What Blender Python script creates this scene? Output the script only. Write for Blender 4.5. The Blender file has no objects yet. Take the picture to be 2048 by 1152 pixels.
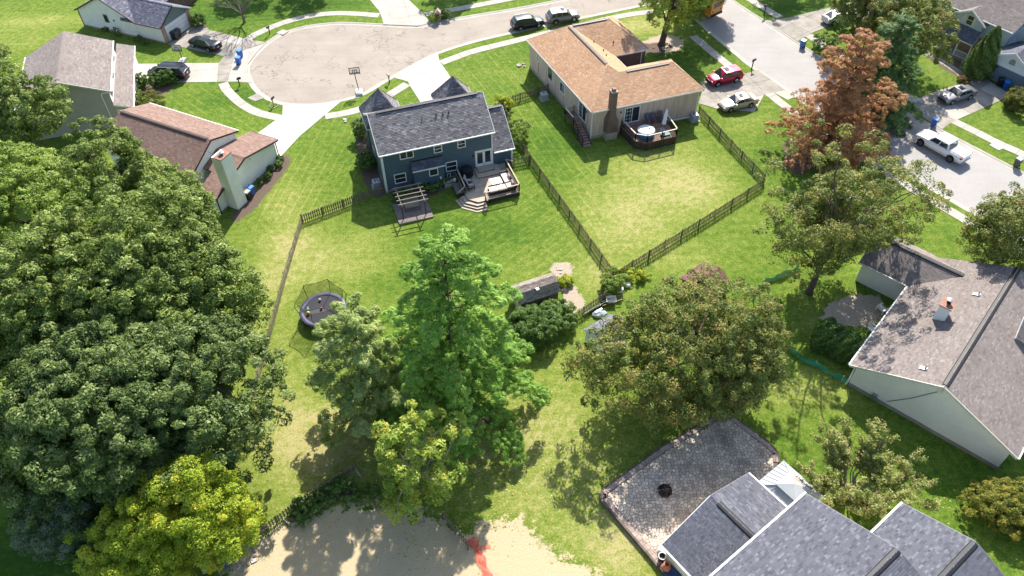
import bpy, bmesh, math, random
import numpy as np
from mathutils import Vector, Matrix, geometry
R = math.radians
random.seed(7)
rng = np.random.default_rng(7)
scene = bpy.context.scene
COL = scene.collection

# ------------------------------------------------------------------ camera
CAM_H, CAM_F, CAM_PITCH, CAM_ROLL = 54.0, 1550.0, R(47.0), R(-0.8)
cd = bpy.data.cameras.new('camera'); cam = bpy.data.objects.new('camera', cd); COL.objects.link(cam)
cd.sensor_width = 36.0; cd.lens = 36.0 * CAM_F / 2048.0; cd.clip_start = 0.5; cd.clip_end = 3000.0
cam.matrix_world = Matrix.Translation((0, 0, CAM_H)) @ Matrix.Rotation(R(90) - CAM_PITCH, 4, 'X') @ Matrix.Rotation(CAM_ROLL, 4, 'Z')
scene.camera = cam

# ------------------------------------------------------------------ light
SUN = Vector((0.23, 1.07, 1.0)).normalized()          # towards the sun: behind the houses
SUN_EL = math.asin(SUN.z); SUN_AZ = math.atan2(SUN.x, SUN.y)
world = bpy.data.worlds.new('World'); scene.world = world; world.use_nodes = True
wn = world.node_tree.nodes; wl = world.node_tree.links
for n in list(wn): wn.remove(n)
sky = wn.new('ShaderNodeTexSky'); sky.sky_type = 'NISHITA'; sky.sun_disc = False
sky.sun_elevation = SUN_EL; sky.sun_rotation = SUN_AZ; sky.air_density = 1.0; sky.dust_density = 1.2; sky.ozone_density = 1.0
bg = wn.new('ShaderNodeBackground'); bg.inputs['Strength'].default_value = 0.128
wo = wn.new('ShaderNodeOutputWorld')
wl.new(sky.outputs[0], bg.inputs[0]); wl.new(bg.outputs[0], wo.inputs[0])
sd = bpy.data.lights.new('sun', 'SUN'); sd.energy = 4.8; sd.angle = R(0.55); sd.color = (1.0, 0.95, 0.87)
sun = bpy.data.objects.new('sun', sd); COL.objects.link(sun)
sun.location = (20, 140, 110); sun.rotation_euler = SUN.to_track_quat('Z', 'Y').to_euler()
scene.view_settings.view_transform = 'Standard'; scene.view_settings.look = 'None'
scene.view_settings.gamma = 1.0; scene.view_settings.use_curve_mapping = False
scene.view_settings.exposure = 1.05
scene.render.resolution_x = 1024; scene.render.resolution_y = 576
scene.render.engine = 'CYCLES'

# ------------------------------------------------------------------ helpers
_cp, _sp = math.cos(CAM_PITCH), math.sin(CAM_PITCH); _cr, _sr = math.cos(CAM_ROLL), math.sin(CAM_ROLL)
def G(u, v, z=0.0):
    "survey helper: the place at height z that the photograph shows at pixel (u, v)"
    x = u - 1024.0; y = 576.0 - v
    x, y = _cr * x - _sr * y, _sr * x + _cr * y
    d = (x / CAM_F, _cp + y / CAM_F * _sp, -_sp + y / CAM_F * _cp)
    t = (z - CAM_H) / d[2]
    return Vector((d[0] * t, d[1] * t, z))
def V(*a): return Vector(a)
class Frame:
    "plan axes of a house: a along az1, b along az2 (degrees)"
    def __init__(s, o, az1, az2):
        s.o = Vector((o[0], o[1], 0)); s.u = Vector((math.cos(R(az1)), math.sin(R(az1)), 0)); s.w = Vector((math.cos(R(az2)), math.sin(R(az2)), 0))
    def p(s, a, b, z=0.0): return s.o + s.u * a + s.w * b + Vector((0, 0, z))

ORG = {}
def tag(o, label=None, cat=None, group=None, kind=None):
    if label: o['label'] = label
    if cat: o['category'] = cat
    if group: o['group'] = group
    if kind: o['kind'] = kind
    return o
def thing(name, label, cat, loc=(0, 0, 0), rz=0.0, group=None):
    o = bpy.data.objects.new(name, None); COL.objects.link(o)
    o.empty_display_size = 0.3
    o.location = loc; o.rotation_euler = (0, 0, rz); ORG[o.name] = Vector(loc)
    return tag(o, label, cat, group)
def setting(name, loc=(0, 0, 0)):
    o = bpy.data.objects.new(name, None); COL.objects.link(o); o.location = loc; ORG[o.name] = Vector(loc)
    o['kind'] = 'structure'
    return o
def link_mesh(me, name, parent=None, mats=None, smooth=False):
    if mats is not None:
        for m in (mats if isinstance(mats, (list, tuple)) else [mats]): me.materials.append(m)
    if smooth: me.polygons.foreach_set('use_smooth', [True] * len(me.polygons))
    o = bpy.data.objects.new(name, me); COL.objects.link(o)
    if parent is not None: o.parent = parent; ORG[o.name] = ORG.get(parent.name, Vector())
    return o
class MB:
    "collects faces in world (or template) coordinates; build() makes ONE mesh object"
    def __init__(s): s.v = []; s.f = []; s.mi = []; s.cur = 0
    def add(s, pts, faces):
        n = len(s.v); s.v += [tuple(p) for p in pts]
        for f in faces: s.f.append(tuple(i + n for i in f)); s.mi.append(s.cur)
        return s
    def poly(s, *pts): return s.add(pts, [tuple(range(len(pts)))])
    def prism(s, pts, z0, z1, bottom=True):
        n = len(pts); b = [(p[0], p[1], z0) for p in pts]; t = [(p[0], p[1], z1) for p in pts]
        fs = [tuple(range(n, 2 * n))] + [(i, (i + 1) % n, n + (i + 1) % n, n + i) for i in range(n)]
        if bottom: fs.append(tuple(range(n - 1, -1, -1)))
        return s.add(b + t, fs)
    def slab(s, pts, d):
        "planar 3D polygon thickened by vector d"
        n = len(pts); d = Vector(d); a = [Vector(p) for p in pts]; b = [p + d for p in a]
        return s.add(a + b, [tuple(range(n)), tuple(range(2 * n - 1, n - 1, -1))] + [(i, n + i, n + (i + 1) % n, (i + 1) % n) for i in range(n)])
    def obox(s, c, ux, uy, uz):
        c = Vector(c); P = []
        for k in (-1, 1):
            for j in (-1, 1):
                for i in (-1, 1): P.append(c + Vector(ux) * i + Vector(uy) * j + Vector(uz) * k)
        return s.add(P, [(0, 2, 3, 1), (4, 5, 7, 6), (0, 1, 5, 4), (2, 6, 7, 3), (0, 4, 6, 2), (1, 3, 7, 5)])
    def box(s, x0, x1, y0, y1, z0, z1):
        return s.obox(((x0 + x1) / 2, (y0 + y1) / 2, (z0 + z1) / 2), ((x1 - x0) / 2, 0, 0), (0, (y1 - y0) / 2, 0), (0, 0, (z1 - z0) / 2))
    def cbox(s, x0, x1, y0, y1, z0, z1, c=0.03):
        "box with chamfered upright edges and a chamfered top"
        pl = lambda k: [(x0 + k, y0 + c), (x0 + c, y0 + k), (x1 - c, y0 + k), (x1 - k, y0 + c), (x1 - k, y1 - c), (x1 - c, y1 - k), (x0 + c, y1 - k), (x0 + k, y1 - c)]
        A = [(x, y, z0) for x, y in pl(0)] + [(x, y, z1 - c) for x, y in pl(0)] + [(x, y, z1) for x, y in pl(c * .7)]
        fs = []
        for k in (0, 8):
            for i in range(8): fs.append((k + i, k + (i + 1) % 8, k + 8 + (i + 1) % 8, k + 8 + i))
        fs += [tuple(range(16, 24)), tuple(range(7, -1, -1))]
        return s.add(A, fs)
    def bar(s, p, q, w, h=None, up=(0, 0, 1)):
        "rectangular bar from p to q, w wide, h high"
        p = Vector(p); q = Vector(q); h = h or w; d = q - p; L = d.length; d.normalize()
        u = Vector(up)
        if abs(d.dot(u)) > 0.97: u = Vector((1, 0, 0))
        x = d.cross(u).normalized(); y = x.cross(d)
        return s.obox((p + q) / 2, d * L / 2, x * w / 2, y * h / 2)
    def tube(s, pts, rad, n=6, cap=True):
        pts = [Vector(p) for p in pts]
        if not isinstance(rad, (list, tuple)): rad = [rad] * len(pts)
        rings = []; base = len(s.v); prev = None
        for i, p in enumerate(pts):
            d = (pts[min(i + 1, len(pts) - 1)] - pts[max(i - 1, 0)]).normalized()
            if prev is None: x = d.orthogonal().normalized()
            else: x = (prev - d * prev.dot(d)).normalized()
            prev = x; y = d.cross(x)
            for k in range(n):
                a = 2 * math.pi * k / n; s.v.append(tuple(p + x * math.cos(a) * rad[i] + y * math.sin(a) * rad[i]))
        for i in range(len(pts) - 1):
            for k in range(n):
                s.f.append((base + i * n + k, base + i * n + (k + 1) % n, base + (i + 1) * n + (k + 1) % n, base + (i + 1) * n + k)); s.mi.append(s.cur)
        if cap:
            s.f.append(tuple(base + k for k in range(n - 1, -1, -1))); s.mi.append(s.cur)
            e = base + (len(pts) - 1) * n; s.f.append(tuple(e + k for k in range(n))); s.mi.append(s.cur)
        return s
    def lathe(s, c, prof, n=16, sx=1.0, sy=1.0, cap=True):
        "prof: (radius, z) pairs round the upright axis at c"
        c = Vector(c); base = len(s.v); m = len(prof)
        for r, z in prof:
            for k in range(n):
                a = 2 * math.pi * k / n; s.v.append((c.x + math.cos(a) * r * sx, c.y + math.sin(a) * r * sy, c.z + z))
        for i in range(m - 1):
            for k in range(n):
                s.f.append((base + i * n + k, base + i * n + (k + 1) % n, base + (i + 1) * n + (k + 1) % n, base + (i + 1) * n + k)); s.mi.append(s.cur)
        if cap and prof[0][0] > 1e-4: s.f.append(tuple(base + k for k in range(n - 1, -1, -1))); s.mi.append(s.cur)
        if cap and prof[-1][0] > 1e-4: s.f.append(tuple(base + (m - 1) * n + k for k in range(n))); s.mi.append(s.cur)
        return s
    def wheel(s, c, r, w, n=20, axis=(0, 1, 0), bev=0.03):
        "solid disc with bevelled rims, axle along axis"
        c = Vector(c); ax = Vector(axis).normalized(); x = ax.orthogonal().normalized(); y = ax.cross(x)
        prof = [(r - bev, -w / 2), (r, -w / 2 + bev), (r, w / 2 - bev), (r - bev, w / 2)]; base = len(s.v)
        for rr, t in prof:
            for k in range(n):
                a = 2 * math.pi * k / n; s.v.append(tuple(c + ax * t + x * math.cos(a) * rr + y * math.sin(a) * rr))
        for i in range(3):
            for k in range(n):
                s.f.append((base + i * n + k, base + i * n + (k + 1) % n, base + (i + 1) * n + (k + 1) % n, base + (i + 1) * n + k)); s.mi.append(s.cur)
        s.f.append(tuple(base + k for k in range(n - 1, -1, -1))); s.mi.append(s.cur)
        s.f.append(tuple(base + 3 * n + k for k in range(n))); s.mi.append(s.cur)
        return s
    def blob(s, c, r, seed=0, rough=0.12, n=1, flat=1.0):
        bm = bmesh.new(); bmesh.ops.create_icosphere(bm, subdivisions=n, radius=1.0); rr = random.Random(seed)
        pts = [Vector(c) + Vector((v.co.x * r[0], v.co.y * r[1], v.co.z * r[2])) * (1 + rr.uniform(-rough, rough)) for v in bm.verts]
        fs = [tuple(v.index for v in f.verts) for f in bm.faces]; bm.free()
        return s.add(pts, fs)
    def build(s, name, mats, parent=None, smooth=False):
        me = bpy.data.meshes.new(name)
        o = ORG.get(parent.name, Vector()) if parent is not None else Vector()
        me.from_pydata([(x - o.x, y - o.y, z - o.z) for x, y, z in s.v], [], s.f)
        if isinstance(mats, (list, tuple)) and len(mats) > 1: me.polygons.foreach_set('material_index', s.mi)
        me.update()
        return link_mesh(me, name, parent, mats, smooth)
def np_mesh(name, verts, nper, mat, parent=None, attr=None):
    "numpy soup: verts (N*nper,3), each run of nper is one face"
    o = ORG.get(parent.name, Vector()) if parent is not None else Vector()
    verts = np.asarray(verts, dtype=np.float32) - np.array([o.x, o.y, o.z], dtype=np.float32)
    nf = len(verts) // nper
    me = bpy.data.meshes.new(name); me.vertices.add(len(verts)); me.vertices.foreach_set('co', verts.ravel())
    me.loops.add(len(verts)); me.loops.foreach_set('vertex_index', np.arange(len(verts), dtype=np.int32))
    me.polygons.add(nf); me.polygons.foreach_set('loop_start', np.arange(0, nf * nper, nper, dtype=np.int32))
    if attr is not None:
        a = me.attributes.new('tone', 'FLOAT', 'FACE'); a.data.foreach_set('value', np.asarray(attr, dtype=np.float32))
    me.update(calc_edges=True); me.validate()
    return link_mesh(me, name, parent, mat)
def copy_tree(o, parent=None, loc=None, rz=None, label=None):
    c = o.copy(); COL.objects.link(c); c.parent = parent
    if loc is not None: c.location = loc
    if rz is not None: c.rotation_euler = (0, 0, rz)
    if label: c['label'] = label
    for ch in list(o.children): copy_tree(ch, c)
    return c
def spline(pts, n=8, closed=False):
    pts = [Vector(p) for p in pts]; out = []; m = len(pts)
    for i in range(m if closed else m - 1):
        g = lambda k: pts[k % m] if closed else pts[min(max(k, 0), m - 1)]
        p0, p1, p2, p3 = g(i - 1), g(i), g(i + 1), g(i + 2)
        for k in range(n):
            t = k / n
            out.append(0.5 * ((2 * p1) + (p2 - p0) * t + (2 * p0 - 5 * p1 + 4 * p2 - p3) * t * t + (3 * p1 - p0 - 3 * p2 + p3) * t ** 3))
    if not closed: out.append(pts[-1].copy())
    return out
def resample(pts, step):
    out = [pts[0].copy()]; acc = 0.0
    for a, b in zip(pts, pts[1:]):
        L = (b - a).length
        if L < 1e-9: continue
        t = step - acc
        while t <= L + 1e-9: out.append(a + (b - a) * (t / L)); t += step
        acc = (acc + L) % step if L + acc >= step else acc + L
    return out
def offset2(pts, d):
    "polyline shifted to its left by d"
    out = []
    for i, p in enumerate(pts):
        t = (pts[min(i + 1, len(pts) - 1)] - pts[max(i - 1, 0)]); t.z = 0; t.normalize()
        out.append(p + Vector((-t.y, t.x, 0)) * d)
    return out
def inside(p, poly):
    x, y = p[0], p[1]; c = False; j = len(poly) - 1
    for i in range(len(poly)):
        xi, yi = poly[i][0], poly[i][1]; xj, yj = poly[j][0], poly[j][1]
        if (yi > y) != (yj > y) and x < (xj - xi) * (y - yi) / (yj - yi) + xi: c = not c
        j = i
    return c
def np_inside(P, poly):
    x, y = P[:, 0], P[:, 1]; c = np.zeros(len(P), bool); j = len(poly) - 1
    for i in range(len(poly)):
        xi, yi = poly[i][0], poly[i][1]; xj, yj = poly[j][0], poly[j][1]
        if yi != yj: c ^= ((yi > y) != (yj > y)) & (x < (xj - xi) * (y - yi) / (yj - yi) + xi)
        j = i
    return c

# ------------------------------------------------------------------ materials
MATS = {}
def nodes_of(name):
    m = bpy.data.materials.new(name); m.use_nodes = True; nt = m.node_tree
    for n in list(nt.nodes): nt.nodes.remove(n)
    out = nt.nodes.new('ShaderNodeOutputMaterial'); b = nt.nodes.new('ShaderNodeBsdfPrincipled'); nt.links.new(b.outputs[0], out.inputs[0])
    return m, nt, b, out
def ramp(nt, fac, stops):
    r = nt.nodes.new('ShaderNodeValToRGB'); e = r.color_ramp.elements
    while len(e) < len(stops): e.new(0.5)
    for i, (p, c) in enumerate(stops): e[i].position = p; e[i].color = (*c, 1) if len(c) == 3 else c
    nt.links.new(fac, r.inputs[0]); return r.outputs[0]
def noise(nt, vec, scale, detail=4, rough=0.6, dist=0.0):
    n = nt.nodes.new('ShaderNodeTexNoise'); n.inputs['Scale'].default_value = scale; n.inputs['Detail'].default_value = detail
    n.inputs['Roughness'].default_value = rough; n.inputs['Distortion'].default_value = dist
    if vec is not None: nt.links.new(vec, n.inputs['Vector'])
    return n.outputs[0]
def math_(nt, op, a, b=None, c=None, clamp=False):
    n = nt.nodes.new('ShaderNodeMath'); n.operation = op; n.use_clamp = clamp
    for i, x in enumerate((a, b, c)):
        if x is None: continue
        if isinstance(x, (int, float)): n.inputs[i].default_value = x
        else: nt.links.new(x, n.inputs[i])
    return n.outputs[0]
def mix(nt, fac, a, b, mode='MIX'):
    n = nt.nodes.new('ShaderNodeMix'); n.data_type = 'RGBA'; n.blend_type = mode
    for s, x in ((n.inputs[0], fac), (n.inputs[6], a), (n.inputs[7], b)):
        if isinstance(x, (int, float)): s.default_value = x
        elif isinstance(x, tuple): s.default_value = (*x, 1) if len(x) == 3 else x
        else: nt.links.new(x, s)
    return n.outputs[2]
def bump(nt, b, h, strength=0.4, dist=0.02):
    n = nt.nodes.new('ShaderNodeBump'); n.inputs['Strength'].default_value = strength; n.inputs['Distance'].default_value = dist
    nt.links.new(h, n.inputs['Height']); nt.links.new(n.outputs[0], b.inputs['Normal'])
def wpos(nt): return nt.nodes.new('ShaderNodeNewGeometry').outputs['Position']
def rnd_piece(nt):
    "a random number per loose piece and per object"
    g = nt.nodes.new('ShaderNodeNewGeometry'); oi = nt.nodes.new('ShaderNodeObjectInfo')
    s = math_(nt, 'ADD', math_(nt, 'MULTIPLY', g.outputs['Random Per Island'], 17.3), math_(nt, 'MULTIPLY', oi.outputs['Random'], 9.7))
    return math_(nt, 'FRACT', s)
def mul(c, k): return tuple(max(0.0, min(1.0, x * k)) for x in c)
def M(name, col, rough=0.8, var=0.12, scale=2.0, spec=0.3, metal=0.0, piece=0.0, bmp=0.0, bscale=20.0, coat=0.0, fine=0.0):
    if name in MATS: return MATS[name]
    m, nt, b, _ = nodes_of(name); p = wpos(nt)
    c = ramp(nt, noise(nt, p, scale, 5), [(0.3, mul(col, 1 - var)), (0.7, mul(col, 1 + var))])
    if fine: c = mix(nt, 1.0, c, ramp(nt, noise(nt, p, scale * 14, 3), [(0.3, (1 - fine,) * 3), (0.7, (1 + fine * .5,) * 3)]), 'MULTIPLY')
    if piece: c = mix(nt, 1.0, c, ramp(nt, rnd_piece(nt), [(0.0, (1 - piece,) * 3), (1.0, (1 + piece * .6,) * 3)]), 'MULTIPLY')
    nt.links.new(c, b.inputs['Base Color']); b.inputs['Roughness'].default_value = rough
    b.inputs['Specular IOR Level'].default_value = spec; b.inputs['Metallic'].default_value = metal; b.inputs['Coat Weight'].default_value = coat
    if coat: b.inputs['Coat Roughness'].default_value = 0.05
    if bmp: bump(nt, b, noise(nt, p, bscale, 4), bmp, 0.02)
    MATS[name] = m; return m
def paint(name, col, metal=0.35): return M(name, col, rough=0.36, var=0.04, scale=1.0, spec=0.4, metal=metal, coat=0.3)
def glass_mat():
    m, nt, b, _ = nodes_of('window_glass')
    c = ramp(nt, noise(nt, wpos(nt), 0.6, 2), [(0.3, (0.012, 0.016, 0.018)), (0.75, (0.05, 0.06, 0.062))])
    nt.links.new(c, b.inputs['Base Color']); b.inputs['Roughness'].default_value = 0.06; b.inputs['Specular IOR Level'].default_value = 0.6
    return m
GLASS = glass_mat()
def siding(name, col, pitch=0.19, dirt=0.10):
    m, nt, b, _ = nodes_of(name); p = wpos(nt)
    z = nt.nodes.new('ShaderNodeSeparateXYZ'); nt.links.new(p, z.inputs[0])
    saw = math_(nt, 'FRACT', math_(nt, 'DIVIDE', z.outputs[2], pitch))
    c = ramp(nt, noise(nt, p, 0.7, 5), [(0.25, mul(col, 1 - dirt)), (0.75, mul(col, 1 + dirt))])
    c = mix(nt, 1.0, c, ramp(nt, saw, [(0.0, (0.60,) * 3), (0.20, (0.72,) * 3), (0.30, (1.0,) * 3)]), 'MULTIPLY')
    nt.links.new(c, b.inputs['Base Color']); b.inputs['Roughness'].default_value = 0.55; b.inputs['Specular IOR Level'].default_value = 0.3
    bump(nt, b, math_(nt, 'SUBTRACT', 1.0, saw), 0.9, 0.02)
    MATS[name] = m; return m
def shingle_mat(name, dark, mid, light, stain=0.12):
    m, nt, b, _ = nodes_of(name); p = wpos(nt)
    c = ramp(nt, rnd_piece(nt), [(0.0, dark), (0.35, mid), (0.75, mid), (1.0, light)])
    c = mix(nt, 1.0, c, ramp(nt, noise(nt, p, 0.35, 5), [(0.25, (1 - stain,) * 3), (0.75, (1 + stain,) * 3)]), 'MULTIPLY')
    c = mix(nt, 1.0, c, ramp(nt, noise(nt, p, 22, 3), [(0.25, (.84,) * 3), (0.75, (1.1,) * 3)]), 'MULTIPLY')
    nt.links.new(c, b.inputs['Base Color']); b.inputs['Roughness'].default_value = 0.92; b.inputs['Specular IOR Level'].default_value = 0.2
    bump(nt, b, noise(nt, p, 60, 2), 0.4, 0.01)
    MATS[name] = m; return m
def brick_mat(name, a, bcol, mortar, sc=1.0):
    m, nt, b, _ = nodes_of(name)
    g = nt.nodes.new('ShaderNodeNewGeometry'); sp = nt.nodes.new('ShaderNodeSeparateXYZ'); nt.links.new(g.outputs['Position'], sp.inputs[0])
    s = math_(nt, 'ADD', sp.outputs[0], math_(nt, 'MULTIPLY', sp.outputs[1], 0.83))
    cb = nt.nodes.new('ShaderNodeCombineXYZ'); nt.links.new(s, cb.inputs[0]); nt.links.new(sp.outputs[2], cb.inputs[1])
    t = nt.nodes.new('ShaderNodeTexBrick'); t.inputs['Scale'].default_value = 1.0
    for k, v in (('Color1', a), ('Color2', bcol), ('Mortar', mortar)): t.inputs[k].default_value = (*v, 1)
    t.inputs['Brick Width'].default_value = 0.22 * sc; t.inputs['Row Height'].default_value = 0.075 * sc; t.inputs['Mortar Size'].default_value = 0.010
    nt.links.new(cb.outputs[0], t.inputs['Vector'])
    c = mix(nt, 1.0, t.outputs[0], ramp(nt, noise(nt, g.outputs['Position'], 1.1, 4), [(.3, (.75,) * 3), (.7, (1.15,) * 3)]), 'MULTIPLY')
    nt.links.new(c, b.inputs['Base Color']); b.inputs['Roughness'].default_value = 0.9; bump(nt, b, math_(nt, 'SUBTRACT', 1.0, t.outputs[1]), 0.5, 0.01)
    MATS[name] = m; return m
def leaf_mat(name, stops, trans=0.35, rough=0.5, spec=0.35):
    "leaf colour by loose piece, tone by the twig it grows on"
    m, nt, b, out = nodes_of(name); p = wpos(nt)
    a = nt.nodes.new('ShaderNodeAttribute'); a.attribute_name = 'tone'
    g = nt.nodes.new('ShaderNodeNewGeometry')
    f = math_(nt, 'ADD', math_(nt, 'MULTIPLY', g.outputs['Random Per Island'], 0.45), math_(nt, 'MULTIPLY', a.outputs['Fac'], 0.55))
    n = len(stops); c = ramp(nt, f, [((i + .35) / n, s) for i, s in enumerate(stops)])
    nt.links.new(c, b.inputs['Base Color']); b.inputs['Roughness'].default_value = rough; b.inputs['Specular IOR Level'].default_value = spec
    t = nt.nodes.new('ShaderNodeBsdfTranslucent'); nt.links.new(mix(nt, 1.0, c, (1.15, 1.2, .55), 'MULTIPLY'), t.inputs[0])
    mx = nt.nodes.new('ShaderNodeMixShader'); mx.inputs[0].default_value = trans
    nt.links.new(b.outputs[0], mx.inputs[1]); nt.links.new(t.outputs[0], mx.inputs[2]); nt.links.new(mx.outputs[0], out.inputs[0])
    MATS[name] = m; return m
WHITE = M('white_trim', (0.78, 0.78, 0.76), 0.5, 0.05)
CREAMT = M('cream_trim', (0.62, 0.56, 0.45), 0.55, 0.06)
DARKT = M('dark_brown_trim', (0.05, 0.028, 0.022), 0.5, 0.15)
BLACK = M('black_plastic', (0.012, 0.012, 0.014), 0.5, 0.2)
TYRE = M('tyre_rubber', (0.012, 0.012, 0.012), 0.85, 0.2)
RIM = M('alloy_rim', (0.5, 0.5, 0.52), 0.3, 0.08, metal=0.85, spec=.5)
STEEL = M('grey_steel', (0.35, 0.36, 0.37), 0.4, 0.1, metal=0.8)
CONC = M('concrete', (0.40, 0.365, 0.315), 0.85, 0.10, 0.5, piece=0.08, bmp=0.15, bscale=30, fine=.08)
CONC_NEW = M('new_concrete', (0.50, 0.47, 0.415), 0.8, 0.05, 0.4, piece=0.03, bmp=0.1, bscale=30, fine=.04)
CONC_OLD = M('weathered_concrete', (0.29, 0.26, 0.22), 0.88, 0.25, 0.7, piece=0.10, bmp=0.2, bscale=25, fine=.12)
BARK = M('bark', (0.11, 0.085, 0.062), 0.95, 0.35, 6.0, bmp=0.8, bscale=14)
BARK_PALE = M('pale_bark', (0.27, 0.24, 0.19), 0.95, 0.3, 6.0, bmp=0.6, bscale=14)

# ------------------------------------------------------------------ the ground: lawn, road, kerbs, pavements
def GP(*px): return [G(u, v) for u, v in px]
road_px = [(2260, 614), (2100, 520), (1950, 430), (1745, 308), (1593, 195), (1501, 133), (1474, 111), (1427, 72), (1398, 46), (1372, 22), (1340, 8), (1300, 9), (1254, 18),
 (1138, 42), (1084, 54), (994, 73), (935, 88), (877, 107), (835, 128), (800, 147), (764, 168), (728, 189), (687, 201), (635, 210.5), (575, 210), (537, 200), (509, 180), (492, 148), (494, 126),
 (515, 101), (537, 82), (564, 66), (608, 53), (646, 47.5), (690, 45), (767, 48.5), (834, 51.5), (857, 47), (896, 39), (955, 29), (1045, 14), (1160, -10), (1255, -38), (1282, -62), (1225, -105),
 (1318, -120), (1400, -48), (1474, 6), (1528, 41), (1593, 84), (1646, 117), (1740, 178), (1830, 232), (1888, 263), (2048, 346), (2230, 440)]
road_w = [G(u, v) for u, v in road_px]
# smooth the outline (all but the cut ends)
ROAD = spline(road_w[1:45], 5) + spline(road_w[45:], 5) + [road_w[0]]
def flat(name, pts, z, mat, kind='structure', thick=0.0):
    mb = MB()
    if thick: mb.prism(pts, z - thick, z)
    else: mb.poly(*[(p[0], p[1], z) for p in pts])
    o = mb.build(name, mat)
    if kind: o['kind'] = kind
    return o
def asphalt():
    m, nt, b, _ = nodes_of('aged_asphalt'); p = wpos(nt)
    sx = nt.nodes.new('ShaderNodeSeparateXYZ'); nt.links.new(p, sx.inputs[0])
    # the court is an older, browner surface than the through street
    east = math_(nt, 'MULTIPLY', math_(nt, 'SUBTRACT', sx.outputs[0], 21.0), 0.25, clamp=True)
    c1 = ramp(nt, noise(nt, p, 0.22, 5), [(0.25, (0.265, 0.228, 0.186)), (0.75, (0.355, 0.307, 0.255))])
    c2 = ramp(nt, noise(nt, p, 0.3, 4), [(0.25, (0.315, 0.295, 0.275)), (0.75, (0.365, 0.342, 0.322))])
    c = mix(nt, east, c1, c2)
    c = mix(nt, 1.0, c, ramp(nt, noise(nt, p, 9, 6, 0.7), [(0.3, (.84,) * 3), (0.7, (1.1,) * 3)]), 'MULTIPLY')
    # tyre polish streaks
    mp = nt.nodes.new('ShaderNodeMapping'); mp.inputs['Rotation'].default_value = (0, 0, R(-16)); mp.inputs['Scale'].default_value = (.12, 1.0, 1.0); nt.links.new(p, mp.inputs[0])
    c = mix(nt, 1.0, c, ramp(nt, noise(nt, mp.outputs[0], 1.2, 5), [(0.3, (.955,) * 3), (0.6, (1.02,) * 3)]), 'MULTIPLY')
    # cracks
    v = nt.nodes.new('ShaderNodeTexVoronoi'); v.feature = 'DISTANCE_TO_EDGE'; v.inputs['Scale'].default_value = 0.20
    vm = nt.nodes.new('ShaderNodeMixRGB'); vm.inputs[0].default_value = .72
    ns = nt.nodes.new('ShaderNodeTexNoise'); ns.inputs['Scale'].default_value = .5; ns.inputs['Detail'].default_value = 6; nt.links.new(p, ns.inputs['Vector'])
    ad = nt.nodes.new('ShaderNodeVectorMath'); ad.operation = 'MULTIPLY_ADD'; nt.links.new(ns.outputs[1], ad.inputs[0]); ad.inputs[1].default_value = (7, 7, 7); nt.links.new(p, ad.inputs[2])
    nt.links.new(ad.outputs[0], v.inputs['Vector'])
    msk = math_(nt, 'MULTIPLY', math_(nt, 'LESS_THAN', v.outputs[0], 0.010), ramp(nt, noise(nt, p, 0.17, 3), [(0.40, (0,) * 3), (0.52, (1,) * 3)]))
    msk = math_(nt, 'MULTIPLY', msk, math_(nt, 'SUBTRACT', 1.0, math_(nt, 'MULTIPLY', east, 0.9)))
    c = mix(nt, math_(nt, 'MULTIPLY', msk, .7), c, (0.10, 0.085, 0.07))
    nt.links.new(c, b.inputs['Base Color']); b.inputs['Roughness'].default_value = 0.9; b.inputs['Specular IOR Level'].default_value = 0.25
    bump(nt, b, noise(nt, p, 40, 3), 0.3, 0.01)
    return m
flat('road', [(p.x, p.y) for p in ROAD], -0.085, asphalt())
# kerb and gutter along the two sides of the road
def kerb(pts, side):
    pts = resample(pts, 0.8); kb = MB()
    A = offset2(pts, 0.16 * side); B = pts; C = offset2(pts, -0.20 * side); D = offset2(pts, -0.55 * side)
    for i in range(len(pts) - 1):
        for P, Q, z0, z1 in ((A, B, 0.012, 0.012), (B, C, 0.012, -0.068), (C, D, -0.068, -0.078)):
            kb.poly((P[i].x, P[i].y, z0), (P[i + 1].x, P[i + 1].y, z0), (Q[i + 1].x, Q[i + 1].y, z1), (Q[i].x, Q[i].y, z1))
    o = kb.build('kerb', CONC); o['kind'] = 'structure'
kerb(spline(road_w[1:45], 5), 1); kerb(spline(road_w[45:], 5), 1)

# lawn: a fine sheet with the road cut out of it
DRY = [  # (u, v, radius_u m, radius_v m, amount)   dry or worn patches of turf
 (540, 560, 3.0, 9, .35), (560, 800, 4, 8, .3), (620, 950, 5, 4, .35), (590, 480, 3, 3, .3), (640, 530, 5, 5, .28), (720, 540, 4, 3, .25), (760, 470, 3, 2, .25),
 (1340, 330, 6, 4, .42), (1250, 450, 5, 6, .38), (1400, 390, 4, 3, .35), (1300, 400, 8, 6, .22), (1190, 560, 3, 3, .32), (1020, 540, 4, 3, .15), (1100, 500, 5, 4, .12), (1100, 760, 6, 6, .16), (1150, 900, 6, 6, .2),
 (1060, 860, 5, 4, .25), (1180, 1040, 5, 4, .25), (1000, 1000, 4, 4, .2), (660, 850, 4, 3, .45), (820, 900, 4, 3, .3), (1600, 780, 5, 2, .45), (1500, 250, 3, 2, .15), (1300, 45, 4, 3, .5), (1260, 60, 3, 2, .35),
 (40, 80, 12, 4, .2), (90, 40, 9, 2, .35), (560, 390, 4, 4, .25), (500, 330, 2, 3, .2), (1240, 1100, 3, 3, .5), (650, 880, 3, 2, .5), (960, 880, 3, 3, .2), (1620, 640, 2, 3, .2), (1380, 520, 4, 2, .25), (1950, 360, 3, 3, .2)]
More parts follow.
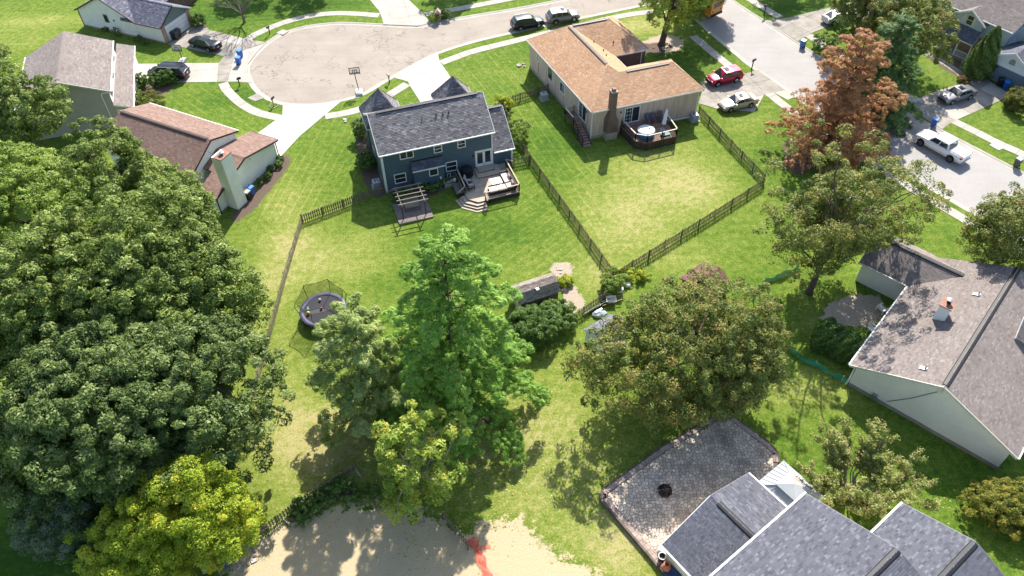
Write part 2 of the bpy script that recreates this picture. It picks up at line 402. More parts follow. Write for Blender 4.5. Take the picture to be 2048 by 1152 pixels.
LUSH_SHADE = [(470, 200, 5, 3, .3), (450, 30, 9, 4, .4), (620, 10, 9, 2, .5), (1060, 100, 4, 3, .15), (1040, 480, 5, 4, .25), (900, 470, 5, 3, .3), (760, 560, 3, 2, .2), (700, 300, 3, 5, .12), (1100, 300, 4, 6, .28), (1350, 110, 6, 3, .3), (1470, 640, 5, 6, .2), (1960, 700, 6, 5, .2), (1600, 900, 4, 3, .1), (1580, 20, 6, 2, .45), (60, 1120, 6, 3, .45), (1900, 560, 4, 3, .1), (660, 640, 4, 4, .1), (1950, 1000, 5, 5, .2), (1560, 320, 4, 5, .2), (880, 10, 4, 1, .3)]  # greener turf; top and lower-left patches also paint tree shade into it
STRAW = GP((470, 1110), (540, 1062), (596, 1040), (650, 1022), (700, 1010), (770, 1008), (860, 1030), (925, 1072), (950, 1068), (962, 1050), (1000, 1044), (1045, 1036), (1062, 1066), (1090, 1092), (1112, 1112), (1140, 1120), (1178, 1132), (1205, 1160), (1260, 1230), (420, 1230))
STRAW += []
SOIL = [GP((1102, 528), (1130, 524), (1148, 534), (1140, 552), (1120, 556), (1104, 548)), GP((1122, 572), (1142, 566), (1160, 590), (1172, 606), (1158, 622), (1136, 628), (1128, 604)),
 GP((1655, 610), (1700, 590), (1760, 590), (1775, 620), (1740, 655), (1680, 650), (1640, 640)), GP((1285, 82), (1330, 66), (1368, 80), (1362, 100), (1310, 106), (1276, 98))]
MULCH = [GP((545, 322), (566, 308), (582, 312), (578, 332), (548, 372), (508, 420), (472, 446), (458, 436), (494, 402), (520, 368)), GP((712, 268), (742, 256), (762, 300), (774, 388), (750, 396), (734, 372), (716, 330)),
 GP((776, 392), (790, 372), (880, 352), (900, 378), (850, 396), (790, 410)), GP((1940, 990), (1990, 960), (2060, 960), (2070, 1060), (2000, 1060), (1955, 1025)), GP((1565, 285), (1640, 270), (1660, 320), (1600, 352), (1568, 335)),
 GP((1850, 112), (1900, 108), (1960, 150), (1940, 165), (1890, 140)), GP((280, 175), (330, 160), (350, 178), (300, 200)), GP((840, 850), (900, 820), (990, 800), (1020, 830), (960, 860), (880, 875)),
 GP((590, 1020), (650, 985), (700, 965), (720, 985), (660, 1010), (600, 1042)), GP((1280, 88), (1332, 84), (1350, 96), (1330, 108), (1290, 106))]
MOW = [  # yards with visible mower lines: outline, strength, direction
 ([(370, 168), (432, 166), (448, 190), (480, 215), (510, 232), (540, 238), (505, 266), (330, 225)], 1.0, ((430, 180), (486, 216))),
 ([(655, 232), (725, 225), (720, 300), (770, 380), (605, 440), (490, 440), (560, 330)], .8, ((690, 240), (590, 420))),
 ([(890, 135), (1050, 85), (1055, 150), (1090, 175), (1005, 205), (930, 180)], 1.0, ((900, 140), (960, 215))),
 ([(1010, 215), (1095, 190), (1180, 290), (1230, 540), (1070, 320)], .9, ((1075, 225), (1165, 345))),
 ([(880, 440), (1040, 390), (1060, 330), (1215, 545), (1040, 560), (960, 520)], .8, ((1090, 400), (950, 500))),
 ([(1240, 545), (1520, 370), (1400, 240), (1190, 300)], .45, ((1480, 360), (1260, 500))),
 ([(1060, 700), (1180, 640), (1200, 980), (1000, 1030), (900, 860)], .45, ((1180, 640), (1000, 900))),
 ([(400, 20), (740, 0), (640, 26), (540, 52), (430, 55)], .7, ((450, 30), (700, 10))), ([(0, 0), (150, 10), (60, 95), (0, 110)], .6, ((0, 90), (150, 20)))]
def lawn_mesh():
    pts = []; st = 0.5; rr = random.Random(3); y = 14.0
    while y < 128:
        w = 34 + (y - 14) * 0.50; x = -w
        while x <= w: pts.append(Vector((x + rr.uniform(-.1, .1), y + rr.uniform(-.1, .1)))); x += st * (1 if y < 70 else 1.5)
        y += st * (1 if y < 70 else 1.5)
    out = [Vector((p.x, p.y)) for p in ROAD]
    P = np.array([(p.x, p.y) for p in pts]); O = np.array([(p.x, p.y) for p in out])
    keep = ~np_inside(P, out)
    # thin points that hug the kerb
    d = np.full(len(P), 9.0)
    for k in range(len(O)): d = np.minimum(d, np.hypot(P[:, 0] - O[k, 0], P[:, 1] - O[k, 1]))
    pts = [p for p, k, q in zip(pts, keep, d) if k and q > .15]
    far = [Vector((x, y)) for x in (-1500, -400, -150, 0, 150, 400, 1500) for y in (-600, -60, 200, 500, 1500)]
    n0 = len(out)
    v, e, f, _, _, _ = geometry.delaunay_2d_cdt(out + pts + far, [(i, (i + 1) % n0) for i in range(n0)], [], 0, 1e-5)
    va = np.array([(p.x, p.y) for p in v]); fa = np.array([t for t in f if len(t) == 3])
    c = va[fa].mean(axis=1); fa = fa[~np_inside(c, out)]
    me = bpy.data.meshes.new('lawn'); me.from_pydata([(x, y, 0.0) for x, y in va], [], fa.tolist())
    def soft(poly, w=0.7):
        a = np.array([(p.x, p.y) for p in poly]); ins = np_inside(va, a); dd = np.full(len(va), 99.0)
        for i in range(len(a)):
            p, q = a[i], a[(i + 1) % len(a)]; t = np.clip(((va - p) @ (q - p)) / max(1e-9, (q - p) @ (q - p)), 0, 1)
            dd = np.minimum(dd, np.hypot(*(va - p - t[:, None] * (q - p)).T))
        return np.clip(0.5 + np.where(ins, dd, -dd) / (2 * w), 0, 1)
    dry = np.full(len(va), 0.38)
    for sgn, lst in ((1, DRY), (-1, LUSH_SHADE)):
        for u, w, ru, rv, am in lst:
            g = G(u, w); q = ((va[:, 0] - g.x) / ru) ** 2 + ((va[:, 1] - g.y) / rv) ** 2
            dry += sgn * am * .85 * np.exp(-q)
    mow = np.zeros(len(va)); ph = np.zeros(len(va))
    for px, w_, d0 in MOW:
        sf = soft(GP(*px), .6); q0, q1 = G(*d0[0]), G(*d0[1]); dd_ = (q1 - q0).normalized(); sel = sf > mow; mow = np.where(sel, sf * w_, mow); ph = np.where(sel, va[:, 0] * -dd_.y + va[:, 1] * dd_.x, ph)
    A = {'mow': mow, 'phase': ph, 'dry': np.clip(dry, 0, 1), 'straw': soft(STRAW, 1.5), 'soil': np.max([soft(s, .5) for s in SOIL], axis=0), 'mulch': np.max([soft(s, .5) for s in MULCH], axis=0)}
    for k, arr in A.items():
        at = me.attributes.new(k, 'FLOAT', 'POINT'); at.data.foreach_set('value', arr.astype(np.float32))
    me.update(); o = link_mesh(me, 'lawn', None, lawn_mat()); o['kind'] = 'structure'
    return o
def lawn_mat():
    m, nt, b, _ = nodes_of('lawn_turf'); p = wpos(nt)
    at = lambda k: (lambda n: (setattr(n, 'attribute_name', k), n.outputs['Fac'])[1])(nt.nodes.new('ShaderNodeAttribute'))
    n1 = noise(nt, p, 0.28, 6, 0.65); n2 = noise(nt, p, 1.6, 6, 0.7); n3 = noise(nt, p, 5.5, 5, 0.78)
    # mowing direction drag: long thin noise
    mp = nt.nodes.new('ShaderNodeMapping'); mp.inputs['Rotation'].default_value = (0, 0, R(28)); mp.inputs['Scale'].default_value = (0.10, 1.6, 1); nt.links.new(p, mp.inputs[0])
    n4 = noise(nt, mp.outputs[0], 1.3, 3, 0.5)
    f = math_(nt, 'ADD', at('dry'), math_(nt, 'MULTIPLY', math_(nt, 'SUBTRACT', n1, 0.5), 0.55))
    f = math_(nt, 'ADD', f, math_(nt, 'MULTIPLY', math_(nt, 'SUBTRACT', n2, 0.5), 1.3))
    f = math_(nt, 'ADD', f, math_(nt, 'MULTIPLY', math_(nt, 'SUBTRACT', n3, 0.5), 1.45))
    f = math_(nt, 'ADD', f, math_(nt, 'MULTIPLY', math_(nt, 'SUBTRACT', n4, 0.5), 0.18), clamp=True)
    wv = math_(nt, 'SINE', math_(nt, 'ADD', math_(nt, 'MULTIPLY', at('phase'), 6.2832 / .95), math_(nt, 'MULTIPLY', n2, 3.5)))
    wv = math_(nt, 'MULTIPLY', math_(nt, 'POWER', math_(nt, 'MAXIMUM', wv, 0.0), 7.0), math_(nt, 'MULTIPLY', at('mow'), math_(nt, 'MULTIPLY', n1, .40)))
    f = math_(nt, 'ADD', f, wv, clamp=True)
    c = ramp(nt, f, [(0.0, (0.042, 0.098, 0.010)), (0.25, (0.082, 0.152, 0.015)), (0.5, (0.150, 0.204, 0.030)), (0.75, (0.235, 0.265, 0.06)), (1.0, (0.38, 0.335, 0.145))])
    c = mix(nt, 1.0, c, ramp(nt, noise(nt, p, 8.5, 5, .8), [(0.3, (.60,) * 3), (0.7, (1.38,) * 3)]), 'MULTIPLY')
    sharp = lambda a, k: math_(nt, 'MULTIPLY', math_(nt, 'SUBTRACT', math_(nt, 'ADD', a, math_(nt, 'ADD', math_(nt, 'MULTIPLY', math_(nt, 'SUBTRACT', n2, .5), 1.6), math_(nt, 'MULTIPLY', math_(nt, 'SUBTRACT', n3, .5), 0.9))), 0.5 - .5 / k), k, clamp=True)
    straw = ramp(nt, noise(nt, p, 13, 6, .8), [(0.3, (0.30, 0.21, 0.11)), (0.5, (0.52, 0.42, 0.26)), (0.72, (0.66, 0.56, 0.38))])
    c = mix(nt, sharp(at('straw'), 7.0), c, straw)
    soil = ramp(nt, noise(nt, p, 7, 6, .8), [(0.3, (0.27, 0.20, 0.13)), (0.6, (0.48, 0.40, 0.31)), (0.8, (0.62, 0.55, 0.46))])
    c = mix(nt, sharp(at('soil'), 6.0), c, soil)
    mulch = ramp(nt, noise(nt, p, 11, 6, .8), [(0.3, (0.06, 0.043, 0.032)), (0.6, (0.17, 0.125, 0.095)), (0.85, (0.34, 0.27, 0.215))])
    c = mix(nt, sharp(at('mulch'), 6.0), c, mulch)
    nt.links.new(c, b.inputs['Base Color']); b.inputs['Roughness'].default_value = 0.95; b.inputs['Specular IOR Level'].default_value = 0.12
    bump(nt, b, math_(nt, 'ADD', noise(nt, p, 16, 4, .8), math_(nt, 'MULTIPLY', n2, .6)), 0.8, 0.09)
    return m
lawn_mesh()

# pavements: slabs one by one on a bed
def clip_half(poly, p, n):
    out = []
    for i in range(len(poly)):
        a, b = poly[i], poly[(i + 1) % len(poly)]
        da = (a[0] - p[0]) * n[0] + (a[1] - p[1]) * n[1]; db = (b[0] - p[0]) * n[0] + (b[1] - p[1]) * n[1]
        if da <= 0: out.append(a)
        if (da < 0) != (db < 0) and abs(da - db) > 1e-12: t = da / (da - db); out.append((a[0] + (b[0] - a[0]) * t, a[1] + (b[1] - a[1]) * t))
    return out
def area(p): return 0.5 * abs(sum(p[i][0] * p[(i + 1) % len(p)][1] - p[(i + 1) % len(p)][0] * p[i][1] for i in range(len(p))))
def pavement(name, pts, width=1.22, z=0.03, mat=CONC):
    root = setting(name, (pts[0].x, pts[0].y, 0)); sp_ = spline(pts, 10); L_ = sum((b - a).length for a, b in zip(sp_, sp_[1:])); rs = resample(sp_, L_ / max(1, round(L_ / 1.5)) * .9999)
    L = offset2(rs, width / 2); Rr = offset2(rs, -width / 2); bed = MB()
    for i in range(len(rs) - 1):
        bed.poly((L[i].x, L[i].y, z - .018), (Rr[i].x, Rr[i].y, z - .018), (Rr[i + 1].x, Rr[i + 1].y, z - .018), (L[i + 1].x, L[i + 1].y, z - .018))
        t = 0.018; a0, a1 = L[i].lerp(L[i + 1], t), L[i].lerp(L[i + 1], 1 - t); b0, b1 = Rr[i].lerp(Rr[i + 1], t), Rr[i].lerp(Rr[i + 1], 1 - t)
        dz = random.uniform(-.004, .006)
        MB().prism([a0, b0, b1, a1], z - .06, z + dz, bottom=False).build('slab', mat, root)
    bed.build('bed', CONC_OLD, root)
def driveway(name, px, az, cell=3.0, mat=CONC, z=0.035, jw=0.02, parent_name=None):
    poly = [(G(u, v).x, G(u, v).y) for u, v in px]; c0 = poly[0]
    root = setting(name, (c0[0], c0[1], 0))
    MB().prism([(x, y) for x, y in poly], -0.13, z - .018, bottom=False).build('bed', CONC_OLD, root)
    u = (math.cos(R(az)), math.sin(R(az))); w = (-u[1], u[0])
    S = [((x - c0[0]) * u[0] + (y - c0[1]) * u[1], (x - c0[0]) * w[0] + (y - c0[1]) * w[1]) for x, y in poly]
    s0, s1 = min(s for s, _ in S), max(s for s, _ in S); t0, t1 = min(t for _, t in S), max(t for _, t in S)
    ns = max(1, round((s1 - s0) / cell)); nt_ = max(1, round((t1 - t0) / cell)); k = 0
    for i in range(ns):
        for j in range(nt_):
            q = S
            q = clip_half(q, (s0 + (s1 - s0) * i / ns + jw, 0), (-1, 0)); q = clip_half(q, (s0 + (s1 - s0) * (i + 1) / ns - jw, 0), (1, 0)) if q else q
            q = clip_half(q, (0, t0 + (t1 - t0) * j / nt_ + jw), (0, -1)) if q else q; q = clip_half(q, (0, t0 + (t1 - t0) * (j + 1) / nt_ - jw), (0, 1)) if q else q
            if len(q) < 3 or area(q) < .15: continue
            pts = [(c0[0] + s * u[0] + t * w[0], c0[1] + s * u[1] + t * w[1]) for s, t in q]
            MB().prism(pts, z - .03, z + random.uniform(-.004, .005), bottom=False).build('slab', mat[k % len(mat)] if isinstance(mat, list) else mat, root); k += 1
    return root
pavement('pavement', GP((1386, 72), (1419, 100), (1462, 135), (1476, 147)))
pavement('pavement', GP((1528, 181), (1546, 193), (1571, 213), (1660, 275), (1757, 335), (1820, 375), (1945, 448), (2048, 510), (2120, 552)))
pavement('pavement', GP((1330, 22), (1254, 30), (1133, 57), (1095, 66), (997, 90), (942, 104), (882, 126)))
pavement('pavement', GP((814, 168), (777, 191), (728, 216), (687, 227), (650, 233)))
pavement('pavement', GP((560, 236), (540, 232), (509, 223), (479, 205), (452, 178), (446, 166)))
pavement('pavement', GP((494, 80), (501, 74), (537, 57), (578, 42), (632, 30), (687, 26.5), (758, 31)))
pavement('pavement', GP((851, 29), (900, 20.5), (960, 9.6), (1080, -14)))
pavement('pavement', GP((1440, -40), (1505, 2), (1560, 35)))
pavement('pavement', GP((1616, 70), (1640, 86), (1745, 152), (1840, 208)))
pavement('pavement', GP((1905, 241), (1952, 264), (1997, 287), (2043, 307), (2120, 345)))
pavement('pavement', GP((1840, 100), (1871, 116), (1918, 145), (1930, 158)), 1.1, 0.03, CONC_OLD)
driveway('driveway', [(876, 108), (879, 123), (885, 131), (900, 153), (925, 185), (960, 190), (905, 225), (852, 224), (837, 198), (820, 172), (816, 163), (789, 156), (832, 131)], 30, 3.2, M('driveway_concrete', (0.45, 0.415, 0.36), 0.82, .07, .4, piece=.05, bmp=.1, bscale=30, fine=.05))
driveway('driveway', [(566, 208), (600, 210), (640, 209), (681, 204), (652, 228), (600, 272), (553, 322), (545, 300), (505, 276), (512, 269), (565, 231)], 60, 4.5, CONC_NEW)
driveway('driveway', [(273, 128), (437, 126), (435, 164), (364, 165), (300, 162), (268, 154)], 10, 3.2, [CONC, CONC, CONC, CONC_NEW])
driveway('driveway', [(336, 88), (383, 55), (404, 42), (418, 60), (495, 79), (533, 85), (448, 113)], -24, 3.0, [CONC_OLD, CONC_OLD, CONC])
driveway('pavement_apron', [(437, 126.5), (448, 113.5), (532, 86), (515, 103), (496, 128), (495, 148), (503, 166), (470, 163.5), (436, 164)], 95, 2.2, [CONC, CONC, CONC_OLD])
driveway('driveway', [(728, -14), (803, -14), (848, 29), (861, 46), (834, 52), (767, 49), (764, 36), (758, 22)], 104, 3.0, CONC)
driveway('driveway', [(1515, 140), (1590, 194), (1575, 200), (1549, 186), (1528, 190), (1509, 224), (1435, 218), (1397, 207), (1405, 182), (1400, 164), (1480, 150), (1490, 148)], 20, 3.0, [CONC, CONC_OLD, CONC_OLD])
driveway('driveway', [(1530, 41), (1575, 36), (1653, 17), (1715, 2), (1760, 30), (1673, 48), (1628, 64), (1595, 83)], 35, 3.0, CONC_OLD)
driveway('driveway', [(1832, 226), (1812, 212), (1842, 194), (1912, 170), (1962, 152), (2016, 186), (2006, 199), (1918, 238), (1897, 249), (1884, 259)], 33, 3.0, [CONC_OLD, CONC_OLD, CONC])
driveway('pavement_slab', [(1822, 200), (1834, 194), (1842, 199), (1830, 206)], 33, 3.0, CONC_NEW)
driveway('pavement_slab', [(1978, 290), (1992, 284), (2012, 295), (1997, 301)], -57, 3.0, CONC_NEW, z=0.05)
driveway('storm_drain_slab', [(552, 66), (566, 59), (577, 63), (566, 70)], 60, 3.0, CONC)
driveway('storm_drain_slab', [(495, 196), (515, 187), (530, 196), (510, 203)], -35, 3.0, [CONC_OLD, CONC])

# stone patio of the near house, raised on a low wall
PATIO_Z = 0.34
patio_px = [(1201, 994), (1203, 985), (1209, 978), (1275, 931), (1324, 895), (1425, 836), (1445, 829), (1462, 831), (1540, 889), (1556, 908), (1557, 925), (1530, 985), (1430, 1090), (1338, 1150), (1322, 1140), (1312, 1124)]
PAT = [G(u, v, PATIO_Z) for u, v in patio_px]
STONE_A = M('patio_stone', (0.58, 0.475, 0.375), 0.85, 0.3, 0.5, piece=0.30, bmp=.4, bscale=18, fine=.15)
GROUT = M('patio_grout', (0.13, 0.108, 0.09), 0.95, 0.2)
EDGE_BRICK = M('purple_edge_paver', (0.36, 0.275, 0.235), 0.85, 0.2, 1.5, piece=.25, bmp=.3)
WALLST = M('wall_block', (0.145, 0.115, 0.09), 0.9, 0.25, 2.0, piece=.25, bmp=.4)
def make_patio():
    root = setting('patio', (PAT[0].x, PAT[0].y, 0))
    MB().prism(PAT, 0.0, PATIO_Z - .028, bottom=False).build('bed', GROUT, root)
    poly = [(p.x, p.y) for p in PAT]; A = np.array(poly)
    # wall blocks and edge pavers round the open sides
    edge = resample([p.copy() for p in PAT[10::-1]] + [PAT[15].copy(), PAT[14].copy()], 0.42)
    for i in range(len(edge) - 1):
        a, b = edge[i], edge[i + 1]
        if (b - a).length > .6: continue
        d = (b - a).normalized(); n = Vector((-d.y, d.x, 0)); m = (a + b) / 2
        if inside(m + n * .2, poly): n = -n
        MB().obox(m + n * .075 + V(0, 0, -PATIO_Z / 2 + .016), d * .203, n * .06, V(0, 0, PATIO_Z / 2 + .014)).build('wall_block', WALLST, root)
        for k, off in enumerate((.10, .29)):
            MB().obox(m - n * off + V(0, 0, .004), d * .2, n * .093, V(0, 0, .03)).build('edge_paver', EDGE_BRICK, root)
    st = 0.27; rr = random.Random(5); x0, y0 = A.min(0); x1, y1 = A.max(0); S = []
    ii = int((x1 - x0) / st) + 1; jj = int((y1 - y0) / st) + 1; site = {}
    for i in range(-1, ii + 1):
        for j in range(-1, jj + 1): site[i, j] = (x0 + (i + .5 + rr.uniform(-.38, .38)) * st, y0 + (j + .5 + rr.uniform(-.38, .38)) * st)
    cells = []
    E_ = [(p.x, p.y) for p in PAT]; CCW = sum(E_[k][0] * E_[(k + 1) % len(E_)][1] - E_[(k + 1) % len(E_)][0] * E_[k][1] for k in range(len(E_)))
    for (i, j), c in site.items():
        if not inside(c, poly): continue
        q = [(c[0] - 1, c[1] - 1), (c[0] + 1, c[1] - 1), (c[0] + 1, c[1] + 1), (c[0] - 1, c[1] + 1)]
        for di in range(-2, 3):
            for dj in range(-2, 3):
                o = site.get((i + di, j + dj))
                if o is None or (di == 0 and dj == 0): continue
                n = (o[0] - c[0], o[1] - c[1]); L = math.hypot(*n); n = (n[0] / L, n[1] / L)
                q = clip_half(q, ((c[0] + o[0]) / 2 - n[0] * .016, (c[1] + o[1]) / 2 - n[1] * .016), n)
                if len(q) < 3: break
            if len(q) < 3: break
        # keep clear of the edge pavers
        dmin = min(geometry.intersect_point_line(Vector((c[0], c[1], 0)), Vector((*E_[k], 0)), Vector((*E_[(k + 1) % len(E_)], 0)))[0].to_2d().__sub__(Vector(c)).length for k in range(len(E_)))
        if len(q) >= 3 and dmin < .9:
            for k in list(range(0, 10)) + [15]:
                a, b = E_[k], E_[(k + 1) % len(E_)]; L = math.hypot(b[0] - a[0], b[1] - a[1]); nn = ((b[1] - a[1]) / L, -(b[0] - a[0]) / L)
                if CCW < 0: nn = (-nn[0], -nn[1])
                q = clip_half(q, (a[0] - nn[0] * .42, a[1] - nn[1] * .42), nn)
                if len(q) < 3: break
        if len(q) >= 3 and area(q) > .01: cells.append((q, c))
    ref = G(1330, 985, .3); cells.sort(key=lambda t: (Vector(t[1]) - ref.to_2d()).length); rest = MB()
    for k, (q, c) in enumerate(cells):
        z = PATIO_Z + rr.uniform(-.008, .008)
        if k < 300: MB().prism(q, PATIO_Z - .03, z, bottom=False).build('stone', STONE_A, root)
        else: rest.prism(q, PATIO_Z - .03, z, bottom=False)
    o = rest.build('stones', STONE_A, root); o['kind'] = 'stuff'
make_patio()

# ------------------------------------------------------------------ house kit
Z3 = Vector((0, 0, 1))
def tri_tab(w, h, th):
    "one shingle as (verts, faces) in (s, t, n): a wedge, thick at its lower edge"
    return [(0, 0, 0), (w, 0, 0), (0, 0, th), (w, 0, th), (0, h, .003), (w, h, .003)], [(2, 3, 5, 4), (0, 1, 3, 2), (0, 2, 4), (1, 5, 3)]
TAB = {}
def tab_mesh(w, h, th, mat):
    k = (round(w, 2), round(h, 2), mat.name)
    if k not in TAB:
        v, f = tri_tab(*k[:2], th); me = bpy.data.meshes.new('shingle'); me.from_pydata(v, [], f); me.materials.append(mat); TAB[k] = me
    return TAB[k]
def roof_slope(parent, pts, mat, deck, tw=0.36, th=0.16, thick=0.12, singles=0, near=None, seed=1):
    pts = [Vector(p) for p in pts]
    n = Vector((0, 0, 0))
    for i in range(len(pts)): n += (pts[i] - pts[0]).cross(pts[(i + 1) % len(pts)] - pts[0])
    n.normalize()
    if n.z < 0: n = -n; pts.reverse()
    s = Z3.cross(n).normalized(); t = n.cross(s).normalized(); o = pts[0]
    q = [((p - o).dot(s), (p - o).dot(t)) for p in pts]
    sl = MB().slab([p - n * .004 for p in pts], -n * thick).build('roof_slope', deck, parent)
    t0 = min(b for _, b in q); t1 = max(b for _, b in q); rr = random.Random(seed); tabs = []; y = t0; row = 0
    while y < t1 - 0.02:
        ym = min(y + th * .5, t1 - .005); xs = []
        for i in range(len(q)):
            a, b = q[i], q[(i + 1) % len(q)]
            if (a[1] <= ym) != (b[1] <= ym): xs.append(a[0] + (b[0] - a[0]) * (ym - a[1]) / (b[1] - a[1]))
        xs.sort()
        for x0, x1 in zip(xs[::2], xs[1::2]):
            x = x0 - rr.random() * tw * .6
            while x < x1:
                w = tw * rr.choice((.6, .8, 1.0, 1.0, 1.25)); a = max(x, x0); b = min(x + w, x1)
                if b - a > .03: tabs.append((a, y, b - a - .006, min(th * 1.12, t1 - y)))
                x += w
        y += th; row += 1
    Mx = Matrix((s, t, n)).transposed()
    if singles and near is not None:
        tabs.sort(key=lambda k: (o + s * k[0] + t * k[1] - near).length)
    org = ORG[parent.name]; verts = []; faces = []
    for k, (a, y, w, h) in enumerate(tabs):
        p = o + s * a + t * y + n * rr.uniform(0, .004)
        if k < singles:
            ob = bpy.data.objects.new('shingle', tab_mesh(w, h, .024, mat)); COL.objects.link(ob); ob.parent = sl
            ob.matrix_local = Matrix.Translation(p - org) @ Mx.to_4x4(); continue
        v, f = tri_tab(w, h, .022); base = len(verts)
        verts += [tuple(p - org + s * c[0] + t * c[1] + n * c[2]) for c in v]; faces += [tuple(i + base for i in g) for g in f]
    if verts:
        me = bpy.data.meshes.new('shingles'); me.from_pydata(verts, [], faces); me.update(); ob = link_mesh(me, 'shingles', sl, mat); ob['kind'] = 'stuff'
    return sl
def ridge(parent, a, b, mat, w=0.17, name='ridge_cap', vent=None):
    "overlapping cap shingles along a ridge or hip"
    a = Vector(a); b = Vector(b); d = (b - a); L = d.length; d.normalize(); x = d.cross(Z3).normalized(); mb = MB(); k = max(1, int(L / .28))
    if vent:
        vt = MB()
        for sgn in (-1, 1): vt.poly(a + x * sgn * .26 - Z3 * .05, b + x * sgn * .26 - Z3 * .05, b + x * sgn * .21 + Z3 * .015, a + x * sgn * .21 + Z3 * .015)
        vt.poly(a - x * .21 + Z3 * .015, b - x * .21 + Z3 * .015, b + Z3 * .05, a + Z3 * .05); vt.poly(a + x * .21 + Z3 * .015, a + Z3 * .05, b + Z3 * .05, b + x * .21 + Z3 * .015)
        vt.build('ridge_vent', vent, parent)
    up = .055 if vent else .035
    for i in range(k):
        p = a + d * (L * i / k); q = a + d * (L * (i + 1) / k - .01); lift = Z3 * (up + .012)
        for sgn in (-1, 1): mb.poly(p + lift, q + lift - Z3 * .01, q + x * sgn * w + Z3 * (up - w * .42), p + x * sgn * w + Z3 * (up - w * .42 + .012))
    mb.build(name, mat, parent)
def gutter(parent, a, b, mat=None, size=.11, name='gutter', drop=.08):
    a = Vector(a); b = Vector(b); MB().bar(a - Z3 * drop, b - Z3 * drop, size, size * 1.15).build(name, mat or WHITE, parent)
def rake(parent, a, b, mat=None, w=.05, h=.2, name='rake_board'):
    a = Vector(a); b = Vector(b); MB().bar(a - Z3 * .09, b - Z3 * .09, w, h).build(name, mat or WHITE, parent)
def wall(parent, pts, mat, name='wall'): return MB().poly(*pts).build(name, mat, parent)
def box_walls(parent, fr, a0, a1, b0, b1, z1, mat, z0=0.0, sides='nsew'):
    P = fr.p
    if 's' in sides: wall(parent, [P(a0, b0, z0), P(a1, b0, z0), P(a1, b0, z1), P(a0, b0, z1)], mat)
    if 'n' in sides: wall(parent, [P(a1, b1, z0), P(a0, b1, z0), P(a0, b1, z1), P(a1, b1, z1)], mat)
    if 'w' in sides: wall(parent, [P(a0, b1, z0), P(a0, b0, z0), P(a0, b0, z1), P(a0, b1, z1)], mat)
    if 'e' in sides: wall(parent, [P(a1, b0, z0), P(a1, b1, z0), P(a1, b1, z1), P(a1, b0, z1)], mat)
def window(parent, p, d, n, w, h, style='sash', fm=None, fw=.09, name='window', proud=.05):
    """p: lower left corner on the wall, d: unit along the wall, n: unit outward"""
    p = Vector(p); d = Vector(d).normalized(); n = Vector(n).normalized(); fm = fm or WHITE
    root = MB().slab([p + d * fw * .6 + n * .012 + Z3 * fw * .6, p + d * (w - fw * .6) + n * .012 + Z3 * fw * .6, p + d * (w - fw * .6) + n * .012 + Z3 * (h - fw * .6), p + d * fw * .6 + n * .012 + Z3 * (h - fw * .6)], n * .006).build(name, GLASS, parent)
    f = MB(); yy = n * proud / 2
    f.obox(p + d * fw / 2 + Z3 * h / 2 + yy, d * fw / 2, yy, Z3 * h / 2); f.obox(p + d * (w - fw / 2) + Z3 * h / 2 + yy, d * fw / 2, yy, Z3 * h / 2)
    f.obox(p + d * w / 2 + Z3 * (h - fw / 2) + yy, d * (w / 2 - fw), yy, Z3 * fw / 2); f.obox(p + d * w / 2 + Z3 * fw / 2 + yy * 1.3, d * (w / 2 - fw), yy * 1.3, Z3 * fw / 2)
    f.build('frame', fm, root)
    m = MB()
    if style == 'sash': m.obox(p + d * w / 2 + Z3 * h / 2 + n * .022, d * (w / 2 - fw), n * .012, Z3 * .03)
    if style in ('slide', 'door'): m.obox(p + d * w / 2 + Z3 * h / 2 + n * .022, d * .035, n * .014, Z3 * (h / 2 - fw))
    if style == 'door':
        for k in (1, 2, 3): m.obox(p + d * w * .27 + Z3 * h * k / 4 + n * .02, d * w * .2, n * .006, Z3 * .014)
        for k in (.17, .37): m.obox(p + d * w * k + Z3 * h / 2 + n * .02, d * .012, n * .006, Z3 * (h / 2 - fw))
    if style == 'french':
        m.obox(p + d * w / 2 + Z3 * h / 2 + n * .03, d * .13, n * .02, Z3 * (h / 2 - fw)); m.obox(p + d * w / 2 + Z3 * .22 + n * .03, d * (w / 2 - fw), n * .02, Z3 * .13)
        for k in (-1, 1): m.obox(p + d * (w / 2 + k * (w / 2 - fw - .05)) + Z3 * h / 2 + n * .03, d * .055, n * .02, Z3 * (h / 2 - fw))
        m.obox(p + d * w / 2 + Z3 * (h - fw - .07) + n * .03, d * (w / 2 - fw), n * .02, Z3 * .07)
    if m.v: m.build('sash_bar', fm, root)
    return root
def pipe_vent(parent, p, h=.35, r=.05, mat=None):
    p = Vector(p); MB().lathe(p - Z3 * .15, [(r, 0), (r, h + .15), (r * .75, h + .15), (r * .75, h)], 10).build('vent_pipe', mat or BLACK, parent)
def downspout(parent, p, z1, mat=None, n=(0, -1, 0)):
    p = Vector(p); MB().obox((p.x, p.y, z1 / 2 + .02), (.045, 0, 0), (0, .045, 0), (0, 0, z1 / 2)).build('downspout', mat or WHITE, parent)
def lamp_box(parent, p, n, name='wall_lamp', mat=None, s=.1):
    p = Vector(p); n = Vector(n); MB().obox(p + n * .06, n * .06, n.cross(Z3) * s * .6, Z3 * s).build(name, mat or BLACK, parent)

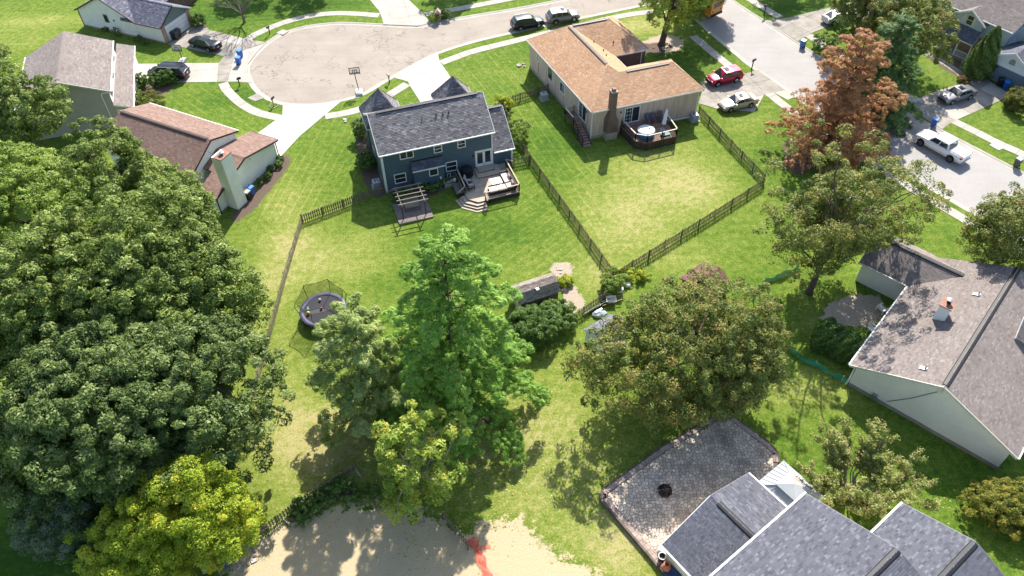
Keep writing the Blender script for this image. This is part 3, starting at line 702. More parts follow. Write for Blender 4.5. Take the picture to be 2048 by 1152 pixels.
# ------------------------------------------------------------------ blue two-storey house
SH_GREY = shingle_mat('grey_shingle', (0.10, 0.094, 0.10), (0.185, 0.172, 0.175), (0.32, 0.30, 0.30))
SH_CHAR = shingle_mat('charcoal_shingle', (0.074, 0.075, 0.092), (0.110, 0.112, 0.134), (0.175, 0.178, 0.20))
SH_ORANGE = shingle_mat('orange_shingle', (0.38, 0.215, 0.118), (0.46, 0.28, 0.165), (0.54, 0.37, 0.245))
SH_TAN = shingle_mat('tan_shingle', (0.165, 0.138, 0.124), (0.215, 0.182, 0.166), (0.275, 0.24, 0.222))
SH_BROWN = shingle_mat('brown_shingle', (0.19, 0.118, 0.092), (0.245, 0.16, 0.128), (0.31, 0.21, 0.172))
SH_SLATE = shingle_mat('blue_grey_shingle', (0.08, 0.082, 0.105), (0.15, 0.15, 0.185), (0.27, 0.27, 0.31))
SH_OLD = shingle_mat('weathered_shingle', (0.17, 0.14, 0.115), (0.27, 0.225, 0.19), (0.36, 0.31, 0.27))
SH_DBROWN = shingle_mat('dark_brown_shingle', (0.10, 0.05, 0.04), (0.16, 0.088, 0.072), (0.21, 0.125, 0.105))
BLUE = siding('blue_siding', (0.085, 0.125, 0.162)); SAGE = siding('grey_green_siding', (0.36, 0.345, 0.30)); WSIDE = siding('white_siding', (0.86, 0.85, 0.77), .2)
CREAM = siding('cream_siding', (0.80, 0.745, 0.635)); WSID2 = siding('pale_siding', (0.78, 0.78, 0.73), .16); GSIDE = siding('grey_siding', (0.50, 0.54, 0.56)); DSIDE = siding('dusty_blue_siding', (0.17, 0.22, 0.27), .3)
BRICK_D = brick_mat('dark_brick', (0.13, 0.062, 0.045), (0.19, 0.098, 0.072), (0.21, 0.185, 0.165)); BRICK_B = brick_mat('tan_brick', (0.30, 0.14, 0.085), (0.40, 0.24, 0.16), (0.42, 0.37, 0.31))
def stucco():
    m, nt, b, _ = nodes_of('weathered_panel'); p = wpos(nt)
    mp = nt.nodes.new('ShaderNodeMapping'); mp.inputs['Scale'].default_value = (1.6, 1.6, .22); nt.links.new(p, mp.inputs[0])
    c = ramp(nt, noise(nt, mp.outputs[0], 1.5, 6, .7), [(0.25, (0.42, 0.30, 0.235)), (0.55, (0.60, 0.455, 0.375)), (0.8, (0.68, 0.55, 0.465))])
    nt.links.new(c, b.inputs['Base Color']); b.inputs['Roughness'].default_value = 0.8; bump(nt, b, noise(nt, p, 30, 3), .15, .01)
    return m
PANEL = stucco()
STONEB = M('foundation_stone', (0.36, 0.30, 0.23), 0.9, 0.3, 3.0, bmp=.5)
B4 = Frame(G(773, 384.4), 18.3, 108.3)
def blue_house():
    P = B4.p; u = B4.u; n = -B4.w
    h = thing('blue_house', 'two-storey blue house with grey shingle roof and white windows', 'house', P(6, 4))
    z1 = 5.1
    # main block walls with gable ends; ridge over b = 3.75
    wall(h, [P(0, 0, 0), P(12.1, 0, 0), P(12.1, 0, z1), P(0, 0, z1)], BLUE)
    wall(h, [P(0, 7.5, 0), P(0, 0, 0), P(0, 0, z1), P(0, 3.75, 7.45), P(0, 7.5, z1)], BLUE)
    wall(h, [P(12.1, 0, 0), P(12.1, 7.5, 0), P(12.1, 7.5, z1), P(12.1, 3.75, 7.45), P(12.1, 0, z1)], BLUE)
    wall(h, [P(12.1, 7.5, 0), P(0, 7.5, 0), P(0, 7.5, z1), P(12.1, 7.5, z1)], BLUE)
    ev = -.3; r = 7.6
    roof_slope(h, [P(-.2, ev, 5.08), P(12.3, ev, 5.08), P(12.3, 3.75, r), P(-.2, 3.75, r)], SH_GREY, DARKT, .38, .17, seed=11)
    roof_slope(h, [P(-.2, 7.8, 5.08), P(12.3, 7.8, 5.08), P(12.3, 3.75, r), P(-.2, 3.75, r)], SH_GREY, DARKT, .4, .2, seed=12)
    ridge(h, P(.7, 3.75, r), P(11.7, 3.75, r), SH_GREY, .2, vent=BLACK)
    gutter(h, P(-.2, ev - .06, 5.1), P(12.35, ev - .06, 5.1)); rake(h, P(-.24, ev, 5.08), P(-.24, 3.75, r)); rake(h, P(12.34, ev, 5.08), P(12.34, 3.75, r)); rake(h, P(-.24, 7.8, 5.08), P(-.24, 3.75, r))
    for a in (.03, 12.06): MB().obox(P(a, -.03, 2.5), u * .06, n * .03, Z3 * 2.5).build('corner_board', WHITE, h)
    MB().obox(P(-.03, .05, 2.5), u * .03, n * .06, Z3 * 2.5).build('corner_board', WHITE, h)
    # one-storey wing on the right
    wall(h, [P(12.1, .02, 0), P(14.3, .02, 0), P(14.3, .02, 2.55), P(12.1, .02, 2.55)], BLUE)
    wall(h, [P(14.3, .02, 0), P(14.3, 8, 0), P(14.3, 8, 2.55), P(14.3, 4.0, 5.2), P(14.3, .02, 2.55)], BLUE)
    wall(h, [P(14.3, 8, 0), P(12.1, 8, 0), P(12.1, 8, 2.55), P(14.3, 8, 2.55)], BLUE)
    roof_slope(h, [P(12.16, -.35, 2.45), P(14.5, -.35, 2.45), P(14.5, 3.85, 5.35), P(12.16, 3.85, 5.35)], SH_GREY, DARKT, .38, .17, seed=13)
    roof_slope(h, [P(12.16, 8.3, 2.45), P(14.5, 8.3, 2.45), P(14.5, 3.85, 5.35), P(12.16, 3.85, 5.35)], SH_GREY, DARKT, .38, .2, seed=14)
    ridge(h, P(12.5, 3.85, 5.35), P(14.4, 3.85, 5.35), SH_GREY, .2, vent=BLACK)
    gutter(h, P(12.2, -.42, 2.5), P(14.55, -.42, 2.5)); rake(h, P(14.53, -.35, 2.45), P(14.53, 3.85, 5.35))
    MB().obox(P(14.27, -.03 + .02, 1.25), u * .06, n * .03, Z3 * 1.25).build('corner_board', WHITE, h)
    # the two steep hipped roofs of the street front
    for a0, a1, b0, b1, az_, zz in ((-.4, 3.9, 5.0, 9.4, 8.1, 4.9), (7.8, 12.2, 4.9, 9.2, 8.0, 4.9)):
        ac, bc = (a0 + a1) / 2, (b0 + b1) / 2 + .1
        C = [P(a0, b0, zz), P(a1, b0, zz), P(a1, b1, zz), P(a0, b1, zz)]; T = P(ac, bc, az_)
        for i in range(4): roof_slope(h, [C[i], C[(i + 1) % 4], T], SH_GREY, DARKT, .36, .16, seed=20 + i)
        for i in range(4): ridge(h, C[i] + (T - C[i]) * .02, T, SH_GREY, .14, 'hip_cap')
        box_walls(h, B4, a0 + .3, a1 - .3, 7.55, b1 - .3, zz, BLUE, sides='new')
        for i in range(4): gutter(h, C[i], C[(i + 1) % 4], WHITE, .1)
    # lean-to bay at the back
    box_walls(h, B4, 3.1, 6.4, -.62, 0, 2.75, BLUE, sides='sew')
    roof_slope(h, [P(2.95, -.85, 2.62), P(6.5, -.85, 2.62), P(6.5, 0, 3.25), P(2.95, 0, 3.25)], SH_CHAR, DARKT, .3, .15, .08, seed=31)
    gutter(h, P(2.95, -.9, 2.64), P(6.52, -.9, 2.64), WHITE, .09)
    MB().bar(P(2.95, -.02, 3.3), P(6.5, -.02, 3.3), .08, .12).build('flashing', BLACK, h)
    # windows and doors
    for a, b, z, w, hh, st in ((1.05, 0, .85, 1.3, 1.25, 'sash'), (1.95, 0, 3.85, 1.5, 1.0, 'slide'), (5.62, 0, 3.75, .92, .95, 'sash'), (8.22, 0, 3.75, .92, .95, 'sash'), (4.75, -.62, 1.35, 1.0, .95, 'single'), (6.75, 0, .95, 1.28, 1.28, 'sash')):
        window(h, P(a, b, z), u, n, w, hh, st)
    window(h, P(10.1, 0, .78), u, n, 1.95, 2.1, 'french', name='french_door', fw=.11)
    window(h, P(0, 2.4, 3.6), -B4.w, -u, .9, 1.1, 'sash'); window(h, P(0, 5.6, 1.0), -B4.w, -u, .9, 1.3, 'sash')
    lamp_box(h, P(12.25, -.02, 2.2), n, 'security_lamp', WHITE, .09); lamp_box(h, P(9.85, 0, 2.35), n)
    lamp_box(h, P(5.6, -.62, .75), n, 'meter_box', STEEL, .16); lamp_box(h, P(5.95, -.62, .9), n, 'meter_box', WHITE, .13)
    for a, b, dz in ((5.2, 2.3, 0), (6.75, 2.35, 0), (7.45, 2.3, 0), (8.1, 2.35, 0)): pipe_vent(h, P(a, b, 5.08 + (b + .3) * .622), .22, .07 if a > 6 else .05)
    downspout(h, P(.12, -.1), 5.0); downspout(h, P(14.35, -.06), 2.4)
    MB().prism([P(-.04, -.04), P(14.34, -.04), P(14.34, 8.04), P(-.04, 7.6)], 0, .22).build('foundation', STONEB, h)
blue_house()

# ------------------------------------------------------------------ orange-roofed ranch
B5 = Frame(G(1179.5, 281.5), 17.6, 113.4)
def orange_house():
    P = B5.p; u = B5.u; w = B5.w; n = (-w).normalized(); nl = Vector((u.y * -1, u.x, 0)) * 0
    n = Vector((u.y, -u.x, 0)); left = Vector((-w.y, w.x, 0))
    h = thing('ranch_house', 'raised ranch house with orange shingle hip roof and weathered panel walls', 'house', P(7, 8))
    e = 3.86
    wall(h, [P(.3, .3, .0), P(13.7, .3, .0), P(13.7, .3, e), P(.3, .3, e)], PANEL)
    wall(h, [P(.3, 17.2, .0), P(.3, .3, .0), P(.3, .3, e), P(.3, 17.2, e)], PANEL)
    wall(h, [P(13.7, .3, 0), P(13.7, 7.1, 0), P(13.7, 7.1, e), P(13.7, .3, e)], BRICK_D)
    wall(h, [P(13.7, 7.1, 0), P(7.95, 7.1, 0), P(7.95, 7.1, e), P(13.7, 7.1, e)], BRICK_D)
    wall(h, [P(7.95, 7.1, 0), P(7.95, 10.6, 0), P(7.95, 10.6, e), P(7.95, 7.1, e)], BRICK_D)
    wall(h, [P(7.95, 10.6, 0), P(12.6, 10.6, 0), P(12.6, 10.6, e), P(7.95, 10.6, e)], BRICK_D)
    wall(h, [P(12.6, 10.6, 0), P(12.6, 19.2, 0), P(12.6, 19.2, e), P(12.6, 10.6, e)], BRICK_D)
    wall(h, [P(12.6, 19.2, 0), P(.3, 17.2, 0), P(.3, 17.2, e), P(12.6, 19.2, e)], BRICK_D)
    E = e + .02
    S = lambda pts, sd: roof_slope(h, [P(*p) for p in pts], SH_ORANGE, WHITE, .33, .15, .14, seed=sd)
    S([(0, 0, E), (14, 0, E), (12.1, 4.1, 5.6), (5.34, 4.1, 5.6), (4.5, 5.3, 6.1)], 41)
    S([(0, 17.45, E), (0, 0, E), (4.5, 5.3, 6.1), (4.5, 15.2, 6.1)], 42)
    S([(4.5, 5.3, 6.1), (5.34, 4.1, 5.6), (8.2, 7.4, E), (8.2, 10.3, E), (4.5, 15.2, 6.1)], 43)
    S([(8.2, 10.3, E), (12.9, 10.3, E), (9.8, 15.3, 6.1), (4.5, 15.2, 6.1)], 44)
    S([(12.9, 10.3, E), (12.9, 19.5, E), (9.8, 15.3, 6.1)], 45)
    S([(0, 17.45, E), (4.5, 15.2, 6.1), (9.8, 15.3, 6.1)], 46); S([(0, 17.45, E), (9.8, 15.3, 6.1), (12.9, 19.5, E)], 47)
    S([(5.34, 4.1, 5.6), (12.1, 4.1, 5.6), (14, 7.4, E), (8.2, 7.4, E)], 48); S([(14, 0, E), (14, 7.4, E), (12.1, 4.1, 5.6)], 49)
    for a, b in (((0, 0, E), (4.5, 5.3, 6.1)), ((14, 0, E), (12.1, 4.1, 5.6)), ((12.9, 10.3, E), (9.8, 15.3, 6.1)), ((0, 17.45, E), (4.5, 15.2, 6.1)), ((14, 7.4, E), (12.1, 4.1, 5.6))):
        ridge(h, P(*a), P(*b), SH_ORANGE, .15, 'hip_cap')
    ridge(h, P(4.5, 5.6, 6.1), P(4.5, 15, 6.1), SH_ORANGE, .17, vent=DARKT); ridge(h, P(6.2, 4.1, 5.6), P(11.6, 4.1, 5.6), SH_ORANGE, .17, vent=DARKT); ridge(h, P(5, 15.2, 6.1), P(9.6, 15.3, 6.1), SH_ORANGE, .17, vent=DARKT)
    for a, b in (((0, 0), (14, 0)), ((0, 0), (0, 17.45)), ((8.2, 10.3), (12.9, 10.3)), ((14, 0), (14, 7.4)), ((8.2, 7.4), (8.2, 10.3)), ((12.9, 10.3), (12.9, 19.5))):
        gutter(h, P(*a, E), P(*b, E), WHITE, .12); 
    MB().obox(P(7, .28, E - .26), u * 6.7, n * .03, Z3 * .14).build('frieze_board', WHITE, h)
    for a, b, z in ((8.9, 12.0, 0), (10.1, 12.1, 0), (6.4, 12.3, 0), (6.1, 8.6, 0), (6.6, 10.2, 0)):
        zz = (E + (b - 10.3) * .44 if a > 7 else 6.1 - (a - 4.5) * .595)
        pipe_vent(h, P(a, b, zz), .26, .07, DARKT)
    # back wall: sliding door, battens, lamps, pipes
    window(h, P(4.25, .3, 1.2), u, n, 1.95, 2.1, 'door', name='sliding_door', fw=.1)
    for a in (8.7, 11.2, 6.4): MB().obox(P(a, .27, 2.0), u * .05, n * .015, Z3 * 1.6).build('batten', PANEL, h)
    for b in (1.5, 4.4, 7.5, 9.7, 12.2, 14.6, 16.2): MB().obox(P(.27, b, 2.0), w * .05, u * .015, Z3 * 1.8).build('batten', PANEL, h)
    lamp_box(h, P(3.75, .3, 2.9), n); lamp_box(h, P(.3, 1.6, 2.9), -u)
    downspout(h, P(13.5, .22), 3.8); downspout(h, P(.2, .22), 3.8); downspout(h, P(12.0, 10.5), 3.8)
    # left wall: windows and side door
    for b, z, ww, hh, st in ((15.0, 2.2, .6, 1.05, 'slide'), (11.9, 1.6, 1.35, 1.7, 'single'), (8.55, 1.7, 1.3, 1.35, 'slide')):
        window(h, P(.3, b, z), -w, -Vector((w.y, -w.x, 0)) * 1.0 if False else Vector((-w.y, w.x, 0)), ww, hh, st)
    window(h, P(.3, 3.6, 1.2), -w, Vector((-w.y, w.x, 0)), 1.9, 2.1, 'door', name='sliding_door', fw=.1)
    # chimney of dark brick on a stone base
    c0, c1 = 1.75, 3.05
    ch = MB(); ch.prism([P(c0, -.55), P(c1, -.55), P(c1, .3), P(c0, .3)], .9, 2.5)
    lo = [P(c0, -.55, 2.5), P(c1, -.55, 2.5), P(c1, .3, 2.5), P(c0, .3, 2.5)]; hi = [P(c0 + .35, -.4, 3.25), P(c1 - .3, -.4, 3.25), P(c1 - .3, .3, 3.25), P(c0 + .35, .3, 3.25)]
    ch.add(lo + hi, [(i, (i + 1) % 4, 4 + (i + 1) % 4, 4 + i) for i in range(4)] + [(4, 5, 6, 7)])
    ch.prism([P(c0 + .35, -.4), P(c1 - .3, -.4), P(c1 - .3, .3), P(c0 + .35, .3)], 3.25, 6.1)
    ob = ch.build('chimney', BRICK_D, h)
    MB().prism([P(c0 - .04, -.62), P(c1 + .04, -.62), P(c1 + .04, .3), P(c0 - .04, .3)], 0, .9).build('chimney_base', STONEB, ob)
    MB().prism([P(c0 + .28, -.47), P(c1 - .23, -.47), P(c1 - .23, .37), P(c0 + .28, .37)], 6.1, 6.22).build('chimney_cap', CONC_OLD, ob)
    MB().prism([P(c0 + .5, -.25), P(c1 - .45, -.25), P(c1 - .45, .15), P(c0 + .5, .15)], 6.22, 6.5).build('flue', M('clay_flue', (.33, .17, .10), .8), ob)
    MB().prism([P(.26, .26), P(13.74, .26), P(13.74, .34), P(.26, .34)], 0, .3).build('foundation', STONEB, h)
    MB().prism([P(.25, .26), P(.33, .26), P(.33, 17.2), P(.25, 17.2)], 0, .35).build('foundation', STONEB, h)
orange_house()

# ------------------------------------------------------------------ white house with brown roof and tall chimney
B3 = Frame(G(477, 420), 64, 154)
def white_house():
    P = B3.p; u = B3.u; w = B3.w
    h = thing('white_house', 'white-sided house with brown shingle roof and tall boxed chimney', 'house', P(3.5, 9))
    g0, g1 = 4.75, 17.0
    pr = [(-.15, 3.45), (3.35, 5.3), (6.9, 4.0)]
    for b in (g0, g1): wall(h, [P(pr[0][0], b, 0), P(pr[2][0], b, 0), P(pr[2][0], b, pr[2][1]), P(pr[1][0], b, pr[1][1]), P(pr[0][0], b, pr[0][1])], WSIDE)
    wall(h, [P(-.15, g1, 0), P(-.15, g0, 0), P(-.15, g0, 3.45), P(-.15, g1, 3.45)], WSIDE); wall(h, [P(6.9, g0, 0), P(6.9, g1, 0), P(6.9, g1, 4.0), P(6.9, g0, 4.0)], WSIDE)
    b0, b1 = 4.55, 17.3
    roof_slope(h, [P(-.5, b1, 3.4), P(-.5, b0, 3.4), P(3.35, b0, 5.42), P(3.35, b1, 5.42)], SH_BROWN, DARKT, .34, .17, seed=51)
    roof_slope(h, [P(7.25, b0, 4.05), P(7.25, b1, 4.05), P(3.35, b1, 5.42), P(3.35, b0, 5.42)], SH_BROWN, DARKT, .34, .17, seed=52)
    ridge(h, P(3.35, 5.0, 5.42), P(3.35, 17.0, 5.42), SH_BROWN, .18, vent=DARKT)
    for a, b in (((-.5, b0, 3.4), (3.35, b0, 5.42)), ((7.25, b0, 4.05), (3.35, b0, 5.42))): rake(h, P(*a), P(*b), DARKT, .06, .16)
    gutter(h, P(-.56, b0, 3.42), P(-.56, b1, 3.42), DARKT); gutter(h, P(7.31, b0, 4.07), P(7.31, b1, 4.07), WHITE)
    # lower end: ell with its own gable, lean-to side towards the yard
    e0 = 1.3; z = [(-1.15, 2.3), (3.8, 3.85), (8.7, 2.75)]
    wall(h, [P(-1.15, e0, 0), P(8.7, e0, 0), P(8.7, e0, 2.75), P(3.8, e0, 3.85), P(-1.15, e0, 2.3)], WSIDE)
    wall(h, [P(8.7, e0, 0), P(8.7, g0, 0), P(8.7, g0, 2.75), P(8.7, e0, 2.75)], WSIDE); wall(h, [P(-1.15, 3.3, 0), P(-1.15, e0, 0), P(-1.15, e0, 2.3), P(-1.15, 3.3, 2.3)], WSIDE)
    wall(h, [P(-1.15, 3.3, 0), P(-1.15, 3.3, 2.3), P(1.5, 3.3, 3.15), P(1.5, 3.3, 0)], WSIDE)
    roof_slope(h, [P(-1.45, 3.5, 2.2), P(-1.45, 1.0, 2.2), P(1.3, 1.0, 3.08), P(1.3, 3.5, 3.08)], SH_BROWN, DARKT, .34, .17, seed=53)
    roof_slope(h, [P(1.3, g0, 3.08), P(1.3, 1.0, 3.08), P(3.8, 1.0, 3.9), P(3.8, g0, 3.9)], SH_BROWN, DARKT, .34, .17, seed=55)
    roof_slope(h, [P(9.05, 1.0, 2.72), P(9.05, g0, 2.72), P(3.8, g0, 3.9), P(3.8, 1.0, 3.9)], SH_BROWN, DARKT, .34, .17, seed=54)
    ridge(h, P(3.8, 1.05, 3.9), P(3.8, 4.7, 3.9), SH_BROWN, .16)
    for a, b in (((-1.45, .97, 2.2), (3.8, .97, 3.9)), ((9.05, .97, 2.72), (3.8, .97, 3.9))): rake(h, P(*a), P(*b), DARKT, .06, .16)
    gutter(h, P(-1.5, 1.0, 2.22), P(-1.5, 3.5, 2.22), DARKT); gutter(h, P(9.1, 1.0, 2.74), P(9.1, g0, 2.74), DARKT)
    downspout(h, P(8.78, 1.2), 2.7, DARKT); downspout(h, P(-1.2, 1.22), 2.2, DARKT)
    c = MB().prism([P(0, 0), P(1.5, 0), P(1.5, 1.28), P(0, 1.28)], 0, 6.5).build('chimney', WSIDE, h)
    MB().prism([P(-.06, -.06), P(1.56, -.06), P(1.56, 1.0), P(-.06, 1.0)], 6.5, 6.58).build('chimney_cap', M('rusty_cap', (.28, .14, .10), .7, .3, 3), c)
    MB().lathe(P(.75, .5, 6.58), [(.16, 0), (.16, .22), (.26, .22), (.26, .30), (.05, .34)], 14).build('flue', STEEL, c)
    MB().prism([P(-1.2, 1.26), P(8.75, 1.26), P(8.75, 1.34), P(-1.2, 1.34)], 0, .2).build('foundation', CONC_OLD, h)
    for a, b, zz in ((2.7, g0 - .02, 4.3), (4.6, e0 - .02, 3.2)): MB().bar(P(a, b, zz), P(a + .25, b, zz - .5), .03).build('cable', STEEL, h)
white_house()

# ------------------------------------------------------------------ grey-green house, far left
B2 = Frame(G(113, 164.5, 7), 17.4, 107.4)
def grey_house():
    P = B2.p; u = B2.u; w = B2.w
    h = thing('grey_house', 'two-storey grey-green sided house with tan roof and front porch roof', 'house', P(0, 6))
    L = 11.9
    for b in (.35, L - .3): wall(h, [P(-5, b, 0), P(4.55, b, 0), P(4.55, b, 4.9), P(0, b, 6.85), P(-5, b, 4.6)], SAGE)
    wall(h, [P(-5, L, 0), P(-5, .35, 0), P(-5, .35, 4.6), P(-5, L, 4.6)], SAGE)
    wall(h, [P(4.55, .35, 0), P(4.55, L, 0), P(4.55, L, 4.9), P(4.55, .35, 4.9)], WSID2)
    roof_slope(h, [P(-5.35, L, 4.5), P(-5.35, 0, 4.5), P(0, 0, 7), P(0, L, 7)], SH_TAN, WHITE, .36, .17, seed=61)
    roof_slope(h, [P(4.85, 0, 4.85), P(4.85, L, 4.85), P(0, L, 7), P(0, 0, 7)], SH_TAN, WHITE, .36, .17, seed=62)
    ridge(h, P(0, .5, 7), P(0, L - .5, 7), SH_TAN, .2, vent=SH_TAN)
    gutter(h, P(4.92, 0, 4.88), P(4.92, L, 4.88)); gutter(h, P(-5.42, 0, 4.52), P(-5.42, L, 4.52))
    rake(h, P(-5.35, -.03, 4.5), P(0, -.03, 7), M('grey_trim', (.42, .43, .40), .5)); rake(h, P(4.85, -.03, 4.85), P(0, -.03, 7), MATS['grey_trim'])
    MB().obox(P(4.4, .2, 4.72), u * .5, w * .18, Z3 * .05).build('soffit_return', WHITE, h)
    # one-storey porch and garage strip along the street side
    roof_slope(h, [P(6.5, -.1, 2.38), P(6.5, 14.6, 2.38), P(4.55, 14.6, 3.1), P(4.55, -.1, 3.1)], SH_TAN, WHITE, .36, .17, seed=63)
    gutter(h, P(6.57, -.1, 2.42), P(6.57, 14.6, 2.42)); MB().obox(P(6.1, .1, 2.28), u * .45, w * .15, Z3 * .06).build('soffit_return', WHITE, h)
    wall(h, [P(6.2, 4.0, 0), P(6.2, 14.3, 0), P(6.2, 14.3, 2.4), P(6.2, 4.0, 2.4)], WSID2); wall(h, [P(4.55, .2, 2.3), P(6.3, .2, 2.3), P(4.55, .2, 3.05)], SAGE); wall(h, [P(4.55, 14.4, 0), P(6.2, 14.4, 0), P(6.2, 14.4, 2.45), P(4.55, 14.4, 3.0)], SAGE)
    for b in (.35, 2.2): MB().obox(P(6.2, b, 1.2), u * .07, w * .07, Z3 * 1.2).build('porch_post', WHITE, h)
    wall(h, [P(4.55, 4.0, 0), P(6.2, 4.0, 0), P(6.2, 4.0, 2.4), P(4.55, 4.0, 3.0)], WSID2)
    for b in (1.1, 5.2, 9.3): window(h, P(4.55, b, 3.5), w, u, 1.1, 1.1, 'sash', BLACK, .05)
    MB().obox(P(6.24, 11.2, 1.1), u * .03, w * 2.3, Z3 * 1.05).build('garage_door', WHITE, h)
    MB().tube([P(3.85, .28, 4.7), P(3.7, .28, 4.3), P(3.7, .28, .3)], .05, 6).build('downspout', WHITE, h)
    pipe_vent(h, P(-2.9, 2.6, 5.7), .3, .07, WHITE)
    # rear ell
    box_walls(h, B2, -12, -5, 5.2, 10.0, 2.6, SAGE, sides='nsw')
    roof_slope(h, [P(-12.3, 4.8, 2.5), P(-5, 4.8, 2.5), P(-5, 7.6, 3.9), P(-12.3, 7.6, 3.9)], SH_TAN, WHITE, .36, .17, seed=64)
    roof_slope(h, [P(-12.3, 10.3, 2.5), P(-5, 10.3, 2.5), P(-5, 7.6, 3.9), P(-12.3, 7.6, 3.9)], SH_TAN, WHITE, .36, .17, seed=65)
    ridge(h, P(-12.2, 7.6, 3.9), P(-5.2, 7.6, 3.9), SH_TAN, .18, vent=DARKT)
    MB().obox(P(-5.6, 5.6, 3.3), u * .35, w * .35, Z3 * .3).build('skylight', WHITE, h)
grey_house()

# ------------------------------------------------------------------ white ranch with garage, top left
B1 = Frame(G(331.9, 87.2), 158, 66)
def garage_house():
    P = B1.p; u = B1.u; w = B1.w
    h = thing('garage_house', 'white ranch house with blue-grey roof and white garage door', 'house', P(7, 6))
    wall(h, [P(4.3, 0, 0), P(13.9, 0, 0), P(13.9, 0, 2.6), P(9.1, 0, 5.1), P(4.3, 0, 2.6)], WSID2)
    wall(h, [P(13.9, 0, 0), P(13.9, 13, 0), P(13.9, 13, 2.6), P(13.9, 0, 2.6)], WSID2); wall(h, [P(13.9, 13, 0), P(4.3, 13, 0), P(4.3, 13, 2.6), P(9.1, 13, 5.1), P(13.9, 13, 2.6)], WSID2); wall(h, [P(4.3, 13, 0), P(4.3, 0, 0), P(4.3, 0, 2.6), P(4.3, 13, 2.6)], BRICK_D)
    roof_slope(h, [P(14.25, -.3, 2.5), P(14.25, 13.3, 2.5), P(9.1, 13.3, 5.2), P(9.1, -.3, 5.2)], SH_SLATE, DARKT, .36, .17, seed=71)
    roof_slope(h, [P(3.95, 13.3, 2.5), P(3.95, -.3, 2.5), P(9.1, -.3, 5.2), P(9.1, 13.3, 5.2)], SH_SLATE, DARKT, .36, .17, seed=72)
    for a in (14.25, 3.95): rake(h, P(a, -.33, 2.5), P(9.1, -.33, 5.2), DARKT, .06, .18)
    ridge(h, P(9.1, .1, 5.2), P(9.1, 13, 5.2), SH_SLATE, .18, vent=DARKT)
    # garage with gable towards the drive
    wall(h, [P(0, .02, 0), P(4.3, .02, 0), P(4.3, .02, 2.55), P(0, .02, 2.55)], WSID2)
    g = wall(h, [P(0, 5.6, 0), P(0, 0, 0), P(0, 0, 2.55), P(0, 2.8, 4.15), P(0, 5.6, 2.55)], siding('teal_grey_siding', (.16, .21, .21), .2))
    for b0, b1 in ((0.0, .62), (4.98, 5.6)): MB().obox(P(-.06, (b0 + b1) / 2, 1.2), u * .08, w * (b1 - b0) / 2, Z3 * 1.2).build('brick_pier', BRICK_B, h)
    MB().obox(P(-.03, .6 + 2.2, 1.06), u * .03, w * 2.17, Z3 * 1.06).build('garage_door', M('garage_white', (.70, .70, .71), .5, .05), h)
    for k in range(1, 4): MB().obox(P(-.066, 2.8, k * .53), u * .008, w * 2.15, Z3 * .012).build('door_groove', STEEL, h)
    wall(h, [P(0, 5.6, 0), P(0, 5.6, 2.55), P(5, 5.6, 2.55), P(5, 5.6, 0)], BRICK_D)
    roof_slope(h, [P(-.35, -.35, 2.45), P(6.3, -.35, 2.45), P(8.2, 2.8, 4.25), P(-.35, 2.8, 4.25)], SH_SLATE, DARKT, .34, .17, seed=73)
    roof_slope(h, [P(-.35, 5.95, 2.45), P(6.3, 5.95, 2.45), P(8.2, 2.8, 4.25), P(-.35, 2.8, 4.25)], SH_SLATE, DARKT, .36, .17, seed=74)
    for b in (-.35, 5.95): rake(h, P(-.38, b, 2.45), P(-.38, 2.8, 4.25), WHITE if b > 0 else DARKT, .06, .18)
    ridge(h, P(-.3, 2.8, 4.25), P(6, 2.8, 4.25), SH_SLATE, .16); gutter(h, P(-.35, -.4, 2.5), P(3.9, -.4, 2.5), DARKT)
    window(h, P(9.6, 0, 1.4), -u, -w.normalized(), .75, 1.15, 'single', STEEL, .05)
    MB().prism([P(0, -.04), P(13.9, -.04), P(13.9, .04), P(0, .04)], 0, .22).build('foundation', CONC_OLD, h)
    downspout(h, P(13.95, -.05), 2.5, DARKT); lamp_box(h, P(7.9, 0, 1.9), -w, 'dryer_vent', BLACK, .1)
garage_house()

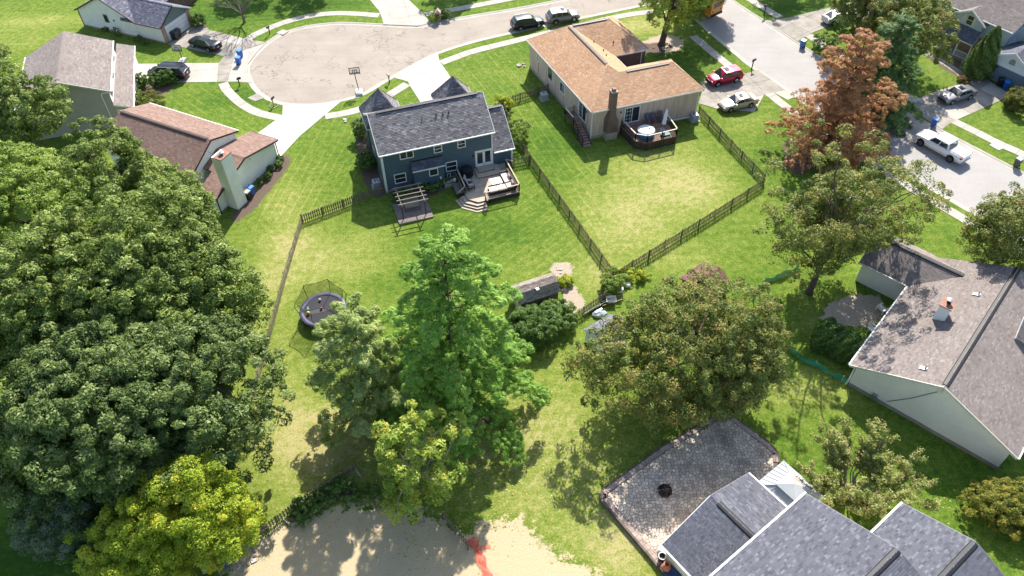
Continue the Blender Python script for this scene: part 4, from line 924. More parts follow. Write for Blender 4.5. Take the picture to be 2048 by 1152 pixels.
# ------------------------------------------------------------------ house across the street, top right
B6 = Frame(G(1886.1, 100), -55.5, 34.5)
def porch_house():
    P = B6.p; u = B6.u; w = B6.w
    h = thing('porch_house', 'pale two-storey house with covered porch and blue garage door across the street', 'house', P(4, 5))
    e = 5.0
    box_walls(h, B6, -3.0, 6.3, 1.6, 10.6, e, GSIDE)
    roof_slope(h, [P(-3.4, 1.2, e), P(6.7, 1.2, e), P(6.7, 6.1, 7.4), P(-3.4, 6.1, 7.4)], SH_TAN, WHITE, .36, .17, seed=81)
    roof_slope(h, [P(-3.4, 11, e), P(6.7, 11, e), P(6.7, 6.1, 7.4), P(-3.4, 6.1, 7.4)], SH_TAN, WHITE, .36, .17, seed=82)
    for a in (-3.0, 6.3): wall(h, [P(a, 1.6, e), P(a, 10.6, e), P(a, 6.1, 7.2)], GSIDE)
    # front gable over the porch
    wall(h, [P(-.9, 1.0, 2.6), P(3.1, 1.0, 2.6), P(3.1, 1.0, 4.7), P(1.1, 1.0, 5.75), P(-.9, 1.0, 4.7)], GSIDE); wall(h, [P(-.9, 1.6, 0), P(-.9, 1.0, 2.6), P(-.9, 1.0, 4.7), P(-.9, 2.4, 4.7), P(-.9, 2.4, 0)], GSIDE)
    roof_slope(h, [P(-1.3, .75, 4.5), P(-1.3, 4, 4.5), P(1.1, 4, 5.85), P(1.1, .75, 5.85)], SH_TAN, WHITE, .36, .17, seed=83); roof_slope(h, [P(3.5, .75, 4.5), P(3.5, 4, 4.5), P(1.1, 4, 5.85), P(1.1, .75, 5.85)], SH_TAN, WHITE, .36, .17, seed=84)
    rake(h, P(-1.3, .72, 4.5), P(1.1, .72, 5.85)); rake(h, P(3.5, .72, 4.5), P(1.1, .72, 5.85))
    window(h, P(.75, 1.0, 3.75), u, -w, 1.0, 1.35, 'sash', CREAMT, .12)
    for a in (.42, 1.83): MB().obox(P(a, .98, 4.4), u * .17, w * .02, Z3 * .65).build('shutter', CREAMT, h)
    roof_slope(h, [P(-1.1, -.75, 2.55), P(3.6, -.75, 2.55), P(3.3, 1.0, 3.6), P(-.9, 1.0, 3.6)], SH_CHAR, WHITE, .36, .17, seed=85)
    gutter(h, P(-1.1, -.8, 2.58), P(3.6, -.8, 2.58), CREAMT)
    MB().prism([P(-1, -.7), P(4, -.7), P(4, 1.6), P(-1, 1.6)], 0, .28).build('porch_floor', CONC_OLD, h)
    for a in (-.8, 1.7, 3.5): MB().obox(P(a, -.6, 1.4), u * .06, w * .06, Z3 * 1.15).build('porch_post', WHITE, h)
    rl = MB(); rl.bar(P(1.75, -.6, 1.15), P(3.45, -.6, 1.15), .06); rl.bar(P(1.75, -.6, .4), P(3.45, -.6, .4), .05)
    for k in range(10): rl.bar(P(1.85 + k * .17, -.6, .4), P(1.85 + k * .17, -.6, 1.15), .03)
    rl.build('railing', WHITE, h)
    MB().obox(P(2.4, 1.55, 1.3), u * .45, w * .03, Z3 * 1.0).build('door', M('dark_red_door', (.06, .012, .012), .5), h)
    wall(h, [P(-.95, .99, .28), P(3.6, 1.5, .28), P(3.6, 1.5, 2.7), P(-.95, .99, 2.7)], BRICK_B)
    # garage block
    g0, g1, f = 5.9, 12.4, -1.4
    wall(h, [P(g0, f, 0), P(g1, f, 0), P(g1, f, 2.6), P((g0 + g1) / 2, f, 4.3), P(g0, f, 2.6)], M('white_gable', (.74, .76, .78), .6, .05)); wall(h, [P(g0, 3, 0), P(g0, f, 0), P(g0, f, 2.6), P(g0, 3, 2.6)], GSIDE); wall(h, [P(g1, f, 0), P(g1, 6, 0), P(g1, 6, 2.6), P(g1, f, 2.6)], GSIDE)
    gc = (g0 + g1) / 2
    for a, sd in ((g0 - .35, 86), (g1 + .35, 87)):
        roof_slope(h, [P(a, f - .35, 2.5), P(a, 6, 2.5), P(gc, 6, 4.4), P(gc, f - .35, 4.4)], SH_CHAR, WHITE, .36, .17, seed=sd); rake(h, P(a, f - .38, 2.5), P(gc, f - .38, 4.4))
    MB().obox(P(gc, f - .03, 1.05), u * 2.6, w * .03, Z3 * 1.05).build('garage_door', DSIDE, h)
    MB().obox(P(gc, f - .05, 2.2), u * 2.8, w * .05, Z3 * .09).build('door_head', WHITE, h)
    ar = MB(); K = [P(gc - .35 + .0, f - .02, 2.75)] + [P(gc + .35 * math.cos(R(180 - k * 20)), f - .02, 3.1 + .35 * math.sin(R(k * 20))) for k in range(10)] + [P(gc + .35, f - .02, 2.75)]
    ar.slab(K, -w * .03); ar.build('arched_vent', STEEL, h)
    gutter(h, P(-3.4, 1.15, e), P(6.7, 1.15, e)); wall(h, [P(6.3, 1.6, 2.6), P(9, 1.6, 2.6), P(9, 6, 2.6), P(6.3, 6, 5)], GSIDE)
    roof_slope(h, [P(6.7, 3.2, 5.2), P(13.5, 3.2, 5.2), P(13.5, 8, 7.2), P(6.7, 8, 7.2)], SH_TAN, WHITE, .36, .17, seed=88); box_walls(h, B6, 6.3, 13.2, 3.5, 11, 5.2, GSIDE)
porch_house()

# ------------------------------------------------------------------ cream house with tan roof, right edge
B7 = Frame(G(1694, 771.6), 47.75, -42.25)
def tan_house():
    P = B7.p; u = B7.u; w = B7.w
    h = thing('tan_house', 'cream-sided house with broad tan roof and white boxed chimney', 'house', P(8, 6))
    a1 = 16.8
    for a in (.15, a1 - .2): wall(h, [P(a, 0, 0), P(a, 12.2, 0), P(a, 12.2, 2.65), P(a, 6.1, 5.35), P(a, 0, 2.65)], CREAM)
    wall(h, [P(a1, 0, 0), P(.15, 0, 0), P(.15, 0, 2.6), P(a1, 0, 2.6)], CREAM); wall(h, [P(.15, 12.2, 0), P(a1, 12.2, 0), P(a1, 12.2, 2.6), P(.15, 12.2, 2.6)], CREAM)
    roof_slope(h, [P(-.1, -.55, 2.55), P(a1, -.55, 2.55), P(a1, 6.1, 5.5), P(-.1, 6.1, 5.5)], SH_TAN, CREAMT, .27, .145, singles=290, near=P(3, 0, 3), seed=91)
    roof_slope(h, [P(-.1, 12.75, 2.55), P(a1, 12.75, 2.55), P(a1, 6.1, 5.5), P(-.1, 6.1, 5.5)], SH_TAN, CREAMT, .27, .145, seed=92)
    ridge(h, P(.15, 6.1, 5.5), P(a1, 6.1, 5.5), SH_TAN, .2, vent=BLACK)
    rake(h, P(-.13, -.55, 2.55), P(-.13, 6.1, 5.5), CREAMT, .06, .22); rake(h, P(-.13, 12.75, 2.55), P(-.13, 6.1, 5.5), CREAMT, .06, .22)
    gutter(h, P(-.1, -.62, 2.58), P(11.7, -.62, 2.58)); gutter(h, P(-.1, 12.82, 2.58), P(a1, 12.82, 2.58))
    # cross wing towards the trees
    W = 4.1
    roof_slope(h, [P(11.75, -5.2, 2.55), P(11.75, -.55, 2.55), P(14.5, 2.95, W), P(14.5, -5.2, W)], SH_TAN, CREAMT, .27, .145, seed=93)
    roof_slope(h, [P(17.25, -5.2, 2.55), P(17.25, -.55, 2.55), P(14.5, 2.95, W), P(14.5, -5.2, W)], SH_TAN, CREAMT, .27, .145, seed=94)
    ridge(h, P(14.5, -5.0, W), P(14.5, 2.8, W), SH_TAN, .18, vent=BLACK); gutter(h, P(11.7, -5.2, 2.58), P(11.7, -.6, 2.58), CREAMT)
    wall(h, [P(12.1, -4.9, 0), P(12.1, 0, 0), P(12.1, 0, 2.55), P(12.1, -4.9, 2.55)], CREAM); wall(h, [P(12.1, -4.9, 0), P(16.9, -4.9, 0), P(16.9, -4.9, 2.55), P(14.5, -4.9, 3.95), P(12.1, -4.9, 2.55)], CREAM); wall(h, [P(16.9, -4.9, 0), P(16.9, 0, 0), P(16.9, 0, 2.55), P(16.9, -4.9, 2.55)], CREAM)
    c = MB().prism([P(7.7, 2.65), P(8.75, 2.65), P(8.75, 3.55), P(7.7, 3.55)], 3.7, 5.75).build('chimney', WSIDE, h)
    MB().prism([P(7.6, 2.55), P(8.85, 2.55), P(8.85, 3.65), P(7.6, 3.65)], 5.75, 5.83).build('chimney_cap', MATS.get('rusty_cap') or M('rusty_cap', (.28, .14, .10), .7, .3, 3), c)
    MB().lathe(P(8.3, 3.1, 5.83), [(.17, 0), (.17, .35), (.15, .35), (.15, .02)], 14).build('flue', BLACK, c); MB().lathe(P(8.3, 3.1, 6.2), [(.26, 0), (.26, .05), (.03, .1)], 14).build('flue_cap', STEEL, c)
    for a, b in ((12.0, 4.6), (1.4, 4.3)):
        z = 2.55 + (b + .55) * .4436
        pipe_vent(h, P(a, b, z), .3, .06); MB().obox(P(a, b - .14, z - .0 + .04), u * .18, (w * .26 + Z3 * .115), Z3 * .01).build('vent_flashing', WHITE, h)
    # dormer beyond the ridge, meter and cable on the gable
    roof_slope(h, [P(9.5, 12.0, 4.3), P(9.5, 8.6, 4.6), P(11.2, 8.3, 5.6), P(11.2, 12.0, 5.6)], SH_TAN, WHITE, .34, .16, seed=95); rake(h, P(9.5, 8.6, 4.62), P(11.2, 8.3, 5.62), WHITE, .1, .16)
    MB().obox(P(.12, 6.0, 4.75), u * .03, w * .22, Z3 * .18).build('gable_vent', CREAMT, h)
    MB().tube([P(.1, 5.9, 4.5), P(.1, 4.6, 2.4), P(.1, 3.2, .6)], .022, 5).build('cable', BLACK, h)
    MB().prism([P(.1, -.05), P(.2, -.05), P(.2, 12.25), P(.1, 12.25)], 0, .35).build('foundation', CONC_OLD, h)
    downspout(h, P(.2, -.12), 2.5); MB().obox(P(.02, 2.2, .5), u * .15, w * .2, Z3 * .3).build('meter_box', STEEL, h)
tan_house()

# ------------------------------------------------------------------ charcoal-roofed house, bottom right
B8 = Frame(G(1428, 1152, 2.7), 37, -53)
def charcoal_house():
    P = B8.p; u = B8.u; w = B8.w
    h = thing('charcoal_house', 'house with charcoal shingle roofs and white gutters beside stone patio', 'house', P(3, 4))
    e, E, T = 2.66, 4.98, 7.2; GREYR = M('grey_drip_edge', (.16, .16, .17), .6, .1)
    # two-storey main block
    m0, m1, mr, a1 = .33, 13.0, 6.68, 8.3
    roof_slope(h, [P(-9, m0, E), P(a1, m0, E), P(a1, mr, T), P(-9, mr, T)], SH_CHAR, WHITE, .31, .14, singles=150, near=P(4, 1, 5), seed=101)
    roof_slope(h, [P(-9, m1, E), P(a1, m1, E), P(a1, mr, T), P(-9, mr, T)], SH_CHAR, WHITE, .4, .17, seed=102)
    ridge(h, P(-9, mr, T), P(a1 - .1, mr, T), SH_CHAR, .2, vent=BLACK); rake(h, P(a1 + .03, m0, E), P(a1 + .03, mr, T), GREYR); rake(h, P(a1 + .03, m1, E), P(a1 + .03, mr, T), GREYR)
    MB().bar(P(-9, m0 - .07, E + .0), P(a1 + .05, m0 - .07, E + .0), .14, .13).build('gutter', WHITE, h)
    for k in range(9): MB().obox(P(-7.4 + k * 1.9, m0 - .07, E + .075), u * .02, w * .09, Z3 * .01).build('gutter_strap', WHITE, h)
    W = E - .05
    wall(h, [P(-9, .75, 0), P(a1 - .3, .75, 0), P(a1 - .3, .75, W), P(-9, .75, W)], CREAM); wall(h, [P(a1 - .3, .75, 0), P(a1 - .3, m1 - .4, 0), P(a1 - .3, m1 - .4, W), P(a1 - .3, mr, T - .15), P(a1 - .3, .75, W)], CREAM)
    wall(h, [P(a1 - .3, m1 - .4, 0), P(-9, m1 - .4, 0), P(-9, m1 - .4, W), P(a1 - .3, m1 - .4, W)], CREAM)
    # low cross gable over the patio, tucked under the main eave
    S0, z = -3.72, 4.5
    roof_slope(h, [P(-1.2, S0, e), P(-1.2, .74, e), P(3.3, .74, z), P(3.3, S0, z)], SH_CHAR, WHITE, .31, .14, singles=90, near=P(1, -3, 3.5), seed=103)
    roof_slope(h, [P(7.8, S0, e), P(7.8, .74, e), P(3.3, .74, z), P(3.3, S0, z)], SH_CHAR, WHITE, .31, .14, singles=50, near=P(5, -3, 3.5), seed=104)
    ridge(h, P(3.3, S0 + .7, z), P(3.3, .3, z), SH_CHAR, .2, vent=BLACK)
    rake(h, P(-1.2, S0 - .02, e), P(3.3, S0 - .02, z)); rake(h, P(7.8, S0 - .02, e), P(3.3, S0 - .02, z), GREYR); gutter(h, P(7.86, S0, e + .04), P(7.86, .7, e + .04)); gutter(h, P(-1.26, S0, e + .04), P(-1.26, .7, e + .04))
    ws = e - .06
    wall(h, [P(-.85, S0 + .4, 0), P(7.45, S0 + .4, 0), P(7.45, S0 + .4, ws), P(3.3, S0 + .4, z - .15), P(-.85, S0 + .4, ws)], CREAM); wall(h, [P(-.85, 0.75, 0), P(-.85, S0 + .4, 0), P(-.85, S0 + .4, ws), P(-.85, .75, ws)], CREAM); wall(h, [P(7.45, S0 + .4, 0), P(7.45, .75, 0), P(7.45, .75, ws), P(7.45, S0 + .4, ws)], CREAM)
    # right wing, set back
    b0, br, b1, W1, R2 = 4.83, 9.37, 13.9, 12.9, 6.75
    roof_slope(h, [P(8.05, b0, E), P(W1, b0, E), P(W1, br, R2), P(6.2, br, R2)], SH_CHAR, WHITE, .31, .14, seed=107)
    roof_slope(h, [P(8.05, b1, E), P(W1, b1, E), P(W1, br, R2), P(6.2, br, R2)], SH_CHAR, WHITE, .4, .17, seed=108)
    ridge(h, P(7.0, br, R2), P(W1 - .1, br, R2), SH_CHAR, .2, vent=BLACK); MB().bar(P(a1, b0 - .07, E), P(W1, b0 - .07, E), .14, .13).build('gutter', WHITE, h)
    rake(h, P(W1 + .03, b0, E), P(W1 + .03, br, R2), GREYR); rake(h, P(W1 + .03, b1, E), P(W1 + .03, br, R2), GREYR)
    wall(h, [P(8, b0 + .4, 0), P(W1 - .3, b0 + .4, 0), P(W1 - .3, b0 + .4, W), P(8, b0 + .4, W)], CREAM); wall(h, [P(W1 - .3, b0 + .4, 0), P(W1 - .3, b1 - .4, 0), P(W1 - .3, b1 - .4, W), P(W1 - .3, br, R2 - .15), P(W1 - .3, b0 + .4, W)], CREAM); wall(h, [P(W1 - .3, b1 - .4, 0), P(8, b1 - .4, 0), P(8, b1 - .4, W), P(W1 - .3, b1 - .4, W)], CREAM)
    downspout(h, P(-.95, S0 + .45), 2.6)
charcoal_house()

# metal-roofed gazebo in the corner of the patio
def gazebo():
    P = B8.p; g = thing('patio_gazebo', 'gazebo with pale grey standing-seam metal roof on stone patio', 'gazebo', P(9.3, -.9, .0))
    MET = M('pale_metal_roof', (.36, .375, .38), .7, .06, 1.0, metal=0.0, spec=.2)
    a0, a1, b0, b1, ze, zt = 7.6, 10.9, -2.9, 1.0, 2.35, 3.25
    ac, bc = (a0 + a1) / 2, (b0 + b1) / 2; C = [P(a0, b0, ze), P(a1, b0, ze), P(a1, b1, ze), P(a0, b1, ze)]
    I = [P(ac - .75, bc - .8, zt - .28), P(ac + .75, bc - .8, zt - .28), P(ac + .75, bc + .8, zt - .28), P(ac - .75, bc + .8, zt - .28)]
    for i in range(4):
        j = (i + 1) % 4; pn = MB().slab([C[i], C[j], I[j], I[i]], (0, 0, -.03)).build('roof_panel', MET, g); sm = MB()
        for k in range(1, 8):
            t = k / 8; p = C[i].lerp(C[j], t); tt = min(1.0, max(0.0, (t - .23) / .54)); q = I[i].lerp(I[j], tt)
            if t < .23: q = C[i].lerp(I[i], t / .23)
            if t > .77: q = C[j].lerp(I[j], (1 - t) / .23)
            sm.bar(p + Z3 * .02, q + Z3 * .02, .03, .03)
        sm.bar(C[i] + Z3 * .02, I[i] + Z3 * .02, .05, .05); sm.build('seam', MET, pn)
    T = P(ac, bc, zt + .18); J = [p + Z3 * .16 + (p - P(ac, bc, zt)) * .12 for p in I]
    for i in range(4): MB().poly(J[i], J[(i + 1) % 4], T).build('cupola_panel', MET if i != 1 else M('rusty_panel', (.33, .29, .26), .5, .2), g)
    cv = MB()
    for i in range(4): cv.slab([I[i], I[(i + 1) % 4], J[(i + 1) % 4], J[i]], (0, 0, -.02))
    cv.build('cupola_vent', BLACK, g)
    for a, b in ((a0 + .3, b0 + .3), (a1 - .3, b0 + .3), (a1 - .3, b1 - .3), (a0 + .3, b1 - .3)): MB().obox(P(a, b, 1.2), (.05, 0, 0), (0, .05, 0), (0, 0, 1.2)).build('post', BLACK, g)
gazebo()

# ------------------------------------------------------------------ picket fences
PICK = M('weathered_picket', (0.185, 0.145, 0.105), 0.9, 0.2, 3.0, piece=.3, bmp=.3)
PICK_L = M('pale_picket', (0.36, 0.30, 0.22), 0.9, 0.2, 3.0, piece=.25, bmp=.3)
def picket_mesh(h, w=.115, t=.022, mat=None):
    me = bpy.data.meshes.new('picket'); s = w / 2; c = w * .32
    out = [(-s, .04), (s, .04), (s, h - c), (s - c, h), (-s + c, h), (-s, h - c)]
    v = [(x, -t / 2, z) for x, z in out] + [(x, t / 2, z) for x, z in out]; k = len(out)
    me.from_pydata(v, [], [tuple(range(k)), tuple(range(2 * k - 1, k - 1, -1))] + [(i, k + i, k + (i + 1) % k, (i + 1) % k) for i in range(k)]); me.materials.append(mat or PICK)
    return me
PM = {}
def fence(px, label, h=1.12, sp=.225, mat=None, flip=1, group='wooden picket fences', post=2.4):
    mat = mat or PICK
    if (h, mat.name) not in PM: PM[h, mat.name] = picket_mesh(h, mat=mat)
    me = PM[h, mat.name]; pts = [G(u, v) for u, v in px]; f = thing('picket_fence', label, 'fence', pts[0], group=group); rr = random.Random(len(px) * 7 + int(px[0][0]))
    for a, b in zip(pts, pts[1:]):
        d = b - a; L = d.length; d.normalize(); nrm = Vector((-d.y, d.x, 0)) * flip; az_ = math.atan2(d.y, d.x); np_ = max(1, round(L / post))
        for i in range(np_ + 1):
            p = a + d * L * i / np_; MB().obox(p + nrm * .085 + Z3 * (h / 2 - .02), d * .045, nrm * .045, Z3 * (h / 2 - .02)).build('post', mat, f)
            if i < np_:
                q = a + d * L * (i + 1) / np_
                for z in (.28, h - .28): MB().bar(p + nrm * .03 + Z3 * z, q + nrm * .03 + Z3 * z, .035, .085).build('rail', mat, f)
        k = int(L / sp)
        for i in range(k):
            o = bpy.data.objects.new('picket', me); COL.objects.link(o); o.parent = f
            p = a + d * (i + .5) * L / k; o.location = p - ORG[f.name] + Z3 * rr.uniform(-.025, .02); o.rotation_euler = (rr.uniform(-.03, .03), rr.uniform(-.015, .015), az_)
    return f
fence([(605, 446), (688, 415), (768, 385)], 'picket fence from blue house corner to the left yard corner')
fence([(606, 445), (572, 560), (531, 714), (508, 800)], 'picket fence down the left side of the trampoline yard', mat=PICK_L, flip=-1)
fence([(512, 1078), (600, 1012), (712, 938)], 'low picket fence behind the raised bed near bottom left', h=1.0)
fence([(780, 898), (880, 845), (960, 775), (1036, 710), (1120, 662), (1212, 598), (1228, 557)], 'picket fence running from large pine past shed to yard corner')
fence([(1004, 214), (1036, 285), (1062, 326), (1120, 407), (1226, 555)], 'long picket fence dividing blue house yard from orange house yard', flip=-1)
fence([(1028, 333), (1060, 326)], 'short picket fence joining blue house wing to dividing fence')
fence([(1006, 212), (1076, 190), (1097, 183)], 'short picket fence between blue house wing and orange house')
fence([(1396, 226), (1460, 296), (1526, 364)], 'picket fence along right side of orange house yard')
fence([(1232, 557), (1330, 496), (1430, 434), (1527, 372)], 'picket fence closing the bottom of orange house yard')
fence([(888, 1038), (914, 1067), (938, 1098)], 'short dark picket fence at edge of straw ground', h=1.15, flip=-1)
# paper notice on the short dark fence
_p = G(921, 1072); tag(MB().obox(_p + V(-.10, -.07, .72), V(.13, .12, 0), V(.004, -.004, 0), V(0, 0, .18)).build('paper_notice', WHITE), 'white paper notice fixed to short dark fence', 'notice')

# ------------------------------------------------------------------ decks
def planks(parent, fr, poly, z, wdt, mat, along='a', thick=.035, name='plank'):
    "boards laid one by one over a plan polygon (a, b)"
    k = 0 if along == 'a' else 1; c = [p[1 - k] for p in poly]; y = min(c); rr = random.Random(int(z * 100) + len(poly))
    while y < max(c) - .03:
        q = clip_half(poly, (0, y + .006) if k == 0 else (y + .006, 0), (0, -1) if k == 0 else (-1, 0))
        q = clip_half(q, (0, y + wdt - .006) if k == 0 else (y + wdt - .006, 0), (0, 1) if k == 0 else (1, 0)) if len(q) > 2 else q
        if len(q) > 2 and area(q) > .004: MB().prism([fr.p(a, b) for a, b in q], z - thick, z + rr.uniform(-.003, .003)).build(name, mat, parent)
        y += wdt
def railing(parent, fr, pts, z, h=.95, pm=None, topm=None, sp=.13, name='railing', posts=True):
    pm = pm or DECKD; topm = topm or DECKL
    for (a0, b0), (a1, b1) in zip(pts, pts[1:]):
        p, q = fr.p(a0, b0, z), fr.p(a1, b1, z); L = (q - p).length; d = (q - p).normalized()
        r = MB().bar(p + Z3 * h, q + Z3 * h, .13, .04).build('rail_cap', topm, parent)
        MB().bar(p + Z3 * .1, q + Z3 * .1, .05, .06).build('bottom_rail', pm, parent)
        for i in range(1, int(L / sp)):
            t = p + d * (i * L / int(L / sp)); MB().bar(t + Z3 * .1, t + Z3 * (h - .02), .03).build('baluster', pm, parent)
        if posts:
            for t in (p, q): MB().bar(t + Z3 * -.1, t + Z3 * (h + .04), .1).build('post', pm, parent)
DECKL = M('deck_board', (0.46, 0.37, 0.28), 0.8, 0.15, 2.5, piece=.16, bmp=.2); DECKD = M('dark_rail', (0.055, 0.037, 0.03), 0.6, 0.2)
DECKR = M('red_deck_board', (0.30, 0.185, 0.14), 0.8, 0.18, 2.5, piece=.16, bmp=.2); DECKG = M('grey_deck_board', (0.20, 0.165, 0.145), 0.85, 0.2, 2.5, piece=.2, bmp=.2)
SKIRT = M('dark_skirt', (0.075, 0.052, 0.04), 0.8, 0.3, 3.0, piece=.3)
def blue_deck():
    P = B4.p; d = thing('wooden_deck', 'brown wooden deck with curved steps behind blue house', 'deck', P(10, -3))
    top = [(7.75, -.05), (13.45, -.05), (13.45, -5.35), (9.5, -5.42), (8.7, -5.45), (7.83, -4.65), (7.75, -3.7)]
    planks(d, B4, top, .5, .14, DECKL)
    MB().prism([P(a * .985 + .15, b * .98 - .05) for a, b in top], .02, .46).build('skirting', SKIRT, d)
    # three curved steps at the corner
    for k, (z, off) in enumerate(((.35, .33), (.2, .66), (.06, .99))):
        st = [(9.5, -5.40 - .0), (9.5, -5.42 - off), (8.62 - off * .35, -5.5 - off * .95), (7.7 - off * .8, -4.75 - off * .5), (7.62 - off, -3.8), (7.75, -3.7), (7.83, -4.65), (8.7, -5.45)]
        s = MB().prism([P(a, b) for a, b in st], z - .04, z).build('step', DECKL, d)
        MB().prism([P(a + (8.9 - a) * .04, b + (-4.4 - b) * .04) for a, b in st], 0, z - .04).build('riser', DECKD, s)
    railing(d, B4, [(13.38, -.6), (13.38, -5.2), (9.55, -5.3)], .5); railing(d, B4, [(7.85, -.4), (7.85, -3.6)], .5, posts=True)
    # stair rails
    for a0, b0, a1, b1 in ((7.85, -3.6, 7.0, -3.95), (9.55, -5.3, 9.5, -6.2), (13.38, -.6, 14.1, -.75)):
        MB().bar(P(a0, b0, 1.45), P(a1, b1, 1.1), .12, .04).build('rail_cap', DECKL, d); MB().bar(P(a1, b1, 0), P(a1, b1, 1.12), .09).build('post', DECKD, d)
        for k in range(1, 6): t = k / 6; MB().bar(P(a0 + (a1 - a0) * t, b0 + (b1 - b0) * t, .4), P(a0 + (a1 - a0) * t, b0 + (b1 - b0) * t, 1.4 - .3 * t), .03).build('baluster', DECKD, d)
    # two steps up to the french door
    for a0, a1, b0, z in ((9.85, 12.55, -1.75, .65), (10.15, 12.0, -1.05, .8)):
        MB().prism([P(a0, b0), P(a1, b0), P(a1, -.05), P(a0, -.05)], z - .05, z).build('step', DECKL, d); MB().prism([P(a0 + .03, b0 + .03), P(a1 - .03, b0 + .03), P(a1 - .03, -.05), P(a0 + .03, -.05)], .5, z - .05).build('riser', DECKD, d)
blue_deck()
def orange_deck():
    P = B5.p; d = thing('raised_deck', 'raised deck with dark skirting and black railing behind orange house', 'deck', P(6.5, -2))
    top = [(3.85, .25), (9.3, .25), (9.3, -.6), (8.75, -3.7), (4.95, -3.85), (3.9, -3.05)]
    planks(d, B5, top, 1.05, .14, DECKR)
    for (a0, b0), (a1, b1) in zip(top[1:] + top[:1], top[2:] + top[:2]):
        L = math.hypot(a1 - a0, b1 - b0); k = max(1, int(L / .24))
        if b0 == .25 and b1 == .25: continue
        for i in range(k):
            p = P(a0 + (a1 - a0) * (i + .04) / k, b0 + (b1 - b0) * (i + .04) / k); q = P(a0 + (a1 - a0) * (i + .96) / k, b0 + (b1 - b0) * (i + .96) / k); e = (q - p).normalized(); nn = Vector((e.y, -e.x, 0)) * .012
            MB().slab([p, q, q + Z3 * 1.0, p + Z3 * 1.0], nn).build('skirt_board', SKIRT, d)
    railing(d, B5, [(3.93, .1), (3.95, -3.0), (4.97, -3.75), (6.8, -3.7), (8.7, -3.62), (9.2, -.65)], 1.05, pm=BLACK, topm=M('tan_rail', (.55, .47, .37), .7))
    MB().prism([P(4.2, -.35), P(6.3, -.35), P(6.3, .25), P(4.2, .25)], 1.06, 1.2).build('door_step', DECKR, d)
    tag(MB().bar(P(9.5, .12, .42), P(13.3, .12, .30), .09).build('drain_pipe', WHITE), 'white drain pipe running along base of orange house wall', 'pipe')
orange_deck()
def side_stair():
    P = B5.p; d = thing('side_stair', 'dark railed landing with wooden stair down the left wall of orange house', 'stair', P(-.5, 1.5))
    planks(d, B5, [(-1.1, 2.1), (.25, 2.1), (.25, 4.4), (-1.1, 4.4)], 1.15, .14, DECKR)
    n = 8
    for i in range(n):
        b1 = 2.1 - i * .375; z = 1.15 - (i + 1) * 1.15 / (n + .2); MB().prism([P(-1.15 - i * .03, b1 - .4), P(.05 - i * .03, b1 - .4), P(.05 - i * .03, b1), P(-1.15 - i * .03, b1)], z - .045, z).build('tread', DECKR, d)
    for a in (-1.13, .02): MB().bar(P(a, 2.1, 1.0), P(a - .22, -.95, -.06), .05, .24).build('stringer', DECKD, d)
    railing(d, B5, [(.1, 4.38), (-1.06, 4.38), (-1.06, 2.1)], 1.15, pm=BLACK, topm=MATS['tan_rail'])
    a, b = P(-1.1, 2.1, 2.05), P(-1.35, -.9, 1.0); MB().bar(a, b, .1, .05).build('rail_cap', BLACK, d)
    for k in range(1, 12): t = k / 12; MB().bar(a.lerp(b, t), a.lerp(b, t) - Z3 * .85, .03).build('baluster', BLACK, d)
    for bb in (.6, -.9): t = (2.1 - bb) / 3.0; MB().bar(a.lerp(b, t) + Z3 * .05, Vector((*a.lerp(b, t).xy, 0)), .1).build('post', BLACK, d)
    for bb in (2.2, 4.3): MB().bar(P(-1.0, bb, 0), P(-1.0, bb, 1.1), .1).build('post', DECKD, d)
side_stair()
def pergola():
    P = B4.p; pd = thing('pergola_pad', 'low grey wooden platform under the pergola', 'platform', P(2, -4))
    planks(pd, B4, [(.12, -5.6), (3.75, -5.6), (3.75, -2.3), (.12, -2.3)], .17, .14, DECKG); MB().prism([P(.16, -5.56), P(3.7, -5.56), P(3.7, -2.35), P(.16, -2.35)], 0, .13).build('frame', SKIRT, pd)
    MB().bar(P(.1, -5.62, .1), P(3.77, -5.62, .1), .04, .16).build('edge_board', DECKL, pd)
    g = thing('pergola', 'dark post pergola with five pale slats over wooden platform', 'pergola', P(2, -3.8, .17)); PGW = M('pergola_slat', (.24, .21, .175), .8, .15)
    for a in (.7, 3.12):
        for b in (-5.05, -2.45): MB().bar(P(a, b, .17), P(a, b, 2.12), .1).build('post', DECKD, g)
        MB().bar(P(a, -5.3, 2.1), P(a, -2.1, 2.1), .06, .12).build('beam', PGW, g)
    for k in range(5): MB().bar(P(.35, -5.1 + k * .68, 2.2), P(3.5, -5.15 + k * .68, 2.2), .07, .09).build('slat', PGW, g)
    s = thing('swing_bench', 'weathered wooden swing bench hanging under the pergola', 'bench', P(1.95, -3.7, .17)); OLD = M('old_bench_wood', (.26, .215, .165), .9, .25, 4, piece=.2)
    for k in range(6): MB().obox(P(1.95, -4.05 + k * .115, .72 + k * .05), B4.u * .78, (B4.w * .05 + Z3 * .02), Z3 * .015).build('seat_slat', OLD, s)
    for k in range(4): MB().obox(P(1.95, -3.32 + k * .03, 1.05 + k * .12), B4.u * .78, B4.w * .012, Z3 * .05).build('back_slat', OLD, s)
    for a in (1.2, 2.7):
        MB().bar(P(a, -4.15, .62), P(a, -3.3, .68), .06).build('seat_frame', DECKD, s); MB().bar(P(a, -3.3, .68), P(a, -3.15, 1.5), .05).build('back_frame', DECKD, s); MB().bar(P(a, -4.1, .95), P(a, -3.25, .98), .06, .03).build('armrest', OLD, s)
        MB().bar(P(a, -4.1, .17), P(a, -4.1, .62), .05).build('leg', DECKD, s); MB().bar(P(a, -3.35, .17), P(a, -3.35, .66), .05).build('leg', DECKD, s)
pergola()

